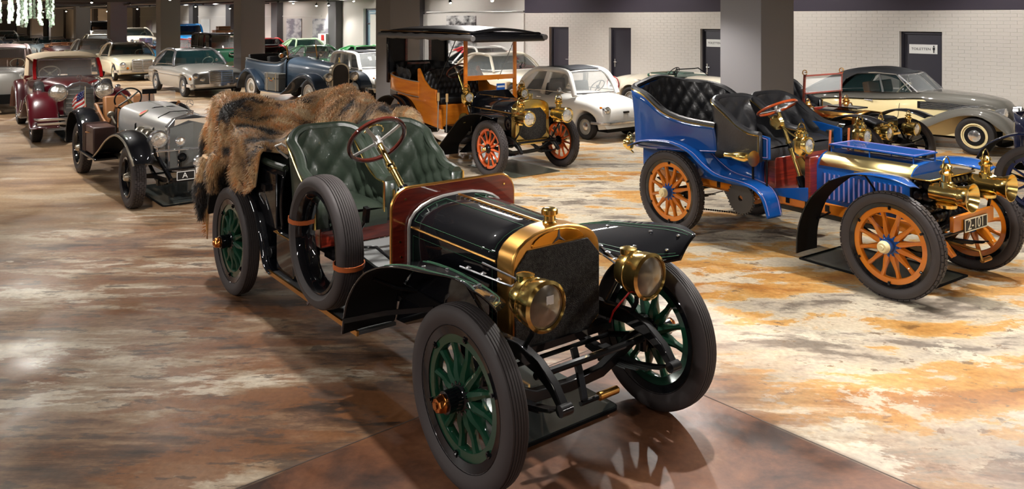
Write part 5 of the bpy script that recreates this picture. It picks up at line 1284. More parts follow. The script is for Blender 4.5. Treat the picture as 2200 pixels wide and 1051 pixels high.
modern('coupe', 'champagne grey coupe with wide windscreen, left of the cream saloon', (-18.7, 36.0), -53, S4)
# --- convertibles and saloons far left -------------------------------------------------
SO = dict(S2); SO.update(open=True, roof=1.32, wsz=1.3, dots=[], glass=GLASSD, inner=mat('saddle_leather', (176, 110, 54), .45), paint=MAROON, lamps=[(.8, .62, .66, .1)], disc=STEEL, cab=(-.95, -1.25, -2.5, -3.0), roll=LTAN)
modern('convertible', 'open maroon convertible with saddle brown seats among the far cars', (-22.6, 40.4), -53, SO)
SP = dict(SO); SP.update(paint=PBLUE, inner=LBLACK, roll=LBLACK)
modern('convertible', 'pale blue convertible with chrome windscreen frame, left of the maroon one', (-25.8, 44.6), -53, SP)
SQ = dict(SO); SQ.update(paint=NICKEL, inner=LBLACK, roll=LBLACK, wsz=1.28)
modern('convertible', 'dark bronze convertible at far left, left of the pale blue one', (-29.6, 48.9), -53, SQ)
SQ = dict(SQ); SQ.update(paint=SLATED)
modern('convertible', 'dark blue-green convertible at the far left edge', (-33.3, 53.3), -53, SQ)
SL = dict(S4); SL.update(paint=SILVER, roofm=SILVER, glass=GLASSD)
modern('saloon_car', 'silver saloon with pale roof at the far left edge of the picture', (-38.3, 60.0), -53, SL)
# --- green and red cars in the middle distance ------------------------------------------
SB = dict(paint=MGREEN, r=.31, wb=2.3, w=.82, z0=.2, crown=.28, p=.75, disc=SILVERD, rim=.58,
    prof=[(-3.45, .35), (-3.3, .62), (-2.9, .82), (-2.2, .9), (-1, .9), (-.5, .86), (.1, .74), (.5, .6), (.62, .42), (.65, .32)],
    plan=[(-3.45, .7), (-3.0, .9), (-2.2, .99), (-.5, 1), (0, .98), (.4, .9), (.65, .72)], cab=(-.6, -1.05, -1.7, -2.75), roof=1.3, wt=.52, rc=.05, cp=.3, glass=GLASS, inner=LTAN, lamps=[(.42, .6, .62, .08)], bumper=(.35, .05), bp=(.6,))
modern('sports_car', 'rounded mid green coupe beside the red coupe, beyond the blue-grey tourer', (-6.8, 29.6), -52, SB)
s = dict(SB); s.update(paint=PGREEN, roof=1.42, inner=LBLACK, glass=GLASSD, roofm=PGREEN)
modern('saloon_car', 'pale green rounded saloon behind the mid green coupe', (-8.7, 35.4), -50, s)
s = dict(SB); s.update(paint=BRED, glass=GLASSK, roof=1.34, w=.62, wt=.44)
rs_, _ = modern('sports_car', 'small red coupe with black roof panel, nearest of the red cars', (-8.24, 28.5), -53, s)
MB().b2(-1.65, -1.05, -.3, .3, 1.37, 1.39).build('roof_panel', DULL, rs_, bevel=.01)
s = dict(SB); s.update(paint=BRED, glass=GLASSK, roof=1.36, disc=SILVER)
modern('sports_car', 'red coupe parked below the faded prints, farther of the two red coupes', (-11.4, 38.6), -50, s)
s = dict(SB); s.update(paint=BRED, glass=GLASS, roof=1.3)
modern('sports_car', 'red car glimpsed between pillar and green van, below the blue hot rod', (-16.3, 39.6), -53, s)
# racing cars near the glass door
s = dict(SB); s.update(paint=WHITE, glass=GLASSK, roofm=mat('race_green', (60, 150, 80), .3, 0, 1), roof=1.25)
r1, _ = modern('racing_car', 'white racing car with green roof and yellow nose near the glazed entrance', (-5.2, 31.0), -53, s)
MB().b2(.2, .5, -.5, .5, .64, .72).build('yellow_panel', YELLOW, r1, bevel=.03)
# --- race-liveried coupe and white convertible behind the orange limousine ---------------------
LIV = bpy.data.materials.new('race_livery'); LIV.use_nodes = True
def livery():
    nt = LIV.node_tree; b = nt.nodes['Principled BSDF']; N = nt.nodes.new; L = nt.links.new; tc = N('ShaderNodeTexCoord'); mp = N('ShaderNodeMapping'); mp.inputs['Rotation'].default_value = (0, -.16, 0); L(tc.outputs['Object'], mp.inputs[0])
    s = N('ShaderNodeSeparateXYZ'); L(mp.outputs[0], s.inputs[0]); r = N('ShaderNodeValToRGB'); e = r.color_ramp; e.interpolation = 'CONSTANT'
    for _ in range(4): e.elements.new(.5)
    for el, (p, c) in zip(e.elements, ((0, (224, 222, 216)), (.62, (196, 24, 32)), (.78, (224, 222, 216)), (.98, (66, 130, 60)), (1.12/1.2, (66, 130, 60)), (1.0, (190, 26, 34)))): el.position = min(p, 1); el.color = (*lin(c), 1)
    m = N('ShaderNodeMath'); m.operation = 'DIVIDE'; m.inputs[1].default_value = 1.35; L(s.outputs[2], m.inputs[0]); L(m.outputs[0], r.inputs[0]); L(r.outputs[0], b.inputs['Base Color']); b.inputs['Roughness'].default_value = .3; b.inputs['Coat Weight'].default_value = 1
livery()
s = dict(S2); s.update(paint=LIV, roofm=LIV, roof=1.4, wt=.56, glass=GLASSK, cab=(-.8, -1.45, -2.3, -3.6), grille=None, dots=[], inner=LBLACK, disc=SILVERD, bp=(.6,))
modern('racing_car', 'white racing coupe with red and green stripes by the wall behind the orange limousine', (.1, 25.55), -53, s)
s = dict(S2); s.update(paint=IVORY, roofm=IVORY, open=False, roof=1.36, glass=GLASSD, grille=(.62, .5, .7, 4, .86), gop=DULL, gr=.03, lamps=[(.84, .62, .6, .08)], gfm=DULL, dots=[], cab=(-.9, -1.4, -2.3, -3.0), inner=LBLACK, framem=WHITE, frm=.025, wt=.62)
modern('coupe', 'ivory white car with black grille between the orange limousine and the small white car', (.7, 21.5), -53, s)
# --- cream racing roadster with green seats ------------------------------------------------
SR = dict(paint=IVORY, r=.33, wb=2.5, w=.74, z0=.22, crown=.36, p=.85, open=True, roof=1.12, wsz=1.14, cab=(-1.1, -1.25, -1.9, -2.0), glass=GLASS, inner=mat('green_seat_leather', (28, 84, 62), .4), roll=IVORY, disc=SILVERD, wt=.42,
    prof=[(-4.1, .3), (-3.9, .62), (-3.4, .84), (-2.6, .96), (-2.0, .98), (-1.2, .96), (-.9, .99), (-.2, .97), (.2, .9), (.5, .74), (.6, .4)], plan=[(-4.1, .3), (-3.8, .6), (-3.3, .85), (-2.6, .98), (-1.5, 1), (-.5, .95), (.2, .85), (.6, .6)], no_rear=True, seat_top=-.1, framem=DULL, lamps=[(.5, .5, .75, .11)], drv=-.3)
rd, _ = modern('roadster', 'cream racing roadster with green leather seats and small split windscreen by the wall', (5.15, 18.6), -50, SR)
q = MB().lathe([(.2, 0), (.19, .008), (0, .01)], c=(-3.1, -.7, .68), ax=(0, -1, .25), n=28).build('number_roundel', WHT, rd)
text('24', .22, BLK, 'race_number', q, facing((-3.1, -.715, .68), (0, -1, .25)))
MB().tube([(-3.1+.2*math.cos(a), -.708+.0*a, .68+.2*math.sin(a)) for a in [2*PI*k/24 for k in range(24)]], .012, 6, closed=True).build('roundel_ring', REDP, rd)
m = MB(); m.b2(.35, .6, -.28, .28, .55, 1.06); m.build('radiator_shell', CHROME, rd, bevel=.03)
# --- dark green van with chrome emblem ---------------------------------------------------------
SV = dict(paint=DGREEN, r=.34, wb=2.5, w=.85, z0=.3, crown=.12, p=.5, prof=[(-3.2, .6), (-3.15, 1.1), (-3.0, 1.18), (-.6, 1.18), (.3, 1.16), (.5, 1.1), (.6, .9), (.62, .5)], plan=[(-3.2, .9), (-2.9, .98), (-1, 1), (.2, 1), (.5, .95), (.62, .86)],
    cab=(.3, .05, -2.8, -3.1), roof=1.72, wt=.74, rc=.06, roofm=BLACK, glass=GLASS, inner=LTAN, bp=(.33, .66), cp=.1, lamps=[(.58, .62, .72, .09)], bumper=(.42, .08), post=.04, disc=DGREEN)
v, _ = modern('van', 'dark green van with black upper body and chrome emblem, left of a grey pillar', (-11.6, 32.4), -56, SV)
MB().tube([(.64, .14*math.cos(a), .98+.07*math.sin(a)) for a in [2*PI*k/20 for k in range(20)]], .02, 8, closed=True).build('oval_emblem', CHROME, v)
MB().b2(.05, .07, -.02, .02, 1.15, 1.7).build('screen_divider', BLACK, v, smooth=0)
# --- tan car carrying trunks -----------------------------------------------------------------------
s = dict(SB); s.update(paint=SAND, roof=1.5, z=0, rack=True, inner=LTAN, glass=GLASSD)
tc_, _ = modern('saloon_car', 'pale yellow saloon with leather trunks on its roof rack, behind the dark green van', (-12.9, 36.4), -53, s)
def case(label, car, ang, x, y, z, sx, sy, sz, m=SUITC, rot=0, nm='travel_trunk'):
    c = math.cos(math.radians(ang)); s_ = math.sin(math.radians(ang)); t = thing(nm, label, 'trunk', (car[0]+x*c-y*s_, car[1]+x*s_+y*c), math.radians(ang)+rot, z=z)
    MB().b2(-sx/2, sx/2, -sy/2, sy/2, 0, sz*.7).build('case_body', m, t, bevel=.02)
    MB().b2(-sx/2-.004, sx/2+.004, -sy/2-.004, sy/2+.004, sz*.7, sz).build('case_lid', m, t, bevel=.02)
    for k in (-1, 1): MB().b2(k*sx*.3-.018, k*sx*.3+.018, -sy/2-.008, sy/2+.008, -.0, sz+.006).build('case_strap', TANL if m is SUITC else NICKEL, t, smooth=0)
    MB().tube([(-.07, -sy/2-.01, sz*.55), (-.05, -sy/2-.04, sz*.6), (.05, -sy/2-.04, sz*.6), (.07, -sy/2-.01, sz*.55)], .008, 6).build('case_handle', TANL, t)
    for k in (-1, 1): MB().box((k*sx*.15, -sy/2-.008, sz*.7), (.04, .01, .05)).build('case_lock', BRASS, t)
    return t
LC = mat('light_brown_case', (140, 86, 52), .5)
case('light brown trunk lying on the pale yellow saloon roof rack, lower of the two', (-12.9, 36.4), -53, -1.35, 0, 1.62, .7, .8, .2, LC)
case('light brown trunk standing on top of the other on the pale yellow saloon roof', (-12.9, 36.4), -53, -1.4, .05, 1.83, .5, .55, .16, LC)
# --- cars on the low stage at the back -------------------------------------------------------------
stg = MB().b2(-58, -21, 13.0, 17.4, 0, .38).build('trim_1', mat('stage_grey', (120, 116, 112), .7), smooth=0, bevel=.01); stg.rotation_euler = (0, 0, UA); struct(stg)
s = dict(SV); s.update(paint=SKYB, roofm=SKYB, glass=GLASSK, z=.39, roof=1.6, cab=(-1.0, -1.2, -2.4, -2.7), prof=[(-3.2, .5), (-3.1, .95), (-2.7, 1.02), (-.9, 1.02), (0, .98), (.4, .9), (.55, .5)], plan=[(-3.2, .8), (-2.7, .95), (-1, .95), (-.5, .85), (.3, .7), (.55, .6)], disc=SILVER, wt=.68, rc=.09, bp=())
a, b = room(-44.2, 15.3); modern('hot_rod', 'bright blue chopped hot rod on the low stage by the back wall', (-17.6, 43.7), -54, s)
s = dict(S2); s.update(paint=IVORY, roofm=IVORY, glass=GLASSD, dots=[], z=.39)
modern('coupe', 'white coupe on the low stage, seen between two grey pillars at left', (-22.0, 47.1), -53, s)
s = dict(SV); s.update(paint=WHITE, roofm=BLACK, roof=1.75, glass=GLASSK, z=.39)
modern('truck', 'small white truck with black upper part and tall grille on the stage at far left', (-28.4, 55.0), -53, s)
s = dict(SB); s.update(paint=YELLOW, z=.39)
modern('sports_car', 'yellow car partly hidden by a pillar at the far left', (-31.3, 58.9), -53, s)
s = dict(S4); s.update(paint=GOLDP, roofm=GOLDP, glass=GLASS, inner=LTAN)
modern('coupe', 'pale bronze coupe between two far grey pillars at left', (-24.0, 46.6), -53, s)
s = dict(SB); s.update(paint=TEAL, roof=1.3, open=True, wsz=1.1, glass=GLASS)
modern('roadster', 'teal blue open roadster behind the cream saloon, by the pillar', (-18.5, 39.7), -53, s)
# ================================================================== burgundy cabriolet
KX = (-8.62, 15.76); KA = -54
kc = thing('cabriolet', 'burgundy pre-war cabriolet with cream cloth roof and large chrome headlamps at left', 'car', KX, math.radians(KA))
for x, y in ((0, -.74), (0, .74), (-3.3, -.74), (-3.3, .74)): disc_wheel(kc, (x, y, .375), .375, .19, -1 if y < 0 else 1, CHROME, CHROME, rim=.62, wires=36, blk=(40, 3))
under(kc, -3.3, .72, .375, z=.5, y=.38, x1=.35)
xs = frange(-4.3, .02, 50)
KP = [(-4.3, .55), (-4.1, .85), (-3.6, 1.0), (-2.6, 1.1), (-1.5, 1.15), (-.6, 1.12), (.02, 1.06)]; KW = [(-4.3, .4), (-3.9, .58), (-3.2, .7), (-2.2, .72), (-1.5, .62), (-.7, .42), (.02, .26)]
shell(xs, lambda x: slerp(KP, x), lambda x: .45, lambda x: -slerp(KW, x), lambda x: slerp(KW, x), crown=.22, p=.7).build('body', BURG, kc, smooth=50)
rad = MB().prism([(0, .26), (.26, .3), (.28, .6), (.26, 1.0), (.14, 1.1), (0, 1.13), (-.14, 1.1), (-.26, 1.0), (-.28, .6), (-.26, .3)], 'x', -.02, .08).build('radiator', CHROME, kc, bevel=.015)
m = MB(); 
for s in (-1, 1): m.add([(.14, 0, .38), (.14, 0, 1.05), (.085, s*.24, .97), (.085, s*.24, .38)], [(0, 1, 2, 3)])
m.build('radiator_core', mat('radiator_mesh_silver', (128, 130, 128), .35, .8, bump=(150, .6)), rad, smooth=0)
m = MB()
for z in frange(.45, .98, 6):
    for s in (-1, 1): m.cyl((.143, 0, z), (.088, s*.24, z), .005, 5)
m.cyl((.143, 0, .38), (.143, 0, 1.06), .01, 6); o = m.build('grille_bars', CHROME, rad); o['kind'] = 'stuff'
m = MB(); c = Vector((.05, 0, 1.21)); m.tube([c+Vector((0, .05*math.cos(a), .05*math.sin(a))) for a in [2*PI*k/20 for k in range(20)]], .006, 6, closed=True)
for k in range(3): a = PI/2+k*2*PI/3; m.cyl(c, c+Vector((0, .05*math.cos(a), .05*math.sin(a))), .005, 5)
m.cyl((.05, 0, 1.1), (.05, 0, 1.16), .01, 6); m.build('radiator_mascot', CHROME, rad)
for s in (-1, 1):
    wing3(kc, 'front_wing', BURG, [(-1.7, .36, .3), (-1.35, .44, .36), (-.95, .62, .5), (-.55, .84, .66), (-.15, .95, .76), (.2, .93, .7), (.5, .78, .54), (.72, .5, .36), (.78, .38, .33)], s*.42, s*.92, .1, crown=.16)
    wing3(kc, 'rear_wing', BURG, [(-4.35, .4, .3), (-4.1, .7, .56), (-3.7, .95, .8), (-3.3, 1.0, .84), (-2.9, .9, .74), (-2.55, .6, .5), (-2.3, .38, .32)], s*.55, s*.9, .1, crown=.14)
    MB().b2(-2.4, -1.5, s*.6, s*.9, .3, .34).build('running_board', STEEL, kc, bevel=.01)
    w_ = disc_wheel(kc, (-.85, s*.62, .78), .33, .17, s, CHROME, CHROME, rim=.62, wires=24); w_.name = 'spare_wheel'; w_.rotation_euler = (.0, 0, 0)
    head_lamp(kc, (.32, s*.4, .95), .165, .24, m=CHROME, post=[(.15, s*.42, .7), (.1, s*.4, .5)])
    q = MB().lathe([(.03, -.07), (.05, -.03), (.055, 0), (.04, .01)], c=(.0, s*.7, .99), ax=(1, 0, 0), n=14).build('side_light', CHROME, kc)
    strip_on(kc, 'wing_strip', CHROME, [(-1.6, s*.925, .4), (-1.2, s*.925, .5), (-.75, s*.925, .74)], .02, .02)
m = MB(); 
for z in (.5, .42): m.bar([(.62, -.86, z), (.8, -.78, z), (.86, -.3, z), (.87, 0, z), (.86, .3, z), (.8, .78, z), (.62, .86, z)], .03, .05, side=(1, 0, 0))
m.build('bumper', CHROME, kc, bevel=.01)
WSk = lambda u, v: (-1.55-.32*u+.06*(1-(2*v-1)**2), .58*(2*v-1)*(1-.04*u), 1.14+.36*u)
ws = MB().grid(WSk, 4, 10).build('windscreen', GLASS, kc); MB().tube([WSk(u, 0) for u in frange(0, 1, 4)]+[WSk(1, v) for v in frange(0, 1, 8)]+[WSk(u, 1) for u in frange(1, 0, 4)]+[WSk(0, v) for v in frange(1, 0, 8)], .022, 8).build('windscreen_frame', CHROME, ws)
for s in (-1, 1): MB().bar([(-1.55, s*.63, 1.1), (-1.68, s*.63, 1.3), (-1.86, s*.6, 1.5)], .06, .05).build('screen_pillar', BRED, kc)
hd = MB(); hd.grid(lambda u, v: (-3.55+1.7*u-.25*(1-u)**3*(abs(2*v-1))**2*0, (.62+.06*math.sin(PI*u))*(2*v-1), 1.5+.12*math.sin(PI*(.15+.75*u))-.09*abs(2*v-1)**4), 16, 16)
hd.grid(lambda u, v: (-3.55-.3*u, (.62+.03*u)*(2*v-1), 1.5+.12*math.sin(PI*.15)-.09*abs(2*v-1)**4-.5*u), 6, 16); hd.build('cloth_roof', CANVASC, kc, solid=.03, smooth=60)
for s in (-1, 1):
    MB().add([(-2.95, s*.62, 1.1), (-2.85, s*.62, 1.44), (-3.55, s*.62, 1.48), (-3.82, s*.64, 1.05)], [(0, 1, 2, 3)]).build('roof_side', CANVASC, kc, solid=.02, smooth=0)
    MB().add([(-1.62, s*.62, 1.14), (-1.88, s*.6, 1.45), (-2.85, s*.61, 1.45), (-2.92, s*.62, 1.12)], [(0, 1, 2, 3)]).build('side_window', GLASS, kc, smooth=0)
    seatrow(kc, -2.5, s*.34-.24, s*.34+.24, .8, 1.22, LTAN)
steering(kc, (-1.9, -.32, 1.2), .2, .7, m=CREAM, ms=CREAM, tube=.014)
floor_mirror('dark floor mirror lying under the front of the burgundy cabriolet', KX, math.radians(KA), -1.3, .5, -.3, .5)
# ================================================================== bare-metal racer
JX = (-4.26, 10.45); JA = math.radians(-50.7)
jc = thing('vintage_car', 'bare metal pre-war racing car with black wings, exhaust pipes and strapped bonnet at left', 'car', JX, JA)
for x, y in ((0, -.7), (0, .7), (-2.95, -.7), (-2.95, .7)): disc_wheel(jc, (x, y, .39), .39, .165, -1 if y < 0 else 1, BLACK, NICKEL, rim=.64, wires=40, blk=(44, 5), rub=RUB)
under(jc, -2.95, .68, .39, z=.5, y=.36, x1=.42)
JW = [(-2.0, .42), (-1.4, .39), (-.6, .34), (-.05, .29)]
xs = frange(-1.95, -.05, 10)
bon = shell(xs, lambda x: 1.1+(-.05-x)*.02, lambda x: .52, lambda x: -slerp(JW, x), lambda x: slerp(JW, x), crown=.2, p=.72).build('bonnet', ALU, jc, smooth=40)
for x in (-.45, -1.15): MB().bar([(x, -slerp(JW, x)-.008, .6), (x, -slerp(JW, x)-.008, .9), (x, -slerp(JW, x)*.8, 1.06), (x, -.12, 1.125), (x, .12, 1.125), (x, slerp(JW, x)*.8, 1.06), (x, slerp(JW, x)+.008, .85)], .035, .008, side=(1, 0, 0)).build('bonnet_strap', DULL, bon)
MB().bar([(-.1, 0, 1.107), (-1.9, 0, 1.145)], .02, .01).build('centre_hinge', STEEL, bon)
q = MB().lathe([(.07, 0), (.065, .008), (0, .01)], c=(-1.05, -.3, 1.07), ax=(0, -.55, 1), n=20).build('oval_badge', SAND, bon); MB().lathe([(.05, .009), (0, .014)], c=(-1.05, -.3, 1.07), ax=(0, -.55, 1), n=20).build('badge_centre', REDP, q)
rad = MB(); 
JR = lambda g, x0, x1: [[(x0, -.29+g, .42+g), (x0, -.29+g, .98), (x0, -.2, 1.08-g), (x1, 0, 1.13-g), (x0, .2, 1.08-g), (x0, .29-g, .98), (x0, .29-g, .42+g), (x1, 0, .36+g)], [(x0-.12, -.29+g, .42+g), (x0-.12, -.29+g, .98), (x0-.12, -.2, 1.08-g), (x0-.12, 0, 1.13-g), (x0-.12, .2, 1.08-g), (x0-.12, .29-g, .98), (x0-.12, .29-g, .42+g), (x0-.12, 0, .36+g)]]
rad.loft(JR(0, .05, .15)); r_ = rad.build('radiator', CHROME, jc, smooth=0, bevel=.01)
m = MB()
for s in (-1, 1): m.add([(.156, 0, .4), (.156, 0, 1.04), (.058, s*.26, .97), (.058, s*.26, .44)], [(0, 1, 2, 3)])
m.build('radiator_core', MATS['radiator_mesh_silver'], r_, smooth=0)
m = MB(); m.lathe([(.04, 0), (.04, .03), (.05, .04), (.05, .05), (.02, .06), (0, .07)], c=(.02, 0, 1.12), ax=(0, 0, 1), n=16); c = Vector((.02, 0, 1.27)); m.tube([c+Vector((0, .045*math.cos(a), .045*math.sin(a))) for a in [2*PI*k/20 for k in range(20)]], .005, 6, closed=True)
for k in range(3): a = PI/2+k*2*PI/3; m.cyl(c, c+Vector((0, .045*math.cos(a), .045*math.sin(a))), .005, 5)
m.build('radiator_mascot', CHROME, r_)
for k in range(3):
    x = -.35-.25*k; MB().tube([(x, -.3, .86), (x+.04, -.42, .87), (x+.12, -.5, .8), (x+.2, -.52, .66), (x+.16, -.5, .5)], .045, 12).build('exhaust_pipe', NICKEL, jc)
MB().tube([(-.3, -.5, .46), (-1.4, -.5, .42), (-2.6, -.5, .4)], .05, 10).build('exhaust_pipe', NICKEL, jc)
JB = [(-4.0, .5), (-3.8, .8), (-3.4, .95), (-2.8, .98), (-1.95, 1.1)]; JBW = [(-4.0, .2), (-3.7, .36), (-3.2, .44), (-2.6, .46), (-1.95, .44)]
ctrl = [(-1.95, .44, .5, 1.1), (-2.3, .46, .5, .86), (-2.7, .46, .5, .88), (-3.2, .44, .5, .98), (-3.6, .36, .52, .98), (-3.85, 0, .55, .96), (-3.6, -.36, .52, .98), (-3.2, -.44, .5, .98), (-2.7, -.46, .5, .82), (-2.3, -.46, .5, .8), (-1.95, -.44, .5, 1.1)]
tb_, top, _ = tubwall('cockpit_body', mat('worn_dark_panel', (44, 36, 34), .5, noise=(4, (76, 52, 38), (1, 1, 1), .2)), jc, ctrl, rows=5, solid=.02); MB().tube(top, .025, 8).build('cockpit_rim', LTAN, tb_)
MB().b2(-3.7, -2.0, -.4, .4, .48, .52).build('cockpit_floor', DULL, jc, smooth=0)
for s in (-1, 1): seatrow(jc, -3.0, s*.2-.18, s*.2+.18, .6, 1.1, LTAN)
steering(jc, (-2.3, -.2, 1.16), .19, .5, m=BLK, ms=STEEL, tube=.012, end=(-1.9, -.18, 1.0))
m = MB().b2(-1.93, -1.92, -.1, .38, 1.14, 1.28); m.build('aero_screen', GLASS, jc, smooth=0)
m = MB(); m.cyl((-1.9, 0, 1.12), (-1.9, 0, 1.26), .01, 6); m.box((-1.9, 0, 1.29), (.03, .2, .07)); m.build('rear_mirror', DULL, jc)
m = MB(); m.cyl((-2.0, -.5, .95), (-1.75, -.5, .86), .012, 6); m.lathe([(.05, 0), (.055, .03), (.03, .08), (0, .09)], c=(-2.0, -.5, .96), ax=(-.9, 0, .3), n=16); m.build('spot_mirror', NICKEL, jc)
for s in (-1, 1):
    o, fn, n = fender('front_wing', BLACK, jc, [(-1.95, .36, s*.5, s*.82, 0), (-1.7, .4, s*.5, s*.82, 0), (-1.3, .56, s*.5, s*.82, 0), (-.9, .74, s*.5, s*.82, 0), (-.5, .86, s*.5, s*.82, 0), (-.1, .9, s*.52, s*.84, 0), (.25, .84, s*.54, s*.84, 0), (.42, .7, s*.56, s*.82, 0), (.47, .6, s*.58, s*.8, 0)], 0, 0, crown=.06)
    MB().tube([fn(u, 1) for u in frange(0, 1, 30)], .014, 6).build('wing_bead', NICKEL, o)
    fender('rear_wing', BLACK, jc, [(-3.48, .42, s*.5, s*.84, 0), (-3.45, .66, s*.5, s*.84, 0), (-3.25, .88, s*.5, s*.84, 0), (-2.95, .94, s*.5, s*.84, 0), (-2.65, .86, s*.5, s*.84, 0), (-2.45, .62, s*.5, s*.84, 0), (-2.35, .4, s*.5, s*.84, 0)], 0, 0, crown=.06)
    MB().bar([(.45, s*.36, .38), (.3, s*.4, .5), (0, s*.44, .68), (-.2, s*.45, .85)], .03, .05).build('front_stay', BLACK, jc)
    head_lamp(jc, (.22, s*.44, .86), .115, .17, m=CHROME, post=[(.12, s*.42, .6), (.1, s*.38, .5)])
head_lamp(jc, (.3, -.2, .82), .062, .1, m=CHROME, post=[(.2, -.2, .5)], name='spot_lamp'); head_lamp(jc, (.42, .02, .55), .1, .12, m=CHROME, post=[(.3, .02, .4)], name='fog_lamp'); head_lamp(jc, (.3, -.18, .62), .055, .1, m=BLACK, lens=GLASSK, post=[(.2, -.18, .45)], name='horn')
m = MB(); m.cyl((.3, -.5, .72), (.3, .5, .72), .014, 8); m.build('lamp_bar', CHROME, jc)
pb = MB().b2(.46, .475, -.3, -.08, .36, .47).build('number_plate', BLK, jc, bevel=.003); text('A', .1, WHT, 'plate_letter', pb, facing((.477, -.2, .415), (1, 0, 0)))
m = MB(); m.b2(.475, .478, -.3, -.08, .462, .47); m.b2(.475, .478, -.3, -.08, .36, .368); m.b2(.475, .478, -.3, -.292, .36, .47); m.b2(.475, .478, -.088, -.08, .36, .47); m.build('plate_border', WHT, pb, smooth=0)
pw = MB().b2(.48, .49, -.07, .28, .35, .5).build('club_plate', WHT, jc, bevel=.003)
m = MB(); m.b2(.49, .493, -.07, .06, .36, .43); m.build('plate_artwork', BLK, pw, smooth=0); MB().b2(.49, .494, .04, .075, .38, .48).build('plate_red_mark', REDP, pw, smooth=0); text('A', .09, BLK, 'plate_letter', pw, facing((.4915, .2, .425), (1, 0, 0)))
cs = thing('suitcase', 'dark brown leather suitcase standing on the running board of the bare metal racer', 'suitcase', JX, JA)
MB().b2(-2.32, -1.62, -.82, -.52, .45, .84).build('case_body', SUITC, cs, bevel=.02)
for x in (-2.27, -2.2, -2.12): MB().b2(x-.014, x+.014, -.828, -.512, .445, .846).build('case_strap', SUITC, cs, smooth=0)
MB().b2(-2.4, -1.4, -.85, -.45, .4, .43).build('running_board', BLACK, jc, bevel=.005)
m = MB(); m.tube([(-1.97, -.82, .75), (-1.95, -.85, .75), (-1.87, -.85, .75), (-1.85, -.82, .75)], .008, 6); m.build('case_handle', LTAN, cs)
floor_mirror('floor mirror with dark rim under the front of the bare metal racer', JX, JA, -1.2, .25, -.4, .42)
# little flag on a pole
fl = thing('small_flag', 'small stars and stripes flag on a short pole at the tail of the racer', 'flag', (0, 0))
FX, FY = (183-1100)/1700*13.6, 13.6
fl.location = (FX, FY, .72)
MB().cyl((0, 0, -.2), (0, 0, .5), .008, 8).build('pole', mat('pale_pole', (206, 190, 160), .5), fl)
def flag(u, v): return (-.21*u-.03*math.sin(v*4), .03*math.sin(u*8), .46-.3*v-.16*u)
for k in range(9): MB().grid(lambda u, v, k=k: flag(u, (k+v)/9), 8, 2).build('stripe', REDP if k % 2 == 0 else WHT, fl, solid=.002)
cn = MB().grid(lambda u, v: vadd(flag(u*.5, v*.5), (0, -.003, 0)), 5, 5).build('canton', mat('flag_blue', (40, 50, 110), .6), fl, solid=.003)
m = MB()
for i in range(4):
    for j in range(3): m.box(vadd(flag(.06+i*.12, .08+j*.15), (0, -.006, 0)), (.01, .004, .01))
m.build('stars', WHT, cn, smooth=0)
# ================================================================== blue-grey tourer
NX = (-4.8, 21.3); NA = -45
nc = thing('vintage_car', 'slate blue open tourer with dark rounded radiator and a grey trunk on its running board', 'car', NX, math.radians(NA))
for x, y in ((0, -.7), (0, .7), (-3.2, -.7), (-3.2, .7)): disc_wheel(nc, (x, y, .39), .39, .15, -1 if y < 0 else 1, mat('wheel_disc_white_%d%d' % (x, y*10), (206, 200, 190), .5), NICKEL, rim=.64)
under(nc, -3.2, .68, .39, z=.52, y=.36, x1=.4)
NW = [(-1.6, .5), (-1.2, .44), (0, .28), (.25, .27)]
shell(frange(-1.6, .2, 12), lambda x: slerp([(-1.6, 1.3), (-1.2, 1.26), (-.6, 1.22), (.2, 1.14)], x), lambda x: .5, lambda x: -slerp(NW, x), lambda x: slerp(NW, x), crown=.26, p=.8).build('bonnet', SLATE, nc, smooth=45)
NRo = [(.28, .5)]+[(.28, .95)]+arc(.28, .95, 1.2, 14, .9)[1:-1]+[(-.28, .95), (-.28, .5), (-.2, .42), (.2, .42)]
rad = MB().prism(NRo, 'x', .2, .34).build('radiator', NICKEL, nc, bevel=.015)
MB().prism([(y*.82, .45+(z-.42)*.9) for y, z in NRo], 'x', .33, .352).build('radiator_core', mat('dark_core', (34, 32, 34), .6, bump=(120, .6)), rad, smooth=0)
MB().lathe([(.03, 0), (.03, .04), (.015, .08), (.02, .12), (0, .15)], c=(.27, 0, 1.2), ax=(0, 0, 1), n=14).build('mascot', BRASS, rad)
ctrl = [(-1.6, .5, .5, 1.28), (-1.9, .6, .5, 1.14), (-2.6, .66, .5, 1.14), (-3.3, .66, .5, 1.18), (-3.8, .6, .52, 1.2), (-4.05, .3, .55, 1.2), (-4.08, 0, .55, 1.2), (-4.05, -.3, .55, 1.2), (-3.8, -.6, .52, 1.2), (-3.3, -.66, .5, 1.18), (-2.6, -.66, .5, 1.14), (-1.9, -.6, .5, 1.14), (-1.6, -.5, .5, 1.28)]
tb_, top, _ = tubwall('tourer_body', SLATE, nc, ctrl, rows=6, solid=.02, bulge=-.03); MB().tube(top, .022, 8).build('cockpit_roll', LBLACK, tb_)
MB().b2(-3.95, -1.7, -.58, .58, .5, .6).build('body_floor', DULL, nc, smooth=0)
seatrow(nc, -2.6, -.5, .5, .8, 1.24, LBLACK); seatrow(nc, -3.7, -.52, .52, .8, 1.26, LBLACK, 'rear_seat'); steering(nc, (-2.0, -.28, 1.3), .2, .7, m=BLK)
m = MB()
for s in (-1, 1): m.cyl((-1.6, s*.46, 1.26), (-1.68, s*.46, 1.62), .016, 8)
m.cyl((-1.68, -.46, 1.4), (-1.68, .46, 1.4), .008, 6); ws = m.build('screen_frame', BRASSM, nc)
MB().add([(-1.61, -.45, 1.28), (-1.61, .45, 1.28), (-1.68, .45, 1.6), (-1.68, -.45, 1.6)], [(0, 1, 2, 3)]).build('windscreen', GLASS, ws, smooth=0)
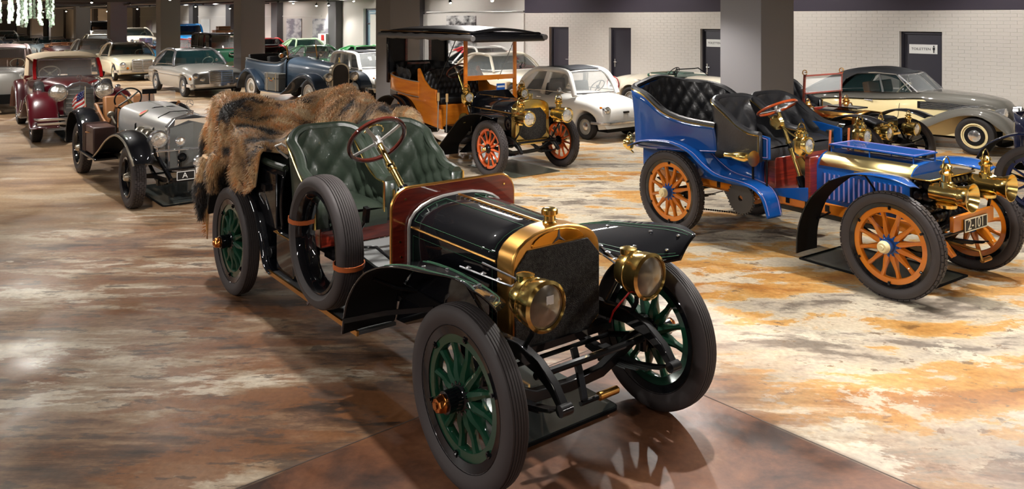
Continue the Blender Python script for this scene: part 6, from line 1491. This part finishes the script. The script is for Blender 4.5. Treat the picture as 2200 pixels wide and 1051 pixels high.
for s in (-1, 1):
    wing3(nc, 'front_wing', SLATED, [(-1.3, .36, .3), (-1.0, .5, .44), (-.7, .74, .66), (-.3, .92, .82), (.05, .93, .8), (.35, .82, .68), (.52, .62, .5)], s*.5, s*.88, .1, crown=.06, p_=.6)
    wing3(nc, 'rear_wing', SLATED, [(-3.85, .4, .32), (-3.7, .72, .6), (-3.4, .92, .82), (-3.1, .92, .82), (-2.75, .72, .62), (-2.5, .42, .34)], s*.56, s*.88, .1, crown=.06, p_=.6)
    head_lamp(nc, (.42, s*.4, .82), .12, .17, m=NICKEL, post=[(.3, s*.38, .6)])
    MB().b2(-2.5, -1.3, s*.5, s*.86, .32, .35).build('running_board', SLATED, nc, bevel=.005)
    head_lamp(nc, (-1.66, s*.62, 1.34), .07, .1, m=NICKEL, name='spot_lamp', lens=AMBER if s < 0 else LENS)
case('grey cloth travel trunk strapped to the running board of the slate blue tourer', NX, NA, -1.85, -.72, .36, .8, .22, .5, GREYC)
# ================================================================== two-tone pre-war coupe at right
GX = (8.6, 14.25); GA = -50
gc = thing('cabriolet', 'pale yellow and grey pre-war cabriolet with closed grey cloth roof by the white wall', 'car', GX, math.radians(GA))
for x, y in ((0, -.64), (0, .64), (-2.75, -.64), (-2.75, .64)):
    w_ = disc_wheel(gc, (x, y, .335), .335, .16, -1 if y < 0 else 1, SAND, CHROME, rim=.64)
    s = -1 if y < 0 else 1; MB().lathe([(.17, .058), (.16, .066), (.1, .06)], c=(0, 0, 0), ax=(0, s, 0), n=28).build('wheel_disc', DULL, w_)
MB().b2(-3.3, .3, -.3, .3, .2, .4).build('underbody', DULL, gc, smooth=0)
GW = [(-3.9, .3), (-3.6, .5), (-3.0, .64), (-2.0, .7), (-1.2, .64), (-.5, .48), (.1, .34), (.42, .22)]
GP = [(-3.9, .4), (-3.7, .62), (-3.2, .84), (-2.6, .94), (-1.6, .99), (-1.0, 1.04), (-.4, 1.03), (.1, .98), (.32, .9), (.45, .7)]
gw = lambda x: slerp(GW, x)
shell(frange(-3.9, .45, 60), lambda x: slerp(GP, x)-.12, lambda x: .26, lambda x: -gw(x), gw, crown=.06, p=.8, lean=.05).build('body', SAND, gc, smooth=50)
shell(frange(-3.88, .45, 60), lambda x: slerp(GP, x), lambda x: slerp(GP, x)-(.13 if x < -.9 else .19), lambda x: -gw(x)-.004, lambda x: gw(x)+.004, crown=.15, p=.75).build('upper_body', GREYP, gc, smooth=50)
for s in (-1, 1):
    wing3(gc, 'front_wing', GREYP, [(-1.9, .3, .24), (-1.5, .34, .25), (-1.15, .42, .3), (-.8, .58, .4), (-.45, .74, .58), (-.15, .81, .68), (.15, .8, .67), (.42, .7, .5), (.6, .52, .36), (.66, .4, .32)], s*.3, s*.78, .1, crown=.16)
    wing3(gc, 'rear_wing', GREYP, [(-3.95, .34, .24), (-3.6, .58, .3), (-3.2, .7, .3), (-2.8, .72, .3), (-2.5, .62, .26), (-2.3, .4, .24)], s*.4, s*.78, .1, crown=.16)
    MB().b2(-2.0, -1.2, s*.55, s*.74, .24, .28).build('sill', GREYP, gc, bevel=.01)
    h = MB().lathe([(.02, -.22), (.07, -.14), (.1, -.03), (.105, 0), (.09, .01)], c=(.38, s*.36, .72), ax=(1, 0, 0), n=24).build('headlamp', CHROME, gc); MB().lathe([(.09, .004), (.05, .03), (0, .035)], c=(.38, s*.36, .72), ax=(1, 0, 0), n=20).build('lens', LENS, h)
    g_ = MB()
    for k in range(8): z = .73+k*.016; g_.bar([(-.95, s*(gw(-.95)+.012), z+.0), (-.55, s*(gw(-.55)+.012), z-.002), (-.2+.03*k, s*(gw(-.2+.03*k)+.012), z-.01)], .008, .008)
    o = g_.build('side_grille_bars', CHROME, gc); o['kind'] = 'stuff'
    MB().grid(lambda u, v: (-1.0+.95*u, s*(gw(-1.0+.95*u)+.008), .73+.05*u*u+v*(.13-.09*u*u)), 16, 2).build('side_grille', DULL, gc)
    k_ = MB(); k_.prism([(y+s*.085, z) for y, z in [(.06*math.cos(a), .6+.24*math.sin(a)) for a in [2*PI*q/20 for q in range(20)]]], 'x', .4, .5); k_.build('kidney_grille', CHROME, gc, bevel=.01)
    k_ = MB(); k_.prism([(y+s*.085, z) for y, z in [(.045*math.cos(a), .6+.215*math.sin(a)) for a in [2*PI*q/20 for q in range(20)]]], 'x', .49, .505); k_.build('grille_core', DULL, gc, smooth=0)
    MB().b2(-.12+.5, -.08+.5, s*.62, s*.66, .5, .56).build('side_reflector', REDL, gc, bevel=.006)
    m = MB(); m.cyl((-1.95, s*.7, .82), (-1.8, s*.735, .82), .012, 8); m.lathe([(.02, 0), (.022, .03)], c=(-1.8, s*.735, .82), ax=(1, 0, 0), n=10); m.build('door_handle', CHROME, gc)
    MB().tube([(-1.3, s*(gw(-1.3)+.008), .8), (-1.33, s*(gw(-1.33)+.008), .55), (-1.5, s*(gw(-1.5)+.008), .38), (-2.0, s*(gw(-2)+.008), .33)], .004, 4).build('door_seam', DULL, gc)
    MB().add([(-1.12, s*.58, 1.01), (-1.38, s*.54, 1.3), (-2.15, s*.56, 1.31), (-2.5, s*.62, .95)], [(0, 1, 2, 3)]).build('side_window', GLASSK if 0 else GLASSD, gc, smooth=0)
    MB().tube([(-1.1, s*.6, 1.02), (-1.4, s*.56, 1.33), (-1.8, s*.57, 1.35), (-2.15, s*.58, 1.32), (-2.4, s*.61, 1.18), (-2.52, s*.64, .96)], .014, 8).build('window_trim', CHROME, gc)
    MB().bar([(-1.62, s*.64, .98), (-1.72, s*.57, 1.32)], .02, .03).build('window_post', CHROME, gc)
GR = lambda u, v: ((-3.45+2.1*u), (.52+.1*math.sin(PI*min(u*1.1, 1)))*(2*v-1), slerp([(-3.45, .88), (-3.0, 1.12), (-2.5, 1.34), (-2.0, 1.42), (-1.6, 1.4), (-1.35, 1.33)], -3.45+2.1*u)-.1*abs(2*v-1)**4)
MB().grid(GR, 24, 16).build('cloth_roof', CANVAS, gc, solid=.03, smooth=60)
for s in (-1, 1): MB().add([(-2.12, s*.6, 1.32), (-2.35, s*.62, 1.2), (-2.52, s*.655, .93), (-3.4, s*.56, .85), (-2.95, s*.61, 1.06), (-2.5, s*.62, 1.26)], [(0, 1, 2, 3, 4, 5)]).build('roof_side', CANVAS, gc, solid=.02, smooth=0)
WSg = lambda u, v: (-1.02-.34*u+.1*(1-abs(2*v-1)), .56*(2*v-1), 1.02+.3*u)
ws = MB().grid(WSg, 3, 8).build('windscreen', GLASS, gc, smooth=10); MB().tube([WSg(0, 0), WSg(1, 0)]+[WSg(1, v) for v in frange(0, 1, 8)]+[WSg(0, 1)]+[WSg(0, v) for v in frange(1, 0, 8)], .016, 6).build('windscreen_frame', CHROME, ws); MB().cyl(WSg(0, .5), WSg(1, .5), .014, 6).build('screen_divider', CHROME, ws)
m = MB(); m.bar([(.62, -.72, .4), (.72, -.4, .4), (.74, 0, .4), (.72, .4, .4), (.62, .72, .4)], .03, .07, side=(1, 0, 0)); m.build('bumper', CHROME, gc, bevel=.01)
for s in (-1, 1): seatrow(gc, -1.95, s*.28-.22, s*.28+.22, .7, 1.1, LTAN)
steering(gc, (-1.4, -.28, 1.02), .18, .7, m=CREAM)
# ================================================================== black veteran with brass behind the blue car
VX = (5.62, 11.95); VA = math.radians(-55)
hc = thing('vintage_car', 'black veteran car with brass-edged bonnet, tall folding windscreen and badges, behind the blue car', 'car', VX, VA)
for x, y in ((0, -.68), (0, .68), (-2.4, -.68), (-2.4, .68)): spoke_wheel(hc, (x, y, .42), .42, .11, 12, BLACK, BLACK, BLACK, BRASS, side=-1 if y < 0 else 1, ribs=0, feloe=.04, rimblack=.02, hub_r=.07)
under(hc, -2.4, .68, .42, z=.52, y=.36)
def vh(x, g=0): return [(x, .33+g, .55), (x, .33+g, .84), (x, .28, .93+g), (x, 0, .97+g), (x, -.28, .93+g), (x, -.33-g, .84), (x, -.33-g, .55)]
bon = MB().loft([vh(-1.0), vh(-.2)], closed=False).build('bonnet', BLACK, hc, smooth=40, bevel=.03)
m = MB(); m.loft([vh(x, .004)[1:3] for x in (-.98, -.2)], cap=False, closed=False); m.loft([vh(x, .004)[4:6] for x in (-.98, -.2)], cap=False, closed=False); m.loft([vh(x, .005) for x in (-.32, -.2)], cap=False, closed=False); m.build('brass_edging', BRASSM, bon, solid=.004)
MB().b2(-.2, .06, -.33, .33, .5, .9).build('radiator', DARK, hc, bevel=.06)
MB().box((-.6, 0, 1.0), (.5, .3, .02)).build('bonnet_top_plate', BLACK, bon)
brk = MB().b2(.16, .2, -.5, .1, .66, .69).build('badge_bar', BRASS, hc)
for y, r_, z in ((-.46, .045, .74), (-.36, .035, .73), (-.25, .055, .77), (-.14, .045, .8), (-.02, .04, .75)):
    MB().lathe([(r_, -.01), (r_*1.08, 0), (r_, .012), (r_*.8, .006), (r_*.5, .01), (0, .012)], c=(.18, y, z), ax=(.8, -.6, .1), n=18).build('badge', BRASS, hc)
for s in (-1, 1): MB().bar([(-1.05, s*.5, .9), (-1.02, s*.5, 1.5)], .03, .03).build('screen_post', MAHOG, hc); MB().tube([(-1.02+.0, s*.5, 1.5+.035)]+[(-1.02+.04*math.cos(a), s*.5, 1.53+.04*math.sin(a)) for a in [PI*k/6 for k in range(12)]], .008, 6).build('hinge_ring', BRASSM, hc)
fr = MB()
for z in (1.2, 1.48): fr.b2(-1.03, -1.0, -.5, .5, z-.012, z+.012)
fr.b2(-1.03, -1.0, -.5, .5, .94, .97); fr.build('screen_frame', MAHOG, hc, bevel=.003)
MB().b2(-1.018, -1.014, -.48, .48, 1.21, 1.47).build('windscreen', GLASS, hc, smooth=0)
for s in (-1, 1):
    vet_lamp(hc, (-.95, s*.52, .95), .07, m=BRASSM, s=s); head_lamp(hc, (.3, s*.38, .72), .1, .22, chimney=.6, post=[(.15, s*.36, .52)])
    fender('front_wing', BLACK, hc, [(-.9, .3), (-.75, .5), (-.5, .8), (-.2, .94), (.1, .95), (.35, .88)], s*.5, s*.82)
    fender('rear_wing', BLACK, hc, [(-3.0, .6), (-2.75, .88), (-2.4, .97), (-2.05, .88), (-1.8, .6), (-1.6, .42)], s*.5, s*.82)
bucket(hc, -1.5, -2.1, -.55, 0, .95, .7, 1.0, 1.35, LBLACK); bucket(hc, -1.5, -2.1, 0.02, .57, .95, .7, 1.0, 1.35, LBLACK)
MB().b2(-2.7, -1.4, -.5, .5, .56, .8).build('body', BLACK, hc, bevel=.04); steering(hc, (-1.6, -.3, 1.25), .19, math.radians(50), end=(-1.15, -.28, .8))
MB().b2(-1.02, -.98, -.45, .45, .5, .95).build('dashboard', MAHOG, hc, smooth=0)
MB().b2(-1.5, -1.0, -.44, .44, .54, .57).build('footboard', DARK, hc, smooth=0)
# ================================================================== navy car cut by the right edge
IX = (8.62, 7.55); IA = -51
ic = thing('vintage_car', 'navy blue veteran car cut off by the right edge, only wing and wheel showing', 'car', IX, math.radians(IA))
for x, y in ((0, -.7), (0, .7), (-2.95, -.7), (-2.95, .7)): spoke_wheel(ic, (x, y, .44), .44, .12, 12, NAVY, NAVY, NAVY, BRASS, side=-1 if y < 0 else 1, ribs=4, feloe=.04, rimblack=.03, hub_r=.08)
under(ic, -2.95, .7, .44)
for s in (-1, 1):
    fender('rear_wing', NAVY, ic, [(-3.6, .5), (-3.45, .82), (-3.1, 1.0), (-2.7, .98), (-2.4, .8), (-2.15, .5), (-1.9, .38)], s*.5, s*.86, crown=.02)
    fender('front_wing', NAVY, ic, [(-1.1, .38), (-.9, .5), (-.5, .85), (-.1, .97), (.2, .95), (.42, .85)], s*.5, s*.86, crown=.02)
ctrl = [(-1.6, .5, .56, 1.0), (-2.4, .55, .6, 1.05), (-3.0, .55, .65, 1.15), (-3.3, .3, .65, 1.2), (-3.32, 0, .65, 1.2), (-3.3, -.3, .65, 1.2), (-3.0, -.55, .65, 1.15), (-2.4, -.55, .6, 1.05), (-1.6, -.5, .56, 1.0)]
tubwall('rear_tub', NAVY, ic, ctrl, rows=4, solid=.02); MB().loft([bh(-1.0), bh(.0)], closed=False).build('bonnet', NAVY, ic); bucket(ic, -1.4, -2.0, -.55, .55, 1.0, .7, 1.1, 1.45, LBLACK); MB().b2(-3.0, -1.0, -.45, .45, .52, .6).build('body_floor', NAVY, ic, smooth=0)
# ================================================================== mauve-grey limousine at the left edge
s = dict(S2); s.update(paint=SILVERD, r=.36, wb=3.2, w=.72, roof=1.6, roofm=MAUVE, z0=.3, prof=[(-4.3, .5), (-4.2, .9), (-3.8, 1.05), (-1.6, 1.08), (-.8, 1.08), (0, 1.05), (.3, 1.0), (.36, .6)], plan=[(-4.3, .7), (-3.8, .95), (-2.6, 1), (-1.6, .98), (-.8, .75), (0, .5), (.36, .42)], cab=(-1.45, -1.65, -3.5, -3.9), wt=.6, rc=.1, post=.035, bp=(.4,), arches=(), grille=None, dots=[], lamps=[(.4, .5, .95, .14)], bumper=(.45, .06), disc=CHROME, glass=GLASS, inner=LTAN)
lc, _ = modern('limousine', 'grey limousine with mauve roof and big round headlamp at the left edge', (-12.75, 19.9), -55, s)
for q in (-1, 1):
    wing3(lc, 'front_wing', SILVERD, [(-1.5, .36, .3), (-.95, .62, .5), (-.5, .84, .66), (-.1, .92, .76), (.25, .88, .7), (.5, .7, .5), (.62, .42, .34)], q*.45, q*.9, .1, crown=.16)
    wing3(lc, 'rear_wing', SILVERD, [(-4.2, .4, .3), (-3.7, .85, .7), (-3.2, .95, .82), (-2.7, .75, .6), (-2.4, .38, .3)], q*.55, q*.9, .1, crown=.14)
# ================================================================== crystal chandelier upper left
ch = thing('chandelier', 'hanging chandelier of pale green glass strings in the upper left corner', 'chandelier', (-7.75, 12.0), 0, z=2.35)
GLS = mat('pale_green_crystal', (206, 226, 206), .15, 0, 1, noise=(40, (110, 140, 116), (1, 1, 3), .12))
MB().lathe([(0, .9), (.1, .86), (.7, .84), (.72, .8), (.0, .78)], ax=(0, 0, 1), n=32).build('canopy', CHROME, ch); MB().cyl((0, 0, .85), (0, 0, .95), .02, 8).build('stem', CHROME, ch)
rc_ = random.Random(5)
for k in range(46):
    a = k*2.399; rr = .14+.6*math.sqrt(k/46); x, y = rr*math.cos(a), rr*math.sin(a); lo_ = rc_.uniform(-.12, .16); m = MB(); z = .8; j = 0
    while z > lo_:
        t_ = (z-lo_)/(.8-lo_); w_ = .028*(1.25-t_*.6); m.box((x+rc_.uniform(-.01, .01), y+rc_.uniform(-.01, .01), z), (w_, w_, .036), rz=rc_.uniform(0, 3), rx=rc_.uniform(-.4, .4)); z -= .034
    m.build('crystal_string', GLS, ch, smooth=0)
# ================================================================== lamps under the ceiling
def row(b, a0, a1, n, e, db, z=3.1, size=120):
    for i in range(n):
        a = a0+(a1-a0)*i/(n-1); x, y = room(a, b); q = room(a+.6, b+db)
        lamp(x, y, z, (q[0], q[1], .3), e, 'small black track spotlight under the dark ceiling', size, 'track spotlights under the ceiling')
GLOW = mat('fill_diffuser_glow', (255, 244, 230), .5, emit=6)
def fill_tubelight(a, b, e=110):  # out-of-view fluorescent fittings, added as fill for the front of the hall
    x, y = room(a, b)
    t = thing('added_fill_light', 'long fluorescent fill light added out of view above the front of the hall', 'ceiling light', (x, y), UA, 'added fluorescent fill lights under the ceiling', z=3.2)
    MB().b2(-.75, .75, -.08, .08, .0, .1).build('housing', WHT, t, smooth=0)
    MB().b2(-.73, .73, -.05, .05, -.012, .0).build('diffuser', GLOW, t, smooth=0)
    l = bpy.data.lights.new('fill_glow', 'AREA'); l.shape = 'RECTANGLE'; l.size = 1.5; l.size_y = .1; l.energy = e; l.color = (1, .95, .9)
    o = bpy.data.objects.new('fill_glow', l); COL.objects.link(o); o.location = (x, y, 3.18); o.rotation_euler = (0, 0, UA)
cl = bpy.data.lights.new('chandelier_fill', 'POINT'); cl.energy = 90; cl.shadow_soft_size = .2; cl.color = (1, .96, .88)
co = bpy.data.objects.new('chandelier_fill', cl); COL.objects.link(co); co.location = (-7.0, 11.3, 2.5)  # unseen point light added beside the chandelier to brighten its strings
for a in (-8, -2.5, 3):
    for b in (-1.5, 6.8): fill_tubelight(a, b)
row(2.6, -26, 4, 8, 260, 1.2)
row(9.2, -30, 2, 8, 260, -1.0)
lamp(1.6, 5.9, 3.1, (.9, 4.9, 0), 420, 'track spotlight above the far front wheel of the black foreground car', 70, r=.03)
row(15.0, -52, 4, 13, 230, 3.0)
row(12.0, -50, 4, 12, 560, 1.0)
row(-4, -38, 2, 7, 320, 1.2)
row(4.5, -80, -26, 9, 1100, 1)  # far-left rows, added to brighten that end of the hall
row(-1.5, -78, -26, 7, 1300, 1)
row(12.5, -84, -54, 5, 1400, 1)
def seen(px, py, z, label, e=250):
    D = (2.4-z)*-1700/(38-py)*-1 if 0 else (z-2.4)*1700/(38-py); x = (px-1100)/1700*D
    h = (x+U[0]*1.5, D+U[1]*1.5, 0)
    lamp(x, D, z, (x+.8, D-2.0, 0), e, label, 110)
    for o in COL.objects[-8:]:
        pass
for px, py, z, lb in ((110, 12, 3.05, 'bright spotlight at far left, right of the crystal chandelier'), (197, 6, 3.05, 'bright spotlight above two grey pillars, right of the chandelier'),
    (365, 0, 3.1, 'brightest spotlight glaring in front of a grey pillar at upper left'), (420, 15, 3.0, 'bright spotlight above the blue hot rod'),
    (508, 12, 3.05, 'bright spotlight by the left edge of a grey pillar, above the green van'), (630, 8, 3.05, 'bright spotlight above the red coupes and faded prints'),
    (760, 3, 3.08, 'bright spotlight left of the glazed entrance'), (968, 7, 2.9, 'left one of two spotlights against the white wall above the limousine roof'),
    (1058, 3, 2.9, 'right one of two spotlights against the white wall above the limousine roof'),
    (142, 25, 2.85, 'small spotlight between two far pillars, left one of a pair'), (93, 26, 2.85, 'small spotlight just right of the chandelier strings'),
    (230, 25, 2.85, 'small spotlight above the far white truck'), (295, 20, 2.9, 'small spotlight above the white coupe on the stage'), (494, 19, 2.9, 'small spotlight beside a dark pilaster above the trunks'),
    (680, 13, 2.95, 'small spotlight above the right faded print'), (706, 12, 2.95, 'small spotlight left of the dark pilaster by the display stand'), (592, 16, 2.95, 'small spotlight right of the pillar above the far red coupe')):
    seen(px, py, z, lb, 200)
bpy.context.view_layer.update()
